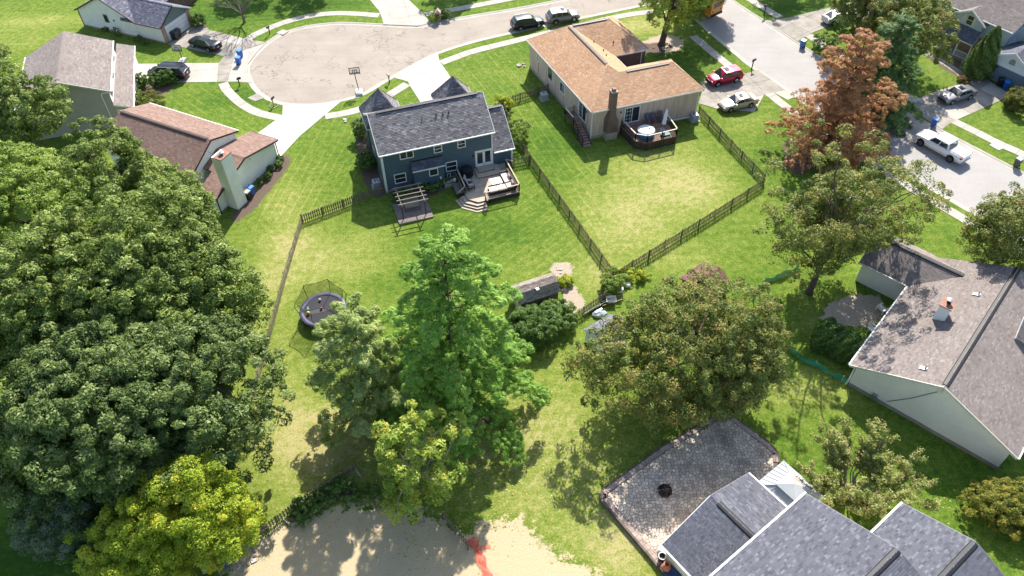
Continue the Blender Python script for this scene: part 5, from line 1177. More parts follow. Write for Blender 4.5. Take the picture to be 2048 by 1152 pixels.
# ------------------------------------------------------------------ patio furniture behind the blue house
CUSH = M('cream_cushion', (.62, .53, .46), .9, .08); WICK = M('dark_wicker', (.03, .024, .022), .7, .3, 20, bmp=.5, bscale=60); GREYC = M('grey_cushion', (.40, .37, .36), .9, .1)
def armchair(loc, rz, label):
    c = thing('armchair', label, 'chair', (0, 0, 0), group='wicker armchairs on the deck')
    MB().cbox(-.36, .36, -.34, .34, .22, .34, .04).build('seat', WICK, c); MB().cbox(-.30, .34, -.28, .28, .34, .46, .05).build('cushion', GREYC, c)
    MB().slab([(-.38, -.33, .3), (-.38, .33, .3), (-.50, .33, .92), (-.50, -.33, .92)], (.07, 0, 0)).build('backrest', WICK, c); MB().slab([(-.30, -.26, .46), (-.30, .26, .46), (-.41, .26, .95), (-.41, -.26, .95)], (.11, 0, .02)).build('back_cushion', GREYC, c)
    for y in (-.36, .36): MB().bar((-.42, y, .6), (.34, y, .58), .07, .05).build('armrest', WICK, c); MB().bar((.32, y, 0), (.32, y, .58), .05).build('leg', WICK, c); MB().bar((-.36, y, 0), (-.42, y, .6), .05).build('leg', WICK, c)
    c.location = loc; c.rotation_euler = (0, 0, rz)
armchair(B4.p(8.55, -2.15, .52), R(18 - 25), 'wicker armchair with grey cushions closest to the covered grill')
armchair(B4.p(8.6, -3.05, .52), R(18 + 5), 'wicker armchair with grey cushions closest to the curved steps')
def sofa():
    P = B4.p; u = B4.u; w = B4.w; s = thing('corner_sofa', 'dark wicker corner sofa with cream cushions along deck railing', 'sofa', P(12.8, -3.6, .52))
    MB().prism([P(12.2, -4.9), P(13.15, -4.9), P(13.15, -2.0), P(12.2, -2.0)], .55, .82).build('base', WICK, s); MB().prism([P(10.2, -4.9), P(12.18, -4.9), P(12.18, -4.0), P(10.2, -4.0)], .55, .82).build('base', WICK, s)
    MB().prism([P(13.0, -4.9), P(13.2, -4.9), P(13.2, -2.0), P(13.0, -2.0)], .8, 1.28).build('backrest', WICK, s); MB().prism([P(12.2, -2.2), P(13.15, -2.2), P(13.15, -2.0), P(12.2, -2.0)], .8, 1.12).build('armrest', WICK, s)
    for b in (-4.75, -3.75, -2.95): MB().prism([P(12.22, b), P(12.95, b), P(12.95, b + .74), P(12.22, b + .74)], .82, .97).build('seat_cushion', CUSH, s)
    for a in (10.25, 11.2): MB().prism([P(a, -4.85), P(a + .9, -4.85), P(a + .9, -4.02), P(a, -4.02)], .82, .97).build('seat_cushion', CUSH, s)
    for b in (-4.6, -3.4): MB().obox(P(12.92, b + .3, 1.12), u * .07 + Z3 * .03, w * .3, Z3 * .19).build('back_cushion', M('mauve_cushion', (.42, .30, .29), .9), s)
    t = thing('fire_table', 'rectangular fire table with white top and brown panelled base on deck', 'table', P(11.4, -3.35, .52)); MB().prism([P(11.0, -3.7), P(11.75, -3.7), P(11.75, -2.95), P(11.0, -2.95)], .52, .98).build('base', M('rust_panel', (.24, .085, .05), .6, .2), t)
    MB().prism([P(10.75, -3.85), P(11.98, -3.85), P(11.98, -2.8), P(10.75, -2.8)], .98, 1.05).build('table_top', M('white_stone', (.66, .62, .57), .6), t); MB().prism([P(11.05, -3.4), P(11.7, -3.4), P(11.7, -3.25), P(11.05, -3.25)], 1.051, 1.075).build('burner', STEEL, t)
    g = thing('covered_grill', 'black cloth-covered grill standing by the back wall on the deck', 'grill', P(8.85, -.85, .5))
    COV = M('black_cover', (.010, .013, .016), .75, .3, 6, bmp=.5, bscale=8); MB().lathe(P(8.85, -.85, .52), [(.62, 0), (.66, .35), (.68, .75), (.60, 1.05), (.34, 1.22), (.03, 1.27)], 18, 1.05, .8).build('cover', COV, g, True)
    MB().bar(P(8.25, -.85, 1.28), P(9.45, -.85, 1.28), .12, .1).build('handle_ridge', COV, g)
    b = thing('storage_bench', 'dark wooden storage bench left of the deck railing', 'bench', P(7.35, -2.4)); MB().prism([P(6.95, -3.4), P(7.7, -3.4), P(7.7, -1.5), P(6.95, -1.5)], 0.0, .42).build('box', DECKD, b)
    for k in range(5): MB().prism([P(6.93 + k * .155, -3.42), P(7.07 + k * .155, -3.42), P(7.07 + k * .155, -1.48), P(6.93 + k * .155, -1.48)], .42, .45).build('plank', DECKG, b)
    # small things by the lean-to
    st = thing('stone_well', 'pale stone basement well with black rail beside the deck', 'well', P(6.7, -.9)); MB().prism([P(6.15, -1.5), P(7.0, -1.5), P(7.0, -1.25), P(6.15, -1.25)], 0, .32).build('ledge', STONEB, st); MB().prism([P(6.15, -1.1), P(7.4, -1.1), P(7.4, -.7), P(6.15, -.7)], 0, .42).build('ledge', M('pale_stone', (.42, .39, .35), .9, .2, 3), st)
    fr = MB()
    for a in (6.55, 7.35): fr.bar(P(a, -.55, 0), P(a, -.55, 1.15), .03)
    fr.bar(P(6.55, -.55, 1.15), P(7.35, -.55, 1.15), .03); fr.build('rail', BLACK, st); fw = MB()
    for a in (6.75, 7.1): fw.bar(P(a, -.4, .5), P(a, -.4, 1.0), .04)
    fw.bar(P(6.75, -.4, 1.0), P(7.1, -.4, 1.0), .04); fw.build('handle', WHITE, st)
    tag(MB().lathe(P(7.35, -1.2, .45), [(.12, 0), (.16, .3), (.13, .34)], 10).build('planter_pot', WHITE), 'small white pot on storage bench by deck railing', 'pot')
sofa()
# ------------------------------------------------------------------ things on and by the orange deck
def tub():
    P = B5.p; t = thing('inflatable_hot_tub', 'round blue inflatable hot tub with white cover on raised deck', 'hot tub', P(5.6, -2.35, 1.05)); c = P(5.6, -2.35, 1.06)
    BL = M('blue_vinyl', (.03, .16, .48), .45, .1, spec=.5); BD = M('light_blue_vinyl', (.14, .36, .70), .45, .1)
    MB().lathe(c, [(.92, 0), (1.0, .08), (1.0, .52), (.94, .62), (.7, .64)], 36).build('side_wall', BL, t, True)
    for k in range(28): a = 2 * math.pi * k / 28; MB().obox(c + V(math.cos(a) * 1.0, math.sin(a) * 1.0, .3), V(math.cos(a) * .012, math.sin(a) * .012, 0), V(-math.sin(a) * .04, math.cos(a) * .04, 0), V(0, 0, .22)).build('side_strip', BD, t)
    MB().lathe(c + Z3 * .64, [(1.0, 0), (.98, .07), (.6, .13), (0.02, .10)], 32).build('cover', M('white_cover', (.70, .74, .72), .5, .08, 2), t, True); MB().lathe(c + V(.35, .1, .75), [(.13, 0), (.11, .1), (.02, .13)], 12).build('inflation_bump', M('teal_vinyl', (.2, .42, .42), .5), t, True)
    um = thing('closed_parasol', 'closed white parasol leaning over the raised deck', 'parasol', P(7.85, -2.1, 1.06)); b = P(7.85, -2.1, 1.06); tp = P(8.45, -1.55, 3.4)
    MB().lathe(b, [(.32, 0), (.3, .06), (.06, .1), (.06, .35)], 16).build('base', M('grey_base', (.4, .4, .4), .6), um); MB().tube([b, tp + (tp - b) * .05], .025, 6).build('pole', STEEL, um)
    q = b.lerp(tp, .28); n = 10; cl = MB(); R0 = [.19 if k % 2 else .24 for k in range(n)]; d = (tp - b).normalized(); x = d.orthogonal().normalized(); y = d.cross(x); base = []
    for tt, sc in ((.28, 1.0), (.6, .92), (.9, .7), (1.0, .25)):
        base.append([b.lerp(tp, tt) + (x * math.cos(2 * math.pi * k / n) + y * math.sin(2 * math.pi * k / n)) * R0[k] * sc for k in range(n)])
    for A, Bq in zip(base, base[1:]):
        for k in range(n): cl.poly(A[k], A[(k + 1) % n], Bq[(k + 1) % n], Bq[k])
    cl.build('folded_canopy', M('white_canvas', (.72, .71, .74), .8, .06), um); 
    SL = M('grey_sling', (.12, .11, .125), .7, .1)
    for i, (a, nm) in enumerate(((7.0, 'closest to the sliding door'), (7.75, 'in the middle of three'), (8.6, 'farthest from the sliding door'))):
        ch = thing('sling_chair', 'grey sling patio chair against back wall, ' + nm, 'chair', P(a, -.35, 1.06), R(17.6 - 90), 'sling chairs on the raised deck')
        ORG[ch.name] = Vector()
        MB().slab([(-.2, -.25, .40), (.35, -.25, .44), (.35, .25, .44), (-.2, .25, .40)], (0, 0, .02)).build('seat', SL, ch); MB().slab([(-.2, -.25, .40), (-.2, .25, .40), (-.42, .25, 1.05), (-.42, -.25, 1.05)], (.02, 0, 0)).build('backrest', SL, ch)
        for y in (-.28, .28):
            MB().tube([(.35, y, 0), (.35, y, .6), (-.3, y, .62)], .018, 6).build('arm_frame', BLACK, ch); MB().tube([(-.35, y, 0), (-.2, y, .4), (-.43, y, 1.07)], .018, 6).build('leg', BLACK, ch)
    g = thing('kettle_grill', 'small black grill in the right corner of raised deck', 'grill', P(8.65, -1.3, 1.06)); MB().lathe(P(8.65, -1.3, 1.06), [(.05, .4), (.27, .55), (.29, .75), (.2, .92), (.03, .97)], 16).build('bowl', BLACK, g, True)
    for k in range(3): a = k * 2.1; MB().bar(P(8.65, -1.3, 1.5), P(8.65 + .28 * math.cos(a), -1.3 + .28 * math.sin(a), 1.06), .03).build('leg', STEEL, g)
    MB().lathe(P(8.75, -1.45, 1.85), [(.12, 0), (.13, .03), (.02, .06)], 10).build('lid_plate', STEEL, g)
    m = thing('green_tote', 'teal plastic tote behind the front railing of raised deck', 'box', P(7.6, -3.1, 1.06)); MB().prism([P(7.1, -3.4), P(8.1, -3.4), P(8.1, -2.95), P(7.1, -2.95)], 1.06, 1.22).build('tub', M('teal_plastic', (.05, .17, .16), .5), m); MB().prism([P(7.06, -3.44), P(8.14, -3.44), P(8.14, -2.91), P(7.06, -2.91)], 1.22, 1.27).build('lid', MATS['teal_plastic'], m)
tub()
# ------------------------------------------------------------------ air conditioners
def ac_unit(loc, label, rz=R(18)):
    c = thing('air_conditioner', label, 'air conditioner', (0, 0, 0), group='outdoor air conditioning units'); GRY = M('ac_grey', (.38, .40, .43), .5, .08); 
    MB().box(-.55, .55, -.55, .55, 0, .08).build('pad', CONC, c); b = MB().cbox(-.42, .42, -.42, .42, .08, .86, .08).build('casing', GRY, c)
    MB().lathe((0, 0, .865), [(.34, 0), (.34, .02), (.31, .02), (.31, -.0)], 20, cap=False).build('fan_ring', WHITE, c); MB().lathe((0, 0, .85), [(.31, .012), (.02, .02)], 20).build('fan_well', BLACK, c)
    for k in range(4): a = k * math.pi / 2 + .3; MB().obox((math.cos(a) * .15, math.sin(a) * .15, .875), (math.cos(a) * .13, math.sin(a) * .13, 0), (-math.sin(a) * .05, math.cos(a) * .05, .012), (0, 0, .004)).build('fan_blade', M('fan_metal', (.5, .5, .5), .4, metal=.5), c)
    for z in (.2, .3, .4, .5, .6, .7): 
        MB().box(-.424, .424, -.424, .424, z, z + .025).build('louvre', M('ac_louvre', (.25, .27, .29), .5), b)
    c.location = loc; c.rotation_euler = (0, 0, rz)
ac_unit(B4.p(-.75, 1.25), 'air conditioner beside left wall of blue house')
ac_unit(B5.p(-1.1, 9.8), 'grey air conditioner against long left wall of orange house')
ac_unit(B5.p(13.2, -.25), 'air conditioner at right end of orange house back wall')
# ------------------------------------------------------------------ trampoline
def trampoline():
    c = V(-17.35, 47.2, 0); t = thing('trampoline', 'round trampoline with purple edge pad and black safety net', 'trampoline', c); r = 2.05; n = 40
    MB().lathe(c, [(r - .28, .84), (.02, .82)], n).build('jumping_mat', M('black_mat', (.035, .035, .042), .6, .12, 1.2), t); pad = MB().lathe(c, [(r - .32, .85), (r - .28, .90), (r + .05, .91), (r + .1, .82)], n, cap=False).build('edge_pad', M('purple_pad', (.11, .105, .18), .5, .3, 1.3), t, True)
    fr = MB(); fr.tube([c + V(math.cos(2 * math.pi * k / n) * r, math.sin(2 * math.pi * k / n) * r, .80) for k in range(n + 1)], .04, 6, False); fr.build('frame_ring', STEEL, t)
    for k in range(6):
        a = 2 * math.pi * k / 6 + .35; e = V(math.cos(a), math.sin(a), 0); s = V(-e.y, e.x, 0); leg = MB()
        leg.tube([c + e * r + s * .5 + Z3 * .8, c + e * r + s * .5 + Z3 * .05, c + e * r - s * .5 + Z3 * .05, c + e * r - s * .5 + Z3 * .8], .035, 6); leg.build('leg', STEEL, t)
        MB().tube([c + e * (r + .06) + Z3 * .3, c + e * (r + .08) + Z3 * 1.2, c + e * (r + .3) + Z3 * 2.0, c + e * (r + .12) + Z3 * 2.65], .028, 6).build('net_pole', BLACK, t)
    m, nt, b, out = nodes_of('black_net'); b.inputs['Base Color'].default_value = (.01, .012, .012, 1); tr = nt.nodes.new('ShaderNodeBsdfTransparent'); mx = nt.nodes.new('ShaderNodeMixShader')
    w = nt.nodes.new('ShaderNodeTexNoise'); w.inputs['Scale'].default_value = 3.0; nt.links.new(wpos(nt), w.inputs['Vector']); nt.links.new(math_(nt, 'ADD', math_(nt, 'MULTIPLY', w.outputs[0], .12), .34), mx.inputs[0])
    nt.links.new(tr.outputs[0], mx.inputs[1]); nt.links.new(b.outputs[0], mx.inputs[2]); nt.links.new(mx.outputs[0], out.inputs[0])
    net = MB(); tp = [c + V(math.cos(2 * math.pi * k / 6 + .35), math.sin(2 * math.pi * k / 6 + .35), 0) * (r + .12) + Z3 * 2.65 for k in range(6)]; rim = MB()
    for k in range(6):
        A, B_ = tp[k], tp[(k + 1) % 6]; st = 6; up = [A.lerp(B_, i / st) - Z3 * (.14 * math.sin(math.pi * i / st)) for i in range(st + 1)]
        lo = [c + V(math.cos(2 * math.pi * (k + i / st) / 6 + .35), math.sin(2 * math.pi * (k + i / st) / 6 + .35), 0) * (r - .3) + Z3 * .9 for i in range(st + 1)]
        for i in range(st): net.poly(lo[i], lo[i + 1], up[i + 1], up[i])
        rim.tube(up, .022, 5, False)
    net.build('safety_net', m, t); rim.build('net_rim', BLACK, t)
    def ball(off, rad, col, lab): tag(MB().blob(c + V(off[0], off[1], .86 + rad), (rad,) * 3, 1, 0, 2).build('ball', M('ball_' + lab.split()[0], col, .4), None, True), lab, 'ball', 'toys on the trampoline')
    ball((-1.25, -.55), .17, (.75, .55, .05), 'yellow ball on trampoline mat beside left net'); ball((-.15, .05), .12, (.35, .06, .06), 'red ball in middle of trampoline mat'); ball((-.45, 1.1), .13, (.65, .62, .58), 'white ball near far edge of trampoline mat'); ball((-1.35, -.1), .13, (.15, .38, .40), 'teal ball on trampoline mat near left net'); ball((-1.4, .15), .10, (.5, .5, .45), 'pale grey ball against left trampoline net')
trampoline()
# ------------------------------------------------------------------ basketball hoops and mailboxes
def hoop(base, top, label, face_az, board_col, rim=True):
    b = G(*base); t = thing('basketball_hoop', label, 'basketball hoop', b, group='portable basketball hoops'); top = Vector(top); f = V(math.cos(R(face_az)), math.sin(R(face_az)), 0); s = V(-f.y, f.x, 0)
    MB().obox(b + Z3 * .14, f * .6, s * .38, Z3 * .14).build('base', board_col, t); MB().obox(b + Z3 * .31 - f * .1, f * .38, s * .26, Z3 * .03).build('weight', M('hoop_weight', (.5, .5, .5), .7), t); MB().tube([b + Z3 * .2, top - Z3 * .4, top], .05, 8).build('pole', BLACK, t)
    c = top + f * .5; MB().bar(top - Z3 * .2, c, .06).build('arm', BLACK, t); fr = MB(); w, h = .62, .42
    for p, q in (((-w, -h), (w, -h)), ((w, -h), (w, h)), ((w, h), (-w, h)), ((-w, h), (-w, -h)), ((-.25, -.28), (-.25, .12)), ((.25, -.28), (.25, .12)), ((-.25, .12), (.25, .12)), ((-.62, -.28), (.62, -.28))): fr.bar(c + s * p[0] + Z3 * p[1], c + s * q[0] + Z3 * q[1], .07)
    fr.build('board_frame', BLACK, t); m = M('clear_board_' + t.name.replace('.', '_'), (.55, .57, .58), .2, .05)
    bd = MB().slab([c - s * w - Z3 * h, c + s * w - Z3 * h, c + s * w + Z3 * h, c - s * w + Z3 * h], f * .012).build('backboard', m, t); bb = m.node_tree.nodes.get('Principled BSDF') or [n for n in m.node_tree.nodes if n.type == 'BSDF_PRINCIPLED'][0]; bb.inputs['Alpha'].default_value = .25 if 'white' in label else .75
    MB().tube([c + f * (.25 + .22 * math.cos(2 * math.pi * k / 14)) + s * .22 * math.sin(2 * math.pi * k / 14) - Z3 * .3 for k in range(15)], .014, 5, False).build('rim', M('orange_rim', (.5, .1, .02), .5), t)
hoop((719, 186), G(709, 146, 2.75), 'basketball hoop with white base at edge of the cul-de-sac', 100, M('white_plastic', (.62, .63, .62), .5))
hoop((366, 123), G(356, 92, 2.8), 'basketball hoop with grey base beside minivan driveway', 262, M('grey_plastic', (.30, .31, .33), .5))
def mailbox(px, label, az_=0, col=None, wood=None, h=1.1, lean=0):
    b = G(*px); t = thing('mailbox', label, 'mailbox', b, group='kerbside mailboxes'); f = V(math.cos(R(az_)), math.sin(R(az_)), 0); s = V(-f.y, f.x, 0); pm = wood or BLACK
    MB().bar(b, b + Z3 * h * .95, .11).build('post', pm, t); MB().bar(b + Z3 * (h - .15) - f * .25, b + Z3 * (h - .15) + f * .3, .08).build('arm', pm, t)
    bx = MB(); pr = [(-.11, 0), (.11, 0), (.11, .12)] + [(.11 * math.cos(R(k * 30)), .12 + .11 * math.sin(R(k * 30))) for k in range(1, 6)] + [(-.11, .12)]; o = b + Z3 * (h - .1) + f * .12
    bx.slab([o + s * y + Z3 * z - f * .24 for y, z in pr], f * .5); bx.build('box', col or BLACK, t); MB().obox(o + s * .12 + Z3 * .14, f * .09, s * .008, Z3 * .03).build('flag', M('red_flag', (.5, .04, .03), .5), t)
WOODP = M('mailbox_wood', (.33, .2, .09), .8, .2)
mailbox((540, 68), 'black mailbox by the far storm drain of the cul-de-sac', 250); mailbox((480, 172), 'black mailbox on small verge left of the cul-de-sac', 20); mailbox((548, 212), 'mailbox on brown wooden post in round stone ring', 70, BLACK, WOODP); mailbox((779, 166), 'grey mailbox on the verge beside blue house driveway', 120, STEEL)
mailbox((1503, 139), 'black leaning mailbox by red SUV driveway', 35, BLACK, None, 1.35); mailbox((1528, 30), 'tall black mailbox across the side street near silver hatchback', 215, BLACK, None, 1.45)
def ring(px, r, label, n=12, mat=None, sz=.16, cat='stone ring'):
    c = G(*px); t = thing('stone_ring', label, cat, c, group='rings of edging stones')
    for k in range(n): a = 2 * math.pi * k / n; MB().blob(c + V(math.cos(a) * r, math.sin(a) * r, .05), (sz, sz * .8, .09), k, .18, 1).build('stone', mat or STONEB, t)
ring((548, 212), .5, 'ring of pale stones round wooden mailbox post', 10, M('pale_edging', (.5, .46, .4), .9, .15, 3), .11)
def brick_mailbox():
    b = G(877, 41); t = thing('brick_mailbox', 'tan brick pillar mailbox between two clipped bushes', 'mailbox', b); MB().box(b.x - .32, b.x + .32, b.y - .3, b.y + .3, 0, 1.25).build('pillar', BRICK_B, t)
    MB().add([(b.x - .4, b.y - .36, 1.25), (b.x + .4, b.y - .36, 1.25), (b.x + .4, b.y + .36, 1.25), (b.x - .4, b.y + .36, 1.25), (b.x, b.y - .36, 1.75), (b.x, b.y + .36, 1.75)], [(0, 1, 4), (2, 3, 5), (1, 2, 5, 4), (3, 0, 4, 5), (0, 3, 2, 1)]).build('cap', M('stone_cap', (.42, .33, .24), .9), t); MB().obox((b.x, b.y - .31, .95), (.14, 0, 0), (0, .03, 0), (0, 0, .13)).build('box_door', BLACK, t)
brick_mailbox()
# ------------------------------------------------------------------ wheelie bins
def bin_(px, label, col, rz=0, h=1.08, z=0.04, lid=None):
    t = thing('wheelie_bin', label, 'bin', (0, 0, 0), group='wheeled refuse bins'); m = M('bin_' + col, {'blue': (.018, .10, .42), 'black': (.012, .014, .018), 'grey': (.055, .056, .06)}[col], .42, .1, spec=.5); lm = M('lid_' + (lid or col), {'blue': (.05, .20, .55), 'black': (.02, .022, .028), 'grey': (.34, .34, .34)}[lid or col], .4, .08, spec=.5)
    b = MB(); lo = [(-.24, -.2), (.24, -.2), (.24, .2), (-.24, .2)]; hi = [(-.3, -.3), (.3, -.3), (.3, .28), (-.3, .28)]
    b.add([(x, y, .06) for x, y in lo] + [(x, y, h - .1) for x, y in hi], [(3, 2, 1, 0), (4, 5, 6, 7)] + [(i, (i + 1) % 4, 4 + (i + 1) % 4, 4 + i) for i in range(4)]); b.build('body', m, t)
    l = MB(); l.add([(-.33, -.34, h - .1), (.33, -.34, h - .1), (.33, .32, h - .1), (-.33, .32, h - .1), (-.3, -.3, h - .02), (.3, -.3, h - .02), (.3, .28, h + .03), (-.3, .28, h + .03)], [(3, 2, 1, 0), (4, 5, 6, 7)] + [(i, (i + 1) % 4, 4 + (i + 1) % 4, 4 + i) for i in range(4)]); l.build('lid', lm, t)
    MB().tube([(-.26, .3, h - .16), (-.26, .38, h - .1), (.26, .38, h - .1), (.26, .3, h - .16)], .02, 6).build('handle', m, t)
    for x in (-.27, .27): MB().wheel((x, .2, .13), .13, .06, 12, (1, 0, 0), .015).build('wheel', BLACK, t)
    g = G(*px); t.location = (g.x, g.y, z); t.rotation_euler = (0, 0, rz)
bin_((482, 115), 'blue wheelie bin on apron, the farther of two', 'blue', R(60)); bin_((479, 129), 'blue wheelie bin on apron, the nearer of two', 'blue', R(80))
bin_((349, 78), 'black wheelie bin left one by white garage door', 'black', R(66)); bin_((359, 73), 'black wheelie bin right one by white garage door', 'black', R(66)); bin_((354, 79), 'black wheelie bin in front by white garage door', 'black', R(60))
bin_((505, 389), 'blue wheelie bin against white house side wall', 'blue', R(64), lid='blue'); bin_((498, 398), 'black wheelie bin with grey lid against white house chimney', 'black', R(64), lid='grey')
bin_((1604, 94), 'blue wheelie bin at kerb by silver hatchback driveway', 'blue', R(-50), z=-.07); bin_((1865, 253), 'blue wheelie bin at kerb behind white pickup', 'blue', R(-40)); bin_((2031, 333), 'dark grey wheelie bin at kerb on right edge', 'grey', R(-60), lid='grey')
bin_((1997, 172), 'black wheelie bin in front of blue garage door', 'black', R(-20)); bin_((2008, 178), 'blue wheelie bin in front of blue garage door', 'blue', R(-20))

# ------------------------------------------------------------------ vehicles
CARGLASS = M('car_glass', (.02, .026, .03), .05, .1, spec=.7); HEADL = M('headlight', (.62, .64, .66), .12, .05, spec=.7); TAILL = M('taillight', (.33, .012, .016), .2, .1, spec=.6); TRIMB = M('car_trim', (.02, .02, .022), .5, .1); PLATE = M('number_plate', (.6, .6, .58), .5)
def lerpn(tab, x):
    for (x0, *a), (x1, *b) in zip(tab, tab[1:]):
        if x0 <= x <= x1: t = (x - x0) / max(1e-6, x1 - x0); return [p + (q - p) * t for p, q in zip(a, b)]
    return list(tab[-1][1:])
def car(name, label, cat, S, col, front_px=None, rear_px=None, wheels_px=None, group='cars parked in drives and along the kerb', road=0.04, metal=.35):
    t = thing(name, label, cat, (0, 0, 0), group=group); L, W, rw = S['L'], S['W'] / 2, S['wheel']; xf, xr = S['wb'] / 2 + S.get('wo', .05), -S['wb'] / 2 + S.get('wo', .05); pm = paint('paint_' + name + '_' + str(len(MATS)), col, metal)
    tab = S['body']                                    # (x, half width factor, top z)
    xs = sorted(set([r[0] for r in tab] + [c + rw * 1.17 * math.cos(R(k)) for c in (xf, xr) for k in range(0, 181, 22)] + [c + s * rw * 1.22 for c in (xf, xr) for s in (-1, 1)]))
    b = MB(); rings = []
    for x in xs:
        wf, zt = lerpn(tab, x); w = W * wf; zb = S['clear']
        for c in (xf, xr):
            d = abs(x - c)
            if d < rw * 1.17: zb = max(zb, rw + math.sqrt(max(0, (rw * 1.17) ** 2 - d * d)))
        if x < -L / 2 + .25 or x > L / 2 - .25: zb = max(zb, S['clear'] + .08)
        zb = min(zb, zt - .2); h = [(.80 * w, zb), (.965 * w, zb + .05), (w, zb + (zt - zb) * .5), (.985 * w, zt - .13), (.93 * w, zt - .03), (.80 * w, zt + .005)]
        rings.append([(x, -y, z) for y, z in h] + [(x, 0, zt + .035)] + [(x, y, z) for y, z in reversed(h)])
    m = len(rings[0])
    for r in rings: b.v += r
    for i in range(len(rings) - 1):
        for k in range(m): j = (k + 1) % m; b.f.append((i * m + k, (i + 1) * m + k, (i + 1) * m + j, i * m + j)); b.mi.append(0)
    b.f.append(tuple(range(m))); b.mi.append(0); b.f.append(tuple((len(rings) - 1) * m + k for k in range(m - 1, -1, -1))); b.mi.append(0)
    body = b.build('body', pm, t, True)
    # cabin
    xw, r1, r2, xb = S['cab']; zb_, zr = S['belt'], S['H']; gw, tw = W * .92, W * S.get('top', .74)
    zw = lerpn(tab, xw)[1] - .02; zbk = lerpn(tab, xb)[1] - .02
    A = [V(xw, -gw * .96, zw), V(xw, gw * .96, zw), V(r1, tw, zr - .05), V(r1, -tw, zr - .05)]; C = [V(xb, gw * .96, zbk), V(xb, -gw * .96, zbk), V(r2, -tw, zr - .04), V(r2, tw, zr - .04)]
    g = MB(); mid = (r1 + r2) / 2
    T = [V(r1, -tw, zr - .05), V(mid, -tw * 1.02, zr), V(r2, -tw, zr - .04), V(r2, tw, zr - .04), V(mid, tw * 1.02, zr), V(r1, tw, zr - .05)]; Cn = [V(r1 + .03, 0, zr + .0), V(mid, 0, zr + .05), V(r2 - .03, 0, zr)]
    g.poly(A[0], A[1], T[5], Cn[0], T[0]); g.poly(C[0], C[1], T[2], Cn[2], T[3]); g.poly(T[0], Cn[0], Cn[1], T[1]); g.poly(T[1], Cn[1], Cn[2], T[2]); g.poly(Cn[0], T[5], T[4], Cn[1]); g.poly(Cn[1], T[4], T[3], Cn[2])
    g.poly(C[1], A[0], T[0], T[1], T[2]); g.poly(A[1], C[0], T[3], T[4], T[5]); g.build('cabin', pm, t)
    def pane(nm, q, inset=.07, off=.012, mat=CARGLASS, par=None):
        c = sum(q, Vector()) / len(q); n = (q[1] - q[0]).cross(q[2] - q[0]).normalized()
        if n.dot(c - V(mid, 0, zb_)) < 0: n = -n
        return MB().slab([c + (p - c) * (1 - inset) + n * off for p in q], n * .004).build(nm, mat, par or t)
    pane('windscreen', A, .08); pane('rear_window', C, .16)
    for sgn in (-1, 1):
        f = lambda x, z: V(x, sgn * (gw * .96 + (tw - gw * .96) * (z - zb_) / (zr - .05 - zb_)), z); lo = zb_ + .03; hi = zr - .12
        sx = lambda z, a, b_: a + (b_ - a) * (z - zw) / (zr - .05 - zw); fx = lambda z: sx(z, xw, r1); bx = lambda z: sx(z, xb, r2); n = S.get('panes', 2); f0 = .10; 
        cuts = [0, .5, 1.0] if n == 2 else [0, .40, .74, 1.0]
        for c0, c1 in zip(cuts, cuts[1:]):
            X = lambda z, c: (fx(z) - f0) + ((bx(z) + f0) - (fx(z) - f0)) * c
            pane('side_window', [f(X(lo, c0) - .04, lo), f(X(lo, c1) + .04, lo), f(X(hi, c1) + .04, hi), f(X(hi, c0) - .04, hi)], .03)
        MB().obox((xw - .12, sgn * (gw + .1), zb_ + .06), (.06, 0, 0), (0, .09, 0), (0, 0, .06)).build('mirror', pm, t)
        nx = L / 2; wf = lerpn(tab, nx - .12)[0] * W; zt = lerpn(tab, nx - .25)[1]
        MB().obox((nx - .20, sgn * wf * .80, zt - .16), (.13, 0, 0), (0, wf * .17, 0), (0, 0, .075)).build('headlight', HEADL, t); tf = lerpn(tab, -nx + .1)[0] * W; tz = lerpn(tab, -nx + .2)[1]
        MB().obox((-nx + .10, sgn * tf * .84, tz - .18), (.11, 0, 0), (0, tf * .17, 0), (0, 0, .10 if S.get('tall') else .075)).build('taillight', TAILL, t)
        for c in (xf, xr):
            wy = sgn * (W - .11); o = MB().wheel((c, wy, rw), rw, .22, 22, (0, 1, 0), .04).build('wheel', TYRE, t)
            MB().wheel((c, wy + sgn * .105, rw), rw * .64, .03, 16, (0, 1, 0), .01).build('rim', S.get('rim', RIM), o); sp = MB()
            for k in range(5): a = 2 * math.pi * k / 5; sp.bar((c, wy + sgn * .122, rw), (c + math.cos(a) * rw * .6, wy + sgn * .122, rw + math.sin(a) * rw * .6), .05, .012, (0, 1, 0))
            sp.build('spoke', TRIMB if S.get('rim') else RIM, o)
    for x, nm in ((L / 2 - .02, 'front_bumper'), (-L / 2 + .02, 'rear_bumper')): MB().obox((x, 0, S['clear'] + .28), (.05, 0, 0), (0, W * .74, 0), (0, 0, .09)).build(nm, TRIMB if nm[0] == 'f' else pm, t)
    MB().obox((L / 2 + .0, 0, S['belt'] - .34), (.03, 0, 0), (0, W * .42, 0), (0, 0, .06)).build('grille', TRIMB, t); MB().obox((-L / 2 - .015, 0, S['belt'] - .3), (.02, 0, 0), (0, .17, 0), (0, 0, .07)).build('number_plate', PLATE, t)
    if S.get('sunroof'): MB().obox((r1 - .45, 0, zr + .035), (.28, 0, 0), (0, .36, 0), (0, 0, .012)).build('sunroof', CARGLASS, t)
    if S.get('rails'):
        for sgn in (-1, 1): MB().bar((r1 - .15, sgn * tw * .92, zr + .04), (r2 + .1, sgn * tw * .92, zr + .04), .04).build('roof_rail', STEEL, t)
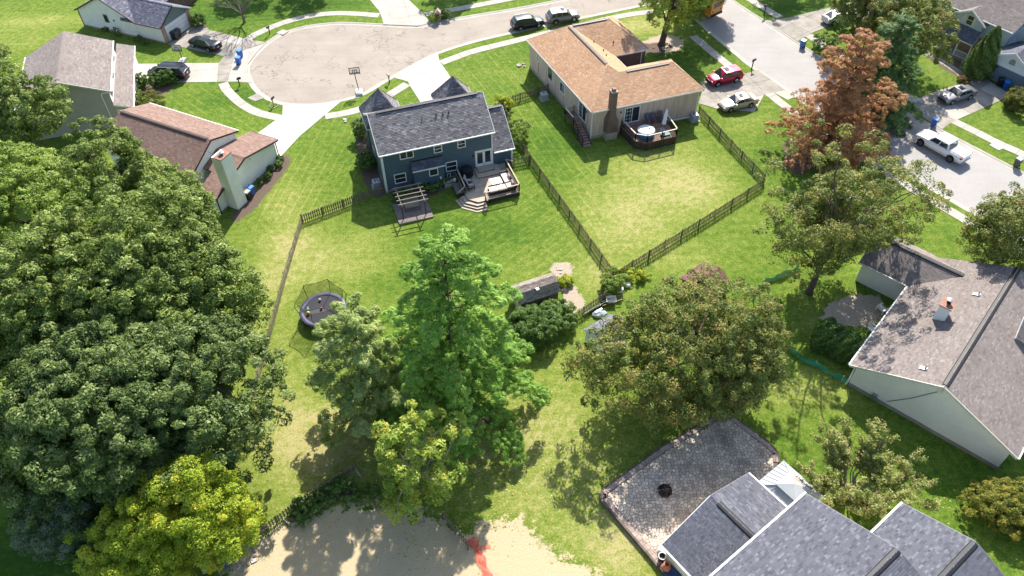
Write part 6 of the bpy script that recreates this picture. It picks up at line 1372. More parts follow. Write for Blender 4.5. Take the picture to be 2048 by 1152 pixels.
    if S.get('bed'):
        x0, x1, z = S['bed']; MB().box(x0, x1, -W * .80, W * .80, z - .03, z + .055).build('tonneau_cover', M('tonneau', (.50, .50, .51), .6, .05), t)
        for k in (1, 2): x = x0 + (x1 - x0) * k / 3; MB().box(x - .012, x + .012, -W * .79, W * .79, z + .056, z + .062).build('cover_seam', TRIMB, t)
        MB().box(-L / 2 - .03, -L / 2 + .04, -W * .78, W * .78, .75, z - .02).build('tailgate', pm, t); MB().box(-L / 2 - .14, -L / 2 - .02, -W * .9, W * .9, .5, .62).build('step_bumper', STEEL, t)
    if wheels_px:
        f, r_ = G(*wheels_px[0]), G(*wheels_px[1]); d = (f - r_).normalized(); left = V(-d.y, d.x, 0); c = (f + r_) / 2; c = c + left * (W - .1) * (1 if left.y > 0 else -1) - d * S.get('wo', .05)
    else:
        f, r_ = G(*front_px), G(*rear_px); d = (f - r_).normalized(); c = (f + r_) / 2
    t.location = (c.x, c.y, road); t.rotation_euler = (0, 0, math.atan2(d.y, d.x)); return t
SEDAN = dict(L=4.8, W=1.83, H=1.44, wb=2.75, wheel=.32, clear=.2, belt=.93, cab=(1.0, .25, -1.0, -1.75), body=[(-2.4, .80, .80), (-2.25, .93, .97), (-1.7, .98, 1.0), (-.5, 1, .98), (.9, 1, .97), (1.6, .97, .88), (2.15, .90, .78), (2.4, .74, .62)])
SUV = dict(L=4.6, W=1.86, H=1.68, wb=2.66, wheel=.36, clear=.24, belt=1.07, top=.78, tall=True, rails=True, panes=3, cab=(1.15, .35, -1.75, -2.15), body=[(-2.3, .82, .95), (-2.2, .94, 1.1), (-1.6, .98, 1.12), (0, 1, 1.1), (1.0, 1, 1.08), (1.6, .97, 1.02), (2.1, .90, .93), (2.3, .74, .72)])
VAN = dict(L=5.15, W=1.98, H=1.74, wb=3.0, wheel=.35, clear=.22, belt=1.07, top=.80, tall=True, rails=True, panes=3, cab=(1.75, .75, -2.05, -2.45), body=[(-2.57, .84, .95), (-2.45, .95, 1.1), (-1.6, 1, 1.11), (.8, 1, 1.08), (1.6, .98, 1.03), (2.2, .90, .9), (2.57, .72, .68)])
HATCH = dict(L=4.46, W=1.76, H=1.49, wb=2.7, wheel=.31, clear=.2, belt=.96, cab=(1.2, .1, -.9, -2.0), body=[(-2.23, .82, .85), (-2.1, .94, 1.04), (-1.3, 1, 1.02), (.9, 1, .97), (1.6, .95, .86), (2.23, .72, .62)])
TRUCK = dict(L=5.9, W=2.06, H=1.9, wb=3.74, wheel=.42, clear=.38, belt=1.22, wo=.12, top=.80, tall=True, cab=(1.35, .75, -.95, -1.2), bed=(-2.85, -1.25, 1.27), rim=M('dark_rim', (.16, .16, .165), .4, metal=.7), body=[(-2.95, .94, 1.2), (-2.8, .98, 1.27), (-1.15, 1, 1.27), (0, 1, 1.24), (1.3, 1, 1.24), (1.9, .99, 1.22), (2.6, .96, 1.14), (2.95, .84, .9)])
car('parked_sedan', 'black sedan parked in drive of the white garage house', 'car', SEDAN, (.010, .018, .020), (384, 86), (440, 103))
car('parked_minivan', 'black minivan parked beside clipped round bushes', 'car', VAN, (.012, .014, .022), (300, 152), (380, 156))
car('parked_suv', 'dark blue SUV parked at the kerb, left of two', 'car', SUV, (.016, .026, .036), (1083, 48), (1027, 58), road=-.075)
car('parked_suv', 'grey SUV parked at the kerb, right of two', 'car', dict(SUV, sunroof=True), (.20, .21, .22), (1153, 36), (1097, 45), road=-.075)
car('parked_suv', 'red SUV parked in orange house driveway', 'car', dict(SUV, sunroof=True, rails=False), (.36, .012, .045), wheels_px=((1436, 174), (1470, 166)))
car('parked_sedan', 'beige sedan parked beside red SUV', 'car', dict(SEDAN, sunroof=True), (.50, .45, .35), wheels_px=((1461, 225), (1500, 216)))
car('parked_hatchback', 'silver hatchback under trees across the side street', 'car', HATCH, (.52, .53, .53), (1704, 35), (1642, 50))
car('parked_sedan', 'grey sedan parked in front of blue garage door', 'car', dict(SEDAN, sunroof=True), (.16, .16, .17), wheels_px=((1900, 211), (1940, 199)))
car('pickup_truck', 'white crew cab pickup truck on the side street', 'truck', TRUCK, (.78, .79, .80), wheels_px=((1838.5, 290), (1897, 323)), road=-.075, metal=.0)
def bus():
    t = thing('school_bus', 'orange-yellow bus half hidden behind tree on side street', 'bus', (0, 0, 0)); OY = paint('bus_yellow', (.62, .26, .02), 0.0); L, W, H = 9.5, 1.2, 2.95
    b = MB(); pr = [(-W, .55), (-W, 2.3), (-W * .92, 2.7), (-W * .6, 2.92), (0, H), (W * .6, 2.92), (W * .92, 2.7), (W, 2.3), (W, .55)]
    b.slab([V(-L / 2, y, z) for y, z in pr], (L, 0, 0)); b.build('body', OY, t); MB().cbox(L / 2, L / 2 + 1.3, -1.0, 1.0, .5, 1.5, .1).build('bonnet', OY, t)
    for s in (-1, 1):
        for k in range(9): MB().obox((-L / 2 + .8 + k * .97, s * (W + .004), 2.0), (.38, 0, 0), (0, .012, 0), (0, 0, .3)).build('window', CARGLASS, t)
        for z in (1.15, 1.5): MB().obox((0, s * (W + .006), z), (L / 2 - .1, 0, 0), (0, .01, 0), (0, 0, .03)).build('stripe', BLACK, t)
        for x in (-L / 2 + 2.2, L / 2 + .3): o = MB().wheel((x, s * (W - .15), .48), .48, .28, 20).build('wheel', TYRE, t); MB().wheel((x, s * (W - .0), .48), .26, .03, 14).build('rim', STEEL, o)
        MB().obox((-L / 2 - .01, s * .8, 1.2), (.02, 0, 0), (0, .12, 0), (0, 0, .12)).build('taillight', TAILL, t)
    MB().obox((-L / 2 - .006, 0, 2.0), (.012, 0, 0), (0, .75, 0), (0, 0, .35)).build('rear_window', CARGLASS, t); MB().obox((-L / 2 - .06, 0, .65), (.06, 0, 0), (0, 1.15, 0), (0, 0, .14)).build('bumper', BLACK, t)
    c = G(1440, 40); t.location = (c.x - 3.4, c.y + 4.4, -.075); t.rotation_euler = (0, 0, R(127))
bus()

# ------------------------------------------------------------------ trees and shrubs
def unit(n):
    v = rng.normal(size=(n, 3)); return v / np.linalg.norm(v, axis=1, keepdims=True)
def leaf_quads(c, nrm, size, aspect=.55, axis=None):
    "pointed leaf blades centred at c with normals nrm"
    n = len(c); a = unit(n) if axis is None else axis; a = a - nrm * (a * nrm).sum(1, keepdims=True); a /= np.linalg.norm(a, axis=1, keepdims=True) + 1e-9; b = np.cross(nrm, a)
    s = (size * rng.uniform(.65, 1.35, n))[:, None]
    return np.stack([c - a * s * .5 + b * s * aspect * .55, c + a * s * .62, c - a * s * .5 - b * s * aspect * .55], 1).reshape(-1, 3)
def lobes(d, k, amp, seed):
    r = np.random.default_rng(seed); f = np.zeros(len(d))
    for _ in range(k): u = r.normal(size=3); u /= np.linalg.norm(u); f += np.exp(-((1 - d @ u) * r.uniform(3, 9))) * r.uniform(.4, 1)
    return 1 + amp * (f - f.mean())
def limb(mb, p, q, r0, r1, bend=.08, seed=0, n=5):
    rr = random.Random(seed); p, q = Vector(p), Vector(q); L = (q - p).length; pts = []
    for i in range(n + 1): t = i / n; pts.append(p.lerp(q, t) + Vector((rr.uniform(-1, 1), rr.uniform(-1, 1), rr.uniform(-.5, 1))) * bend * L * math.sin(math.pi * t))
    mb.tube(pts, [r0 + (r1 - r0) * (i / n) ** .8 for i in range(n + 1)], 6)
def broadleaf(label, xy, zc, rx, rz, mat, ry=None, clumps=260, per=170, leaf=.24, cr=.85, trunk=.32, bark=None, seed=1, lob=.35, fill=.35, lean=(0, 0), limbs=14, group=None, up=.55, name='deciduous_tree', cat='tree', shell=(.5, 1.0), cut=-.55, trunkz=None):
    ry = ry or rx; x, y = xy; global rng; rng = np.random.default_rng(seed)
    t = thing(name, label, cat, (x, y, 0), group=group); c0 = np.array([x + lean[0], y + lean[1], zc])
    clumps = int(clumps * 1.9); per = per * .56; cr = cr * .74
    d = unit(clumps * 4); d = d[d[:, 2] > cut][:clumps]; f = lobes(d, 9, lob, seed + 5); ki = rng.random(len(d)) < fill
    rad = f * np.where(ki, rng.uniform(.45, .8, len(d)), rng.uniform(.80, 1.08, len(d)))
    C = c0 + d * rad[:, None] * np.array([rx, ry, rz])
    n = len(C); per = int(per * 1.5); leaf = leaf * .85; csz = cr * rng.uniform(.5, 1.35, n); ani = rng.uniform(.65, 1.35, (n, 3)) * np.array([1, 1, .72]); tone = np.clip(rng.normal(.5, .22, n), 0, 1)
    # leaves sit on the outer and upper skin of each twig clump
    N = rng.integers(int(per * .7), int(per * 1.3), n); idx = np.repeat(np.arange(n), N); e = unit(len(idx)); out = d[idx] * .5 + np.array([0, 0, up]); e = e + out * .9; e /= np.linalg.norm(e, axis=1, keepdims=True)
    rr = rng.uniform(shell[0], shell[1], len(idx)) ** .6; P = C[idx] + e * (rr * csz[idx])[:, None] * ani[idx]
    nr = e * .85 + unit(len(idx)) * .65 + np.array([0, 0, .35]); nr /= np.linalg.norm(nr, axis=1, keepdims=True)
    keep = P[:, 2] > .15; P, nr, idx = P[keep], nr[keep], idx[keep]
    np_mesh('crown', leaf_quads(P, nr, leaf), 3, mat, t, np.clip(tone[idx] + rng.normal(0, .1, len(idx)), 0, 1))
    if trunk:
        tb = MB(); top = Vector((x + lean[0] * .7, y + lean[1] * .7, zc + rz * .25)); b0 = Vector((x, y, 0)); tb.tube([b0 - Z3 * .1, b0.lerp(top, .05), b0.lerp(top, .3), b0.lerp(top, .65), top], [trunk * 1.5, trunk * 1.05, trunk * .85, trunk * .6, trunk * .28], 9); tb.build('trunk', bark or BARK, t, True)
        lb = MB(); sel = rng.choice(n, min(limbs, n), replace=False)
        for k in sel: s = b0.lerp(top, rng.uniform(.3, .95)); limb(lb, s, Vector(C[k]), trunk * .42, .035, .08, int(k) + seed)
        lb.build('limbs', bark or BARK, t, True)
    return t
def pine(label, xy, h, r, mat, seed=1, tufts=1500, blades=46, blen=.27, base=.12, trunk=.3, lean=(0, 0), shape=.8, droop=.25, group=None, tips=True, name='pine_tree', tsz=.42, lay=13, mats=None, sparse=0.0, bark=None, fan=.30):
    global rng; rng = np.random.default_rng(seed); x, y = xy; t = thing(name, label, 'tree', (x, y, 0), group=group); rr = random.Random(seed)
    tb = MB(); top = Vector((x + lean[0], y + lean[1], h * .98)); b0 = Vector((x, y, 0)); tb.tube([b0 - Z3 * .1, b0.lerp(top, .1), b0.lerp(top, .5), top], [trunk * 1.4, trunk, trunk * .6, .03], 9); tb.build('trunk', bark or BARK, t, True)
    br = MB(); T = []; D = []; tones = []
    for L in range(lay):
        f = base + (1 - base) * (L + .5) / lay; R_ = r * (1 - f) ** shape * rr.uniform(.9, 1.08) + .25; nb = max(4, int(9 - 4 * f)); a0 = rr.uniform(0, 6.28)
        for k in range(nb):
            a = a0 + 2 * math.pi * k / nb + rr.uniform(-.25, .25); RR = R_ * rr.uniform(.78, 1.12)
            if rr.random() < sparse: RR *= .6
            e = Vector((math.cos(a), math.sin(a), 0)); s = b0.lerp(top, f); rise = RR * (.35 * f - droop * (1 - f)); tip = s + e * RR + Z3 * (rise + rr.uniform(-.15, .2))
            limb(br, s, tip, .045 + .05 * (1 - f), .015, .04, rr.randint(0, 9999), 4); bt = rr.gauss(.5, .2)
            nt = max(4, int(tufts / (lay * 7.0) * (RR / r + .2))); lt = Vector((-e.y, e.x, 0))
            for q in range(nt):
                u_ = rr.random() ** .6; side = rr.uniform(-1, 1) * fan * RR * (math.sin(math.pi * min(1, u_ * .86 + .04)) ** .7) ; p = s.lerp(tip, .1 + .92 * u_) + lt * side + Z3 * (rr.uniform(-.05, .1) - .22 * abs(side) + .45 * RR * droop * math.sin(math.pi * u_) - .06 * RR * u_ ** 3)
                T.append(p); D.append((e * .75 + lt * side * .5 + Z3 * .6).normalized()); tones.append(min(1, max(0, bt * .55 + rr.gauss(.05, .14) + .3 * u_)))  # tone falls toward the trunk: crown shade painted into the needle colour
    br.build('branches', bark or BARK, t, True)
    T = np.array([tuple(p) for p in T]); D = np.array([tuple(p) for p in D]); n = len(T); idx = np.repeat(np.arange(n), blades)
    # needle sprays on the skin of each rounded plume
    e = unit(len(idx)) + D[idx] * .7; e /= np.linalg.norm(e, axis=1, keepdims=True); L_ = blen * rng.uniform(.6, 1.2, len(idx)); pr = (rng.uniform(.7, 1.3, n) * tsz * .72)[idx]; c = T[idx] + e * (pr * rng.uniform(.5, 1.0, len(idx)) ** .6)[:, None]
    nr = e * .8 + unit(len(idx)) * .45 + np.array([0, 0, .45]); nr /= np.linalg.norm(nr, axis=1, keepdims=True)
    q = leaf_quads(c, nr, L_, .30, D[idx] + e * .5 + unit(len(idx)) * .5); np_mesh('crown', q, 3, mat, t, np.clip(np.array(tones)[idx] + rng.normal(0, .08, len(idx)), 0, 1))
    return t
OAK = leaf_mat('oak_leaf', [(.048, .082, .014), (.10, .155, .026), (.20, .265, .052), (.37, .43, .13)], 0.26, .5, .18)
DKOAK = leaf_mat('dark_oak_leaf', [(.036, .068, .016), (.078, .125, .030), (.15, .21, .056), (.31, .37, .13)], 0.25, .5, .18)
LIME = leaf_mat('bright_leaf', [(.10, .16, .022), (.17, .25, .038), (.26, .35, .065), (.36, .44, .11)], 0.3, .5, .2)
MAPLE = leaf_mat('maple_leaf', [(.042, .068, .014), (.09, .13, .024), (.16, .20, .040), (.26, .27, .06), (.36, .22, .075)], 0.25, .5, .2)
YELLOW = leaf_mat('locust_leaf', [(.11, .17, .014), (.21, .29, .022), (.33, .42, .032), (.46, .50, .045), (.58, .47, .055)], 0.32, .5, .2)
WILLOW = leaf_mat('silver_leaf', [(0.072, 0.114, 0.060), (0.120, 0.168, 0.090), (0.180, 0.228, 0.132), (0.240, 0.288, 0.180)], 0.35, 0.55, 0.14)
PINEM = leaf_mat('pine_needle', [(.050, .13, .013), (.125, .26, .030), (.25, .42, .065), (.41, .58, .14)], 0.3, .5, .2)  # low stops darkened to paint deeper shade into the gaps between tiers
DKPINE = leaf_mat('dark_pine_needle', [(.022, .06, .015), (.055, .12, .028), (.11, .2, .05), (.22, .33, .1)], .22, .5, .2)
PINEL = leaf_mat('pale_pine_needle', [(.11, .17, .034), (.20, .28, .064), (.34, .41, .125), (.48, .53, .21)], 0.3, .5, .2)
PINEB = leaf_mat('brown_needle', [(.19, .075, .030), (.34, .14, .058), (.48, .22, .10), (.60, .32, .16), (.13, .16, .05)], 0.28, .5, .2)
SHRUB = leaf_mat('shrub_leaf', [(.035, .078, .013), (.07, .135, .024), (.125, .21, .042), (.22, .31, .08)], 0.24, .5, .2)
ARBOR = leaf_mat('arborvitae_leaf', [(.036, .075, .016), (.075, .135, .028), (.13, .20, .045), (.22, .285, .075)], 0.24, .5, .2)
OLIVE = leaf_mat('olive_leaf', [(0.066, 0.090, 0.022), (0.120, 0.144, 0.036), (0.192, 0.192, 0.048), (0.264, 0.228, 0.060)], 0.40, 0.55, 0.14)
YOUNG = leaf_mat('young_oak_leaf', [(.075, .14, .018), (.15, .235, .03), (.26, .35, .056), (.42, .47, .085), (.56, .45, .065)], 0.34, .5, .2)
CORAL = leaf_mat('coral_leaf', [(0.048, 0.084, 0.024), (0.108, 0.144, 0.036), (0.240, 0.156, 0.060), (0.420, 0.180, 0.096)], 0.40, 0.55, 0.14)
YARB = leaf_mat('golden_spray', [(0.056, 0.088, 0.015), (0.125, 0.156, 0.025), (0.237, 0.237, 0.037), (0.375, 0.300, 0.062)], 0.35, 0.55, 0.14)
def at(u, v, z): g = G(u, v, z); return (g.x, g.y)
LG = 'trees of the dense grove on the left'
broadleaf('dark green tree at top left beside the grey house', at(20, 230, 8), 8, 4.6, 4.5, OAK, clumps=240, seed=11, lob=.62, fill=.3, group=LG)
broadleaf('bright yellow-green tree left of the brown-roofed house', at(70, 400, 10), 10, 5.2, 4.6, LIME, clumps=300, seed=12, leaf=.22, lob=.62, fill=.3, group=LG)
broadleaf('rounded green tree whose top meets the grey-green wall', at(250, 362, 7), 7, 4.0, 3.8, OAK, clumps=220, seed=13, lob=.62, fill=.3, group=LG)
broadleaf('dark tree in front of the brown-roofed house chimney', at(362, 440, 7), 7, 4.0, 3.8, OAK, clumps=250, seed=14, lob=.62, fill=.3, group=LG)
broadleaf('large oak in centre of the left grove', at(270, 570, 11), 11, 6.6, 5.2, OAK, clumps=400, seed=15, leaf=.25, lob=.62, fill=.3, group=LG)
broadleaf('oak at the left edge below the yellow-green tree', at(60, 610, 11), 11, 5.8, 5.0, OAK, clumps=320, seed=16, leaf=.25, lob=.62, fill=.3, group=LG)
broadleaf('oak on the right side of the grove by the side fence', at(388, 590, 9), 9, 4.8, 4.4, OAK, clumps=300, seed=17, leaf=.25, lob=.62, fill=.3, group=LG)
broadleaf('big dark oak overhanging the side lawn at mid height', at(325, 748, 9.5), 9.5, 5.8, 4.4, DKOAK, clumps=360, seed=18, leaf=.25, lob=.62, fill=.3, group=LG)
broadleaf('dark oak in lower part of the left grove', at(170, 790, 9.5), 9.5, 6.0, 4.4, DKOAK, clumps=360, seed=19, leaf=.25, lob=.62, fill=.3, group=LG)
broadleaf('pale green tree cut by the left edge low down', at(-10, 840, 8), 8, 3.6, 4.0, LIME, clumps=160, seed=20, lob=.62, fill=.3, group=LG)
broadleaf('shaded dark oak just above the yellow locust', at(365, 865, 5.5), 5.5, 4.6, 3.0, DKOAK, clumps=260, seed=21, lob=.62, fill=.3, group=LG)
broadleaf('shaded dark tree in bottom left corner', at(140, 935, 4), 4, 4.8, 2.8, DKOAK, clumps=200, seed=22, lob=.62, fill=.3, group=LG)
broadleaf('small silvery willow in the bottom left shade', at(115, 1035, 3.5), 3.5, 2.4, 2.4, WILLOW, clumps=90, per=200, leaf=.16, seed=23, cr=.7, trunk=.12)
broadleaf('yellow-green locust tree at the bottom left', at(395, 1025, 5), 5, 4.2, 3.8, YELLOW, ry=3.6, clumps=230, per=210, leaf=.17, seed=24, cr=.75, trunk=.16, lob=.6, fill=.45)
broadleaf('lower yellow-green locust tree cut by bottom edge', at(285, 1095, 3.8), 3.8, 3.6, 3.0, YELLOW, clumps=140, per=190, leaf=.17, seed=25, cr=.75, trunk=.14, lob=.6, fill=.45)
broadleaf('shaded green sapling between willow and locust', at(215, 1060, 2.5), 2.5, 2.6, 2.2, SHRUB, clumps=80, per=190, leaf=.16, seed=26, cr=.7, trunk=.12)
pine('tall bright green pine in middle of the yard', tuple(G(912, 818).xy), 19.3, 7.4, PINEM, seed=31, tufts=4300, blades=58, base=.05, trunk=.3, shape=.54, droop=.4, lay=12, tsz=.41, lean=(.3, .5), blen=.23, fan=.2)
pine('paler thin pine leaning beside the trampoline', tuple(G(745, 838).xy), 13.5, 5.0, PINEL, seed=32, tufts=2000, blades=54, base=.1, trunk=.2, shape=.5, droop=.18, lay=9, sparse=.3, lean=(.3, .4), tsz=.44, blen=.24, fan=.22)
broadleaf('young oak with yellowing leaves by the straw ground', tuple(G(845, 1042).xy), 7.0, 2.6, 5.8, YOUNG, clumps=100, per=85, leaf=.26, cr=.7, trunk=.13, seed=33, lob=.9, fill=.5, limbs=34, cut=-.95, lean=(-.9, .8), bark=BARK_PALE)
broadleaf('wide olive maple between white playhouse and brown shed', tuple(G(1433, 842).xy), 5.6, 7.6, 4.1, MAPLE, ry=5.3, clumps=640, per=120, leaf=.2, cr=.85, trunk=.34, seed=34, lob=.35, fill=.45, limbs=22, lean=(-1.7, 2.7), cut=-.85)
t_m = broadleaf('open olive maple beside the tan-roofed house', tuple(G(1618, 585).xy), 6.6, 6.0, 4.8, MAPLE, ry=5.2, clumps=300, per=130, leaf=.2, cr=.95, trunk=.30, seed=35, lob=1.2, fill=.3, limbs=30, lean=(1.7, 2.4), cut=-.85)
pine('tall browning pine by the side street', tuple(G(1648, 312).xy), 15.0, 7.0, PINEB, seed=36, tufts=3600, blades=46, base=.06, trunk=.34, shape=.55, droop=.1, lay=12, sparse=.35, blen=.22, tsz=.38, lean=(.4, .6), fan=.3)
pine('green pine standing behind the browning pine', tuple(G(1735, 235).xy), 13.0, 5.4, DKPINE, seed=37, tufts=2400, blades=50, base=.05, trunk=.24, shape=.6, droop=.3, lay=10, blen=.24, tsz=.44, fan=.26)
broadleaf('dark olive maple in front of the porch house', at(1805, 55, 6), 6, 5.2, 4.6, MAPLE, clumps=280, per=130, leaf=.22, seed=38)
broadleaf('olive tree at top edge over the silver hatchback', at(1735, 0, 7), 7, 4.2, 4.0, MAPLE, clumps=180, per=130, leaf=.22, seed=39)
broadleaf('green street tree shading the corner lawn', tuple(G(1323, 90).xy), 8.2, 5.4, 4.0, YOUNG, clumps=300, per=130, leaf=.24, seed=40, trunk=.42, lean=(1.6, .6), limbs=18, cut=-.85)
broadleaf('street tree with orange tints over the bus', tuple(G(1395, 34).xy), 6.0, 4.2, 4.2, MAPLE, lean=(1.2, .5), clumps=210, per=130, leaf=.24, seed=41, trunk=.3, cut=-.8)
broadleaf('olive maple cut by the right edge above the tan roof', at(2030, 470, 5.5), 5.5, 3.8, 3.8, MAPLE, clumps=220, per=130, leaf=.2, seed=42)
for k, (u_, v_, r_) in enumerate(((1600, -52, 3.6), (1555, -30, 2.6), (930, -34, 3.0), (640, -36, 3.4), (520, -34, 3.0))):
    broadleaf(('tall tree beyond the top edge shading the side street', 'smaller tree beyond the top edge near the black mailbox', 'tree beyond the top edge right of the middle driveway', 'tree beyond the top edge above the cul-de-sac lawn', 'tree beyond the top edge left of the cul-de-sac lawn')[k], tuple(G(u_, v_).xy), 6.0, r_, 3.4, OAK, clumps=60, per=110, leaf=.3, seed=140 + k, cr=1.0, trunk=.25, group='trees beyond the top edge')
def cone_tree(label, xy, h, r, mat, seed, n=9000, leaf=.22, name='arborvitae', cat='tree'):
    global rng; rng = np.random.default_rng(seed); x, y = xy; t = thing(name, label, cat, (x, y, 0)); f = rng.random(n) ** .75; a = rng.uniform(0, 2 * np.pi, n); prof = np.clip(1.02 - f, 0, 1) ** .62 * np.clip(f * 5 + .45, 0, 1)
    R_ = r * prof * (1 + .12 * np.sin(a * 7 + f * 19)) * rng.uniform(.78, 1.04, n); P = np.stack([x + np.cos(a) * R_, y + np.sin(a) * R_, .1 + f * h], 1); nr = np.stack([np.cos(a), np.sin(a), np.full(n, .35)], 1) + unit(n) * .7; nr /= np.linalg.norm(nr, axis=1, keepdims=True)
    ax = np.stack([np.cos(a) * .3, np.sin(a) * .3, np.ones(n)], 1) + unit(n) * .5; tn = np.clip(.5 + .3 * np.sin(a * 5 + f * 31) + rng.normal(0, .12, n), 0, 1); np_mesh('crown', leaf_quads(P, nr, leaf, .5, ax), 3, mat, t, tn); MB().tube([(x, y, 0), (x, y, h * .5)], [.1, .05], 6).build('trunk', BARK, t)
cone_tree('tall cone-shaped arborvitae in front of the porch house', tuple(G(1950, 152).xy), 6.6, 2.0, ARBOR, 43, 16000, .2)
def bare_tree():
    b = G(489, 45); t = thing('bare_tree', 'leafless grey tree on the lawn behind cul-de-sac', 'tree', b); m = MB(); rr = random.Random(5); m.tube([b - Z3 * .1, b + Z3 * .6, b + Z3 * 1.3], [.24, .17, .14], 8)
    def grow(p, d, L, r, k):
        q = p + d * L; limb(m, p, q, r, r * .6, .05, rr.randint(0, 999), 3)
        if k == 0: return
        for _ in range(3 if k > 1 else 4): grow(q, (d + Vector((rr.uniform(-.75, .75), rr.uniform(-.75, .75), rr.uniform(-.1, .45)))).normalized(), L * rr.uniform(.6, .85), r * .58, k - 1)
    for k in range(6): a = k * 1.05; grow(b + Z3 * 1.2, Vector((math.cos(a) * .7, math.sin(a) * .7, .8)).normalized(), 2.0, .11, 4)
    m.build('branches', M('grey_bark', (.17, .14, .12), .95, .2), t)
bare_tree()
def magnolia():
    b = G(1694, 990); global rng; rng = np.random.default_rng(50); rr = random.Random(8); t = thing('multi_stem_tree', 'open vase-shaped tree with many bare pale stems on bottom right lawn', 'tree', b); m = MB(); tips = []
    for k in range(44):
        a = k * 2.4 + rr.uniform(-.3, .3); sp = rr.uniform(.35, 1.35); L = rr.uniform(3.4, 5.4) * (1.12 if sp > .9 else 1); d = Vector((math.cos(a) * sp + .22, math.sin(a) * sp + .18, .95)).normalized(); p = b + Vector((math.cos(a) * .18, math.sin(a) * .18, .1)); q = p + d * L - Z3 * (.5 * max(0, sp - .8)); limb(m, p, q, .06, .014, .06, k, 6)
        for j in range(7):
            u_ = rr.uniform(.4, 1.0); s = p.lerp(q, u_); e = (d * .8 + Vector((rr.uniform(-.8, .8), rr.uniform(-.8, .8), rr.uniform(-.25, .45)))).normalized(); z = s + e * rr.uniform(.5, 1.25); limb(m, s, z, .02, .008, .06, k * 9 + j, 3)
            for w in (.35, .6, .8, 1.0): tips.append(s.lerp(z, w))
    m.build('stems', BARK_PALE, t); C = np.array([tuple(q) for q in tips]); n = len(C); idx = np.repeat(np.arange(n), 24); e = unit(len(idx)) + np.array([0, 0, .25]); P = C[idx] + e * (rng.uniform(.05, .32, len(idx)))[:, None]; nr = e * .6 + unit(len(idx)) * .7 + np.array([0, 0, .5]); nr /= np.linalg.norm(nr, axis=1, keepdims=True)
    np_mesh('crown', leaf_quads(P, nr, .17), 3, leaf_mat('magnolia_leaf', [(.09, .135, .028), (.17, .22, .05), (.28, .315, .095), (.42, .42, .17), (.42, .30, .15)], .38, .55, .14), t, np.clip(rng.normal(.5, .22, n)[idx], 0, 1))
magnolia()
def shrub(label, px, r, h, mat, seed, clumps=40, per=105, leaf=.13, cr=.35, group=None, z=None, name='shrub', ry=None, lob=.15):
    xy = tuple(G(*px).xy); return broadleaf(label, xy, h * .5, r, h * .5, mat, ry=ry, clumps=clumps, per=per, leaf=leaf, cr=cr, trunk=.03, seed=seed, lob=lob, fill=.25, limbs=4, name=name, cat='shrub', group=group, cut=-.95)
for k, (px, r) in enumerate((((317, 172), .95), ((333, 167), .9), ((345, 164), .85), ((287, 172), .85))): shrub(('clipped round bush farthest from the minivan front', 'clipped round bush in the middle beside minivan', 'clipped round bush nearest the minivan rear', 'clipped round bush standing apart by the grey house')[k], px, r * .9, 1.75, SHRUB, 60 + k, 60, 90, .11, .24, 'clipped bushes by the minivan', lob=.03)
shrub('loose flowering shrub in front of grey house porch', (300, 215), 1.9, 1.7, OLIVE, 66, 60, 130); shrub('low shrub against grey house behind brown roof', (265, 200), 1.3, 1.3, SHRUB, 67, 40)
for k, px in enumerate(((562, 322), (560, 333), (543, 342), (536, 357), (520, 368))): shrub('small clipped bush in mulch by white house wall, %s from the driveway' % ('first', 'second', 'third', 'fourth', 'fifth')[k], px, .38, .72, SHRUB, 70 + k, 26, 90, .09, .18, 'row of clipped bushes by white house')
shrub('dark rounded shrub beside garage brick pier', (399, 52), .9, 1.7, SHRUB, 78, 50); shrub('green shrub against left wall of blue house', (735, 332), 1.15, 1.7, SHRUB, 79, 70); shrub('tall leafy shrub at left end of blue house', (728, 275), 1.0, 2.6, DKOAK, 80, 70, lob=.4)
shrub('leafy shrub with pale blossoms right of the blue house wing', (1032, 280), 1.5, 2.4, LIME, 81, 70, lob=.3); shrub('bright vine bush where fences meet behind blue house', (1008, 215), 1.2, 1.4, YELLOW, 82, 40, lob=.4)
shrub('big leafy bush below the gambrel shed', (1065, 668), 2.1, 2.4, SHRUB, 83, 130, 150, .16, .5, lob=.3); shrub('leafy bush beside fence right of shed bush', (1108, 640), 1.5, 1.8, SHRUB, 84, 80, 150, .16, .45, lob=.3); shrub('small yellow-green bush at shed corner', (1130, 568), .7, .8, YELLOW, 85, 26, 110, .12, .25)
shrub('leafy bush at corner of three fences', (1222, 578), 1.1, 1.5, LIME, 86, 50, 120, .16, .4, lob=.35); shrub('low green growth along the outside of fence', (1262, 556), 1.6, .8, YELLOW, 87, 44, 110, .12, .35, ry=.8)
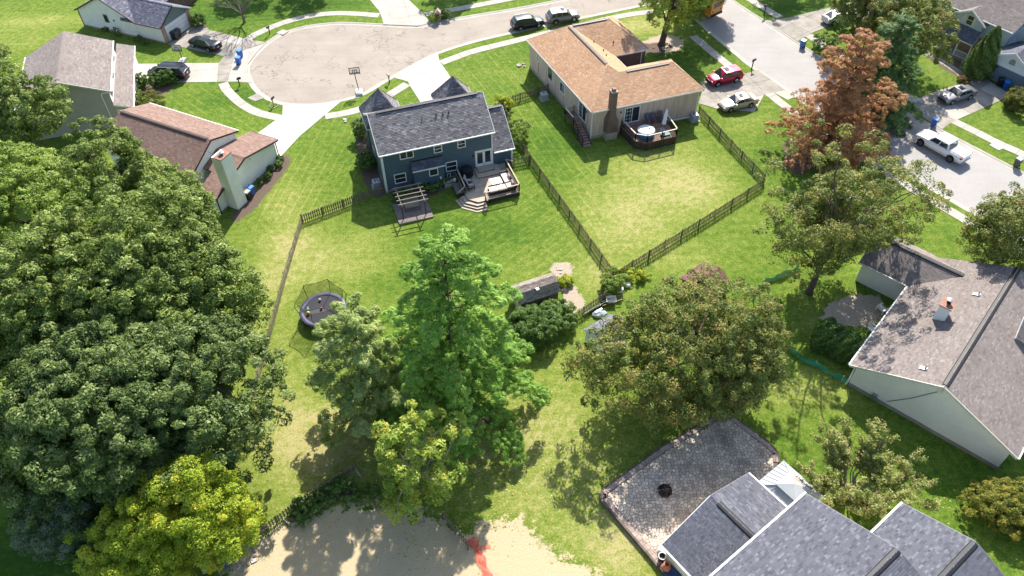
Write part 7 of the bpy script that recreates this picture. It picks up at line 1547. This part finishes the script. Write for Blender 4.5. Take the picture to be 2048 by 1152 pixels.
def hedge():
    global rng; rng = np.random.default_rng(90); a, b = G(1630, 676), G(1714, 716); d = (b - a).normalized(); w = Vector((-d.y, d.x, 0)); t = thing('hedge', 'dense dark green clipped hedge left of the tan-roofed house', 'hedge', a); n = 17000; L = (b - a).length + 1.0
    s = rng.uniform(-.3, L, n); a2 = rng.uniform(-.15, np.pi + .15, n); rr = rng.uniform(.86, 1.03, n) * (1 + .09 * np.sin(s * 3.1) + .06 * np.sin(s * 7 + a2 * 4)); endf = np.clip(np.minimum(s + .6, L + .4 - s) / .8, .25, 1); off = np.cos(a2) * 1.5 * rr * endf; z = np.abs(np.sin(a2)) ** .55 * 2.2 * rr * (.6 + .4 * endf)
    P = np.stack([a.x + d.x * s + w.x * off, a.y + d.y * s + w.y * off, z], 1); nr = np.stack([w.x * np.cos(a2), w.y * np.cos(a2), np.sin(a2)], 1) + unit(n) * .8; nr /= np.linalg.norm(nr, axis=1, keepdims=True); np_mesh('crown', leaf_quads(P, nr, .17), 3, SHRUB, t, np.clip(.5 + .25 * np.sin(s * 9 + a2 * 11) + rng.normal(0, .12, n), 0, 1))
    for k in range(4): p = a.lerp(b, k / 3); MB().tube([p, p + Z3 * 1.3], [.06, .03], 5).build('stem', BARK, t)
hedge()
shrub('spreading golden-green juniper at right edge of near lawn', (2018, 1030), 3.0, 2.3, YARB, 91, 170, 160, .17, .5, ry=2.4, lob=.3); shrub('rounded yellow-tinted bush at right edge by driveway', (2040, 215), 2.0, 2.2, OLIVE, 92, 110, 150, .15, .45, lob=.3); shrub('reddish low bush beside the porch house walk', (1925, 165), .7, .7, CORAL, 93, 24)
shrub('clipped bush left of brick mailbox', (868, 42), .75, 1.1, YOUNG, 94, 36, 110, .11, .26, 'bushes flanking brick mailbox'); shrub('clipped bush right of brick mailbox', (891, 36), .8, 1.2, SHRUB, 95, 36, 110, .11, .26, 'bushes flanking brick mailbox')
shrub('green foliage under the far pine at kerb', (1648, 100), 1.6, 2.0, SHRUB, 96, 60, lob=.3); shrub('leafy bushes below hatchback under trees', (1690, 62), 1.6, 2.4, SHRUB, 97, 60, lob=.3)
for k, (px, r, h) in enumerate((((795, 400), .8, .7), ((815, 390), .7, .6), ((868, 378), .9, .6), ((848, 376), .8, .6), ((885, 366), .7, .6), ((600, 1022), .8, .8), ((628, 1008), .8, .9), ((655, 990), .75, .8), ((680, 974), .7, .7), ((610, 1035), .7, .6), ((700, 985), .9, .5), ((745, 1000), 1.2, .4))):
    shrub('low leafy plant %s' % ('left of the pergola platform', 'at back left corner of pergola', 'on right of bed behind pergola', 'in middle of bed behind pergola', 'beside stone well by the deck', 'at left end of raised bed', 'second from left in raised bed', 'third from left in raised bed', 'at right end of raised bed', 'spilling over timber of raised bed', 'at foot of young oak', 'creeping under young oak towards straw')[k], px, r, h, SHRUB, 100 + k, 22, 80, .15, .25, 'garden bed plants', lob=.4)
shrub('evergreen shrub at the left edge by the far lawn', (2, 122), 1.6, 2.2, DKOAK, 115, 40)
for k, (px, r, h) in enumerate((((213, 62), .5, .7), ((290, 88), .5, .5), ((235, 72), .45, 1.2), ((275, 82), .6, .7))): shrub(('weedy shrub at far left foot of garage house wall', 'weedy shrub right of middle at garage house wall', 'tall thin weed in the middle of garage house wall', 'low weeds at foot of garage house wall')[k], px, r, h, SHRUB, 120 + k, 14, 60, .12, .22, 'weeds along garage house wall')

# ------------------------------------------------------------------ sheds
def gambrel_shed():
    o = V(.27, 47.94, 0); f = Frame(o, 22.6, -67.4); P = f.p; L = 3.9; s = thing('gambrel_shed', 'small weathered gambrel shed beside the gravel patch', 'shed', P(2, 0)); SW = M('shed_board', (.16, .115, .085), .9, .3, 2.5, piece=.1, bmp=.4, bscale=9); CR = M('shed_cream', (.52, .47, .38), .8, .15)
    pr = [(-1.25, 1.6), (-.6, 2.35), (0, 2.6), (.6, 2.35), (1.25, 1.6)]
    for a in (.08, L - .08): wall(s, [P(a, -1.2, 0), P(a, 1.2, 0)] + [P(a, b * .96, z - .04) for b, z in reversed(pr)], CR if a < 1 else SW)
    k = int(L / .22)
    for i in range(k):
        a0, a1 = .08 + (L - .16) * i / k, .08 + (L - .16) * (i + .95) / k; MB().slab([P(a0, 1.2, 0), P(a1, 1.2, 0), P(a1, 1.2, 1.62), P(a0, 1.2, 1.62)], f.w * .02).build('board', SW, s)
    wall(s, [P(.08, -1.2, 0), P(L - .08, -1.2, 0), P(L - .08, -1.2, 1.6), P(.08, -1.2, 1.6)], SW)
    for (b0, z0), (b1, z1) in zip(pr, pr[1:]):
        q = [P(-.12, b0, z0), P(L + .12, b0, z0), P(L + .12, b1, z1), P(-.12, b1, z1)]
        roof_slope(s, q, SH_OLD, DARKT, .3, .14, .05, singles=60 if b0 > .1 or b1 > .5 else 0, near=P(2, 1, 2), seed=int(200 + z0 * 10))
    ridge(s, P(-.1, 0, 2.6), P(L + .1, 0, 2.6), SH_OLD, .14); MB().obox(P(1.9, .75, 2.28), f.u * .12, f.w * .12, Z3 * .12).build('roof_vent', STEEL, s)
    rr = random.Random(2); ms = MB()
    for _ in range(26): a, b = rr.uniform(2.2, 3.8), rr.uniform(.62, 1.0); ms.blob(P(a, b, 2.35 - (b - .6) * 1.15 + .02), (.06, .05, .02), rr.randint(0, 99), .3)
    x = ms.build('moss', M('moss', (.12, .10, .03), .95, .4, 8), s); x['kind'] = 'stuff'
    MB().obox(P(L - .07, .0, .85), f.u * .02, f.w * .45, Z3 * .8).build('door', SW, s); wall(s, [P(L - 1.0, 1.225, 0), P(L - .1, 1.225, 0), P(L - .1, 1.225, .5), P(L - 1.0, 1.225, .5)], CR, 'lower_panel')
gambrel_shed()
def brown_shed():
    A, C = G(1407, 525, 1.85), G(1462, 564, 1.85); u = (C - A).normalized(); az_ = math.degrees(math.atan2(u.y, u.x)); f = Frame((A.x, A.y), az_, az_ - 90); P = f.p; W = (C - A).length; L = 3.2
    s = thing('brown_shed', 'low shed with brown shingle roof behind the wide maple', 'shed', P(W / 2, L / 2)); bd = M('brown_board', (.18, .12, .085), .85, .2)
    box_walls(s, f, .15, W - .15, .15, L - .15, 1.8, bd)
    for b in (.15, L - .15): wall(s, [P(.15, b, 1.8), P(W - .15, b, 1.8), P(W / 2, b, 2.45)], bd)
    for a in (-.1, W + .1): roof_slope(s, [P(a, -.1, 1.8), P(a, L + .1, 1.8), P(W / 2, L + .1, 2.5), P(W / 2, -.1, 2.5)], SH_DBROWN, DARKT, .3, .14, .06, seed=210)
    ridge(s, P(W / 2, -.1, 2.5), P(W / 2, L + .1, 2.5), SH_DBROWN, .14); MB().obox(P(W / 2, L - .1, .9), f.u * .5, f.w * .03, Z3 * .85).build('door', DARKT, s)
brown_shed()
def playhouse():
    o = G(1206, 722); f = Frame(o, 35, 125); P = f.p; s = thing('white_shed', 'white garden shed with grey roof half hidden by the wide maple', 'shed', P(1.3, 1.2)); 
    box_walls(s, f, 0, 2.7, 0, 2.5, 1.9, WSID2)
    for a in (0, 2.7): wall(s, [P(a, 0, 1.9), P(a, 2.5, 1.9), P(a, 1.25, 2.75)], WSID2)
    for b in (-.2, 2.7): roof_slope(s, [P(-.2, b, 1.78), P(2.9, b, 1.78), P(2.9, 1.25, 2.82), P(-.2, 1.25, 2.82)], SH_SLATE, WHITE, .3, .14, .06, seed=220)
    ridge(s, P(-.2, 1.25, 2.82), P(2.9, 1.25, 2.82), SH_SLATE, .14); MB().obox(P(1.3, -.03, .9), f.u * .42, f.w * .03, Z3 * .85).build('door', GSIDE, s); MB().prism([P(-.05, -.05), P(2.75, -.05), P(2.75, 2.55), P(-.05, 2.55)], 0, .12).build('floor_frame', DARKT, s)
playhouse()
# ------------------------------------------------------------------ patio things
def firepit():
    c = G(1329, 984, PATIO_Z); t = thing('fire_pit', 'round fire pit with charred logs on stone patio', 'fire pit', c); RG = M('rust_ring', (.06, .035, .028), .7, .4, 4); MB().lathe(c, [(.50, 0), (.55, .28), (.47, .28), (.43, .05), (.02, .04)], 24).build('bowl', RG, t); LOG = M('charred_log', (.065, .045, .035), .9, .5, 8, bmp=.6); rr = random.Random(4)
    for k in range(9): a = rr.uniform(0, 3.14); d = V(math.cos(a), math.sin(a), rr.uniform(-.1, .15)) * rr.uniform(.3, .48); p = c + V(rr.uniform(-.15, .15), rr.uniform(-.15, .15), .22 + k * .025); MB().tube([p - d, p + d], [.055, .045], 7).build('log', LOG, t)
    d = V(.85, .1, .05); MB().tube([c + V(-.95, -.1, .3), c + V(.35, .1, .36)], [.03, .025], 6).build('poker', BARK_PALE, t)
firepit()
def pots():
    CL = M('terracotta', (.42, .16, .09), .75, .15); c = G(1330, 1141, PATIO_Z); t = thing('clay_chiminea', 'terracotta chiminea beside cream house wall', 'chiminea', c); MB().lathe(c, [(.2, 0), (.34, .15), (.38, .4), (.26, .68), (.16, .8), (.17, 1.0), (.24, 1.06), (.24, 1.12), (.15, 1.1), (.12, .85)], 20).build('body', CL, t, True); MB().obox(c + V(-.33, -.18, .4), V(.05, .03, 0), V(-.09, .15, 0), Z3 * .15).build('mouth', BLACK, t)
    c = G(1323, 1118, PATIO_Z); t = thing('dark_planter', 'round dark planter with pale rim at patio corner', 'planter', c); MB().lathe(c, [(.22, 0), (.30, .42), (.30, .5), (.24, .5), (.22, .3), (.02, .28)], 20).build('pot', BLACK, t, True); MB().lathe(c + Z3 * .5, [(.30, 0), (.30, .025), (.24, .025), (.24, 0)], 20, cap=False).build('rim', M('pale_rim', (.55, .54, .52), .4), t)
    c = G(1320, 1103, PATIO_Z); tag(MB().lathe(c, [(.12, 0), (.2, .12), (.2, .3), (.05, .4)], 14).build('white_urn', WHITE, None, True), 'small white urn by dark planter on patio', 'urn')
    p = G(1340, 1152, PATIO_Z); t = thing('blue_tarp_box', 'low box under blue tarp against cream wall', 'box', p); MB().obox(p + V(.1, -.1, .25), V(.3, -.35, 0), V(.3, .26, 0), Z3 * .25).build('box', M('blue_tarp', (.02, .05, .14), .6, .2), t); MB().obox(p + V(.1, -.1, .51), V(.33, -.38, 0), V(.33, .29, 0), Z3 * .015).build('lid', MATS['blue_tarp'], t)
    # curved brick edging by the patio wing
    c = B8.p(2.2, -3.9, PATIO_Z); t = thing('brick_edging', 'curved row of edging bricks against the patio wing', 'edging', c)
    for k in range(13): a = R(130 + k * 11) - R(53) ; e = V(math.cos(a), math.sin(a), 0); MB().obox(c + e * 1.25 + Z3 * .05, e * .1, V(-e.y, e.x, 0) * .11, Z3 * .05).build('brick', EDGE_BRICK, t)
pots()
ring((1700, 992), .95, 'ring of stacked brown stones round the vase-shaped tree', 16, M('brown_edging', (.20, .13, .09), .9, .2, 3), .19); ring((1434, 842), .6, 'dark stone ring round maple trunk in the patio', 12, GROUT, .14)
# ------------------------------------------------------------------ plastic mesh fences
def net_mat(name, col, a):
    m, nt, b, out = nodes_of(name); p = wpos(nt); b.inputs['Roughness'].default_value = .5; nt.links.new(ramp(nt, noise(nt, p, 3, 3), [(.3, mul(col, .7)), (.7, mul(col, 1.2))]), b.inputs['Base Color']); tr = nt.nodes.new('ShaderNodeBsdfTransparent'); mx = nt.nodes.new('ShaderNodeMixShader'); nt.links.new(math_(nt, 'ADD', math_(nt, 'MULTIPLY', noise(nt, p, 5, 3), .4), a - .2), mx.inputs[0]); nt.links.new(tr.outputs[0], mx.inputs[1]); nt.links.new(b.outputs[0], mx.inputs[2]); nt.links.new(mx.outputs[0], out.inputs[0]); return m
GNET = net_mat('green_mesh', (.03, .33, .20), .85)
def mesh_fence(px, label, h, lean=0.0):
    pts = resample(spline([G(*p) for p in px], 8), .35); t = thing('mesh_fence', label, 'fence', pts[0], group='green plastic mesh fences'); rr = random.Random(int(px[0][0])); n = len(pts); off = offset2(pts, 1.0); nb = MB()
    hs = [h * (.78 + .22 * math.cos(i * .9)) for i in range(n)]; lo = [p + (o - p) * rr.uniform(-.06, .06) for p, o in zip(pts, off)]; hi = [p + (o - p) * (lean + rr.uniform(-.1, .1)) + Z3 * z for p, o, z in zip(pts, off, hs)]; md = [(a + b) / 2 + (o - p) * rr.uniform(-.12, .12) for a, b, o, p in zip(lo, hi, off, pts)]
    for i in range(n - 1): nb.poly(lo[i], lo[i + 1], md[i + 1], md[i]); nb.poly(md[i], md[i + 1], hi[i + 1], hi[i])
    nb.build('netting', GNET, t)
    for i in range(0, n, 7): MB().bar(lo[i], hi[i] + Z3 * .15, .035).build('stake', M('pale_stake', (.55, .56, .5), .6), t)
mesh_fence([(1507, 604), (1512, 586), (1535, 566), (1562, 556), (1600, 538)], 'green mesh fence bending across lawn under open maple', .8, .1); mesh_fence([(1580, 702), (1606, 722), (1650, 744), (1692, 768)], 'green mesh fence ending at corner of cream house', .7)
def red_net():
    RN = net_mat('red_mesh', (.75, .09, .06), .55); pts = resample(spline([G(*p) for p in ((941, 1078), (955, 1102), (966, 1130), (980, 1165))], 8), .18); t = thing('red_mesh', 'crumpled red plastic mesh lying on the straw', 'netting', pts[0]); rr = random.Random(9); m = MB(); k = 9; g = []
    for i, p in enumerate(pts):
        w = .30 + .10 * math.sin(i * .8); a, b = offset2(pts, w)[i], offset2(pts, -w)[i]; g.append([a.lerp(b, j / k) + Z3 * (.03 + abs(math.sin(j * 1.7 + i * .35)) * .08 + rr.uniform(0, .05)) for j in range(k + 1)])
    for i in range(len(g) - 1):
        for j in range(k): m.poly(g[i][j], g[i + 1][j], g[i + 1][j + 1], g[i][j + 1])
    m.build('sheet', RN, t)
    q = G(968, 1101); m2 = MB(); m2.poly(q + V(-.4, 0, .05), q + V(.5, .15, .06), q + V(.45, .4, .12), q + V(-.2, .3, .14)); m2.build('loose_flap', RN, t)
red_net()
# ------------------------------------------------------------------ raised bed, junk corner, garden bits
TIM = M('landscape_timber', (.36, .29, .20), .9, .25, 3, bmp=.4); t_ = thing('raised_bed', 'raised bed edged with grey timbers below picket fence', 'garden bed', G(580, 1050))
for a, b in (((582, 1052), (632, 1022)), ((632, 1022), (678, 992)), ((710, 938), (722, 956)), ((582, 1052), (570, 1040))): MB().bar(G(*a) + Z3 * .1, G(*b) + Z3 * .1, .16, .2).build('timber', TIM, t_)
def junk():
    g = 'clutter by the fence corner'; w = thing('wheelbarrow', 'tipped grey wheelbarrow with wooden handles by the fence', 'wheelbarrow', G(1222, 608), group=g); c = G(1222, 606) + Z3 * .45; MB().add([c + V(*p) for p in ((-.3, -.25, -.15), (.3, -.25, -.15), (.3, .25, -.15), (-.3, .25, -.15), (-.5, -.4, .15), (.45, -.4, .15), (.45, .4, .15), (-.5, .4, .15))], [(0, 1, 2, 3), (0, 4, 5, 1), (1, 5, 6, 2), (2, 6, 7, 3), (3, 7, 4, 0)]).build('tray', M('pale_steel', (.48, .49, .5), .5, .1), w)
    for s in (-1, 1): MB().bar(c + V(-.9, s * .25 - .3, -.2), c + V(1.0, s * .3 + .3, .05), .05).build('handle', M('handle_wood', (.4, .24, .12), .7), w); MB().bar(c + V(.2, s * .3, -.2), c + V(.35, s * .3, -.45), .04).build('leg', STEEL, w)
    MB().wheel(c + V(-.8, -.28, -.25), .2, .08, 14, (.3, 1, 0)).build('wheel', TYRE, w)
    p = G(1192, 622); t = thing('leaning_board', 'long grey board lying along foot of fence', 'board', p, group=g); MB().obox(p + V(.1, .35, .25), V(1.25, .85, .0), V(.06, -.09, .12), V(-.01, .02, .01)).build('plank', M('grey_board', (.42, .44, .42), .8, .15), t); MB().obox(p + V(.3, .25, .1), V(1.0, .68, 0), V(.05, -.08, .02), Z3 * .02).build('plank', DARKT, t)
    p = G(1199, 630); t = thing('grey_tarp', 'bluish grey tarp heap at the end of the fence', 'tarp', p, group=g); MB().blob(p + Z3 * .1, (.65, .45, .35), 3, .2, 2).build('heap', M('tarp', (.26, .31, .32), .6, .25, 3), t); MB().obox(p + V(-.1, .2, .42), V(.35, .25, 0), V(.05, -.08, 0), Z3 * .02).build('board', WHITE, t)
    p = G(1219, 594); tag(MB().lathe(p, [(.28, 0), (.32, .4), (.28, .4), (.26, .1), (.02, .08)], 16).build('black_tub', BLACK), 'round black tub behind wheelbarrow', 'tub', g)
    for px, r, lab in (((1239, 582), .3, 'white plastic crate left of two behind the tub'), ((1255, 572), .24, 'smaller white crate near fence growth')): p = G(*px); b = thing('plastic_crate', lab, 'crate', p, group=g); MB().cbox(p.x - r, p.x + r, p.y - r * .8, p.y + r * .8, 0, r * 1.3, .05).build('body', WHITE, b); MB().box(p.x - r * 1.05, p.x + r * 1.05, p.y - r * .85, p.y + r * .85, r * 1.3, r * 1.38).build('lid', WHITE, b)
junk()
def rocks(px, r, n, label, seed, mat=None, sz=.25):
    c = G(*px); t = thing('rock_group', label, 'rocks', c, group='garden rocks'); rr = random.Random(seed)
    for k in range(n): a = rr.uniform(0, 6.28); q = rr.uniform(0, r); s = sz * rr.uniform(.6, 1.3); MB().blob(c + V(math.cos(a) * q, math.sin(a) * q, s * .25), (s, s * .8, s * .5), rr.randint(0, 999), .2).build('rock', mat or M('pale_rock', (.48, .42, .34), .9, .2, 4, bmp=.4), t)
rocks((1047, 132), .8, 6, 'pale rocks by left far corner of orange house', 3, None, .3); rocks((690, 240), .55, 3, 'pair of white stones on lawn left of blue house', 4, M('white_rock', (.6, .58, .52), .9, .15, 4), .28); rocks((1330, 98), 1.6, 14, 'pile of pale stones round the street tree trunk', 5, None, .2); rocks((1120, 540), 1.2, 10, 'scattered stones on round gravel patch', 6, None, .12); rocks((895, 855), .8, 7, 'grey stones at foot of tall pine', 7, None, .25); rocks((1180, 998), .2, 1, 'single pale stone beside patio corner', 8, None, .2); rocks((1830, 100), .4, 3, 'dark stones by porch house walk', 9, None, .2)
def corner_bits():
    p = G(430, 1120); t = thing('garden_pole', 'pale wooden pole leaning under the yellow locust', 'pole', p); MB().tube([G(417, 1106, 1.2), G(442, 1152, 0)], .035, 6).build('pole', BARK_PALE, t); MB().tube([G(417, 1106, 1.2), G(417, 1106, 1.2) + V(.05, .05, .12)], .03, 6).build('tip', BARK, t)
    p = G(448, 1132); t = thing('grey_pallet', 'dark grey slatted pallet under yellow locust', 'pallet', p)
    for k in range(6): MB().obox(p + V(-.35 + k * .14, .12 - k * .045 + .05, .14), V(.05, -.02, 0), V(.16, .3, 0), Z3 * .012).build('slat', M('pallet_grey', (.13, .14, .17), .8), t)
    MB().obox(p + Z3 * .06, V(.42, -.15, 0), V(.05, .1, 0), Z3 * .06).build('bearer', MATS['pallet_grey'], t)
    ring((486, 1112), .85, 'weathered stone planter ring by the straw ground', 14, M('grey_edging', (.24, .22, .19), .9, .2, 3), .17)
    for k, px in enumerate(((478, 1134), (508, 1122), (411, 1143), (516, 1086))): p = G(*px); tag(MB().obox(p + Z3 * .05, V(.17, .09, 0), V(-.06, .11, 0), Z3 * .05).build('paver', M('pale_paver', (.5, .46, .4), .9, .1)), ('loose pale paver nearest the bottom edge by planter ring', 'loose pale paver right of stone planter ring', 'loose white paver left of leaning pole', 'loose pale paver above stone planter ring')[k], 'paver', 'loose pavers')
corner_bits()
def chair_white(px, rz, lab):
    t = thing('garden_chair', lab, 'chair', (0, 0, 0), group='white garden chairs'); 
    for k in range(4): MB().box(-.3, .3, -.28 + k * .145, -.15 + k * .145, .33 + k * .01, .36 + k * .01).build('seat_slat', WHITE, t)
    for k in range(5): MB().slab([(-.28 + k * .115, .28, .3), (-.18 + k * .115, .28, .3), (-.18 + k * .115, .5, 1.0), (-.28 + k * .115, .5, 1.0)], (0, .02, 0)).build('back_slat', WHITE, t)
    for x in (-.36, .36): MB().box(x - .06, x + .06, -.35, .4, .55, .58).build('armrest', WHITE, t); MB().box(x - .04, x + .04, -.32, -.24, 0, .55).build('leg', WHITE, t); MB().box(x - .04, x + .04, .25, .33, 0, .55).build('leg', WHITE, t)
    g = G(*px); t.location = g; t.rotation_euler = (0, 0, rz)
chair_white((1744, 664), R(40), 'white slatted garden chair under eave of tan-roofed house'); chair_white((1762, 622), R(120), 'white garden chair half under open maple by tan house')
def fallen_leaves():
    global rng; rng = np.random.default_rng(77); spec = [((820, 1010), 3.5, 3.0, 260), ((960, 930), 3.5, 3.5, 220), ((1000, 1000), 3, 3, 90), ((700, 1060), 5, 2.5, 260), ((880, 1100), 4, 2, 200), ((1700, 1010), 2.5, 2, 60), ((1900, 1010), 2, 2, 40), ((1330, 900), 5, 3, 90)]; P = []
    for px, rx, ry, n in spec: g = G(*px); P.append(np.stack([g.x + rng.normal(0, rx * .6, n), g.y + rng.normal(0, ry * .6, n), rng.uniform(.02, .05, n)], 1))
    P = np.concatenate(P); n = len(P); nr = np.array([0, 0, 1.0]) + unit(n) * .5; nr /= np.linalg.norm(nr, axis=1, keepdims=True); o = np_mesh('fallen_leaves', leaf_quads(P, nr, .13), 3, leaf_mat('fallen_leaf', [(.35, .25, .04), (.5, .4, .08), (.6, .5, .2), (.3, .16, .05)], .1), None, rng.random(n)); tag(o, 'yellow fallen leaves scattered on lawn and straw', 'leaves', kind='stuff')
    # crushed patio litter: acorns and dry leaves on the stones
fallen_leaves()
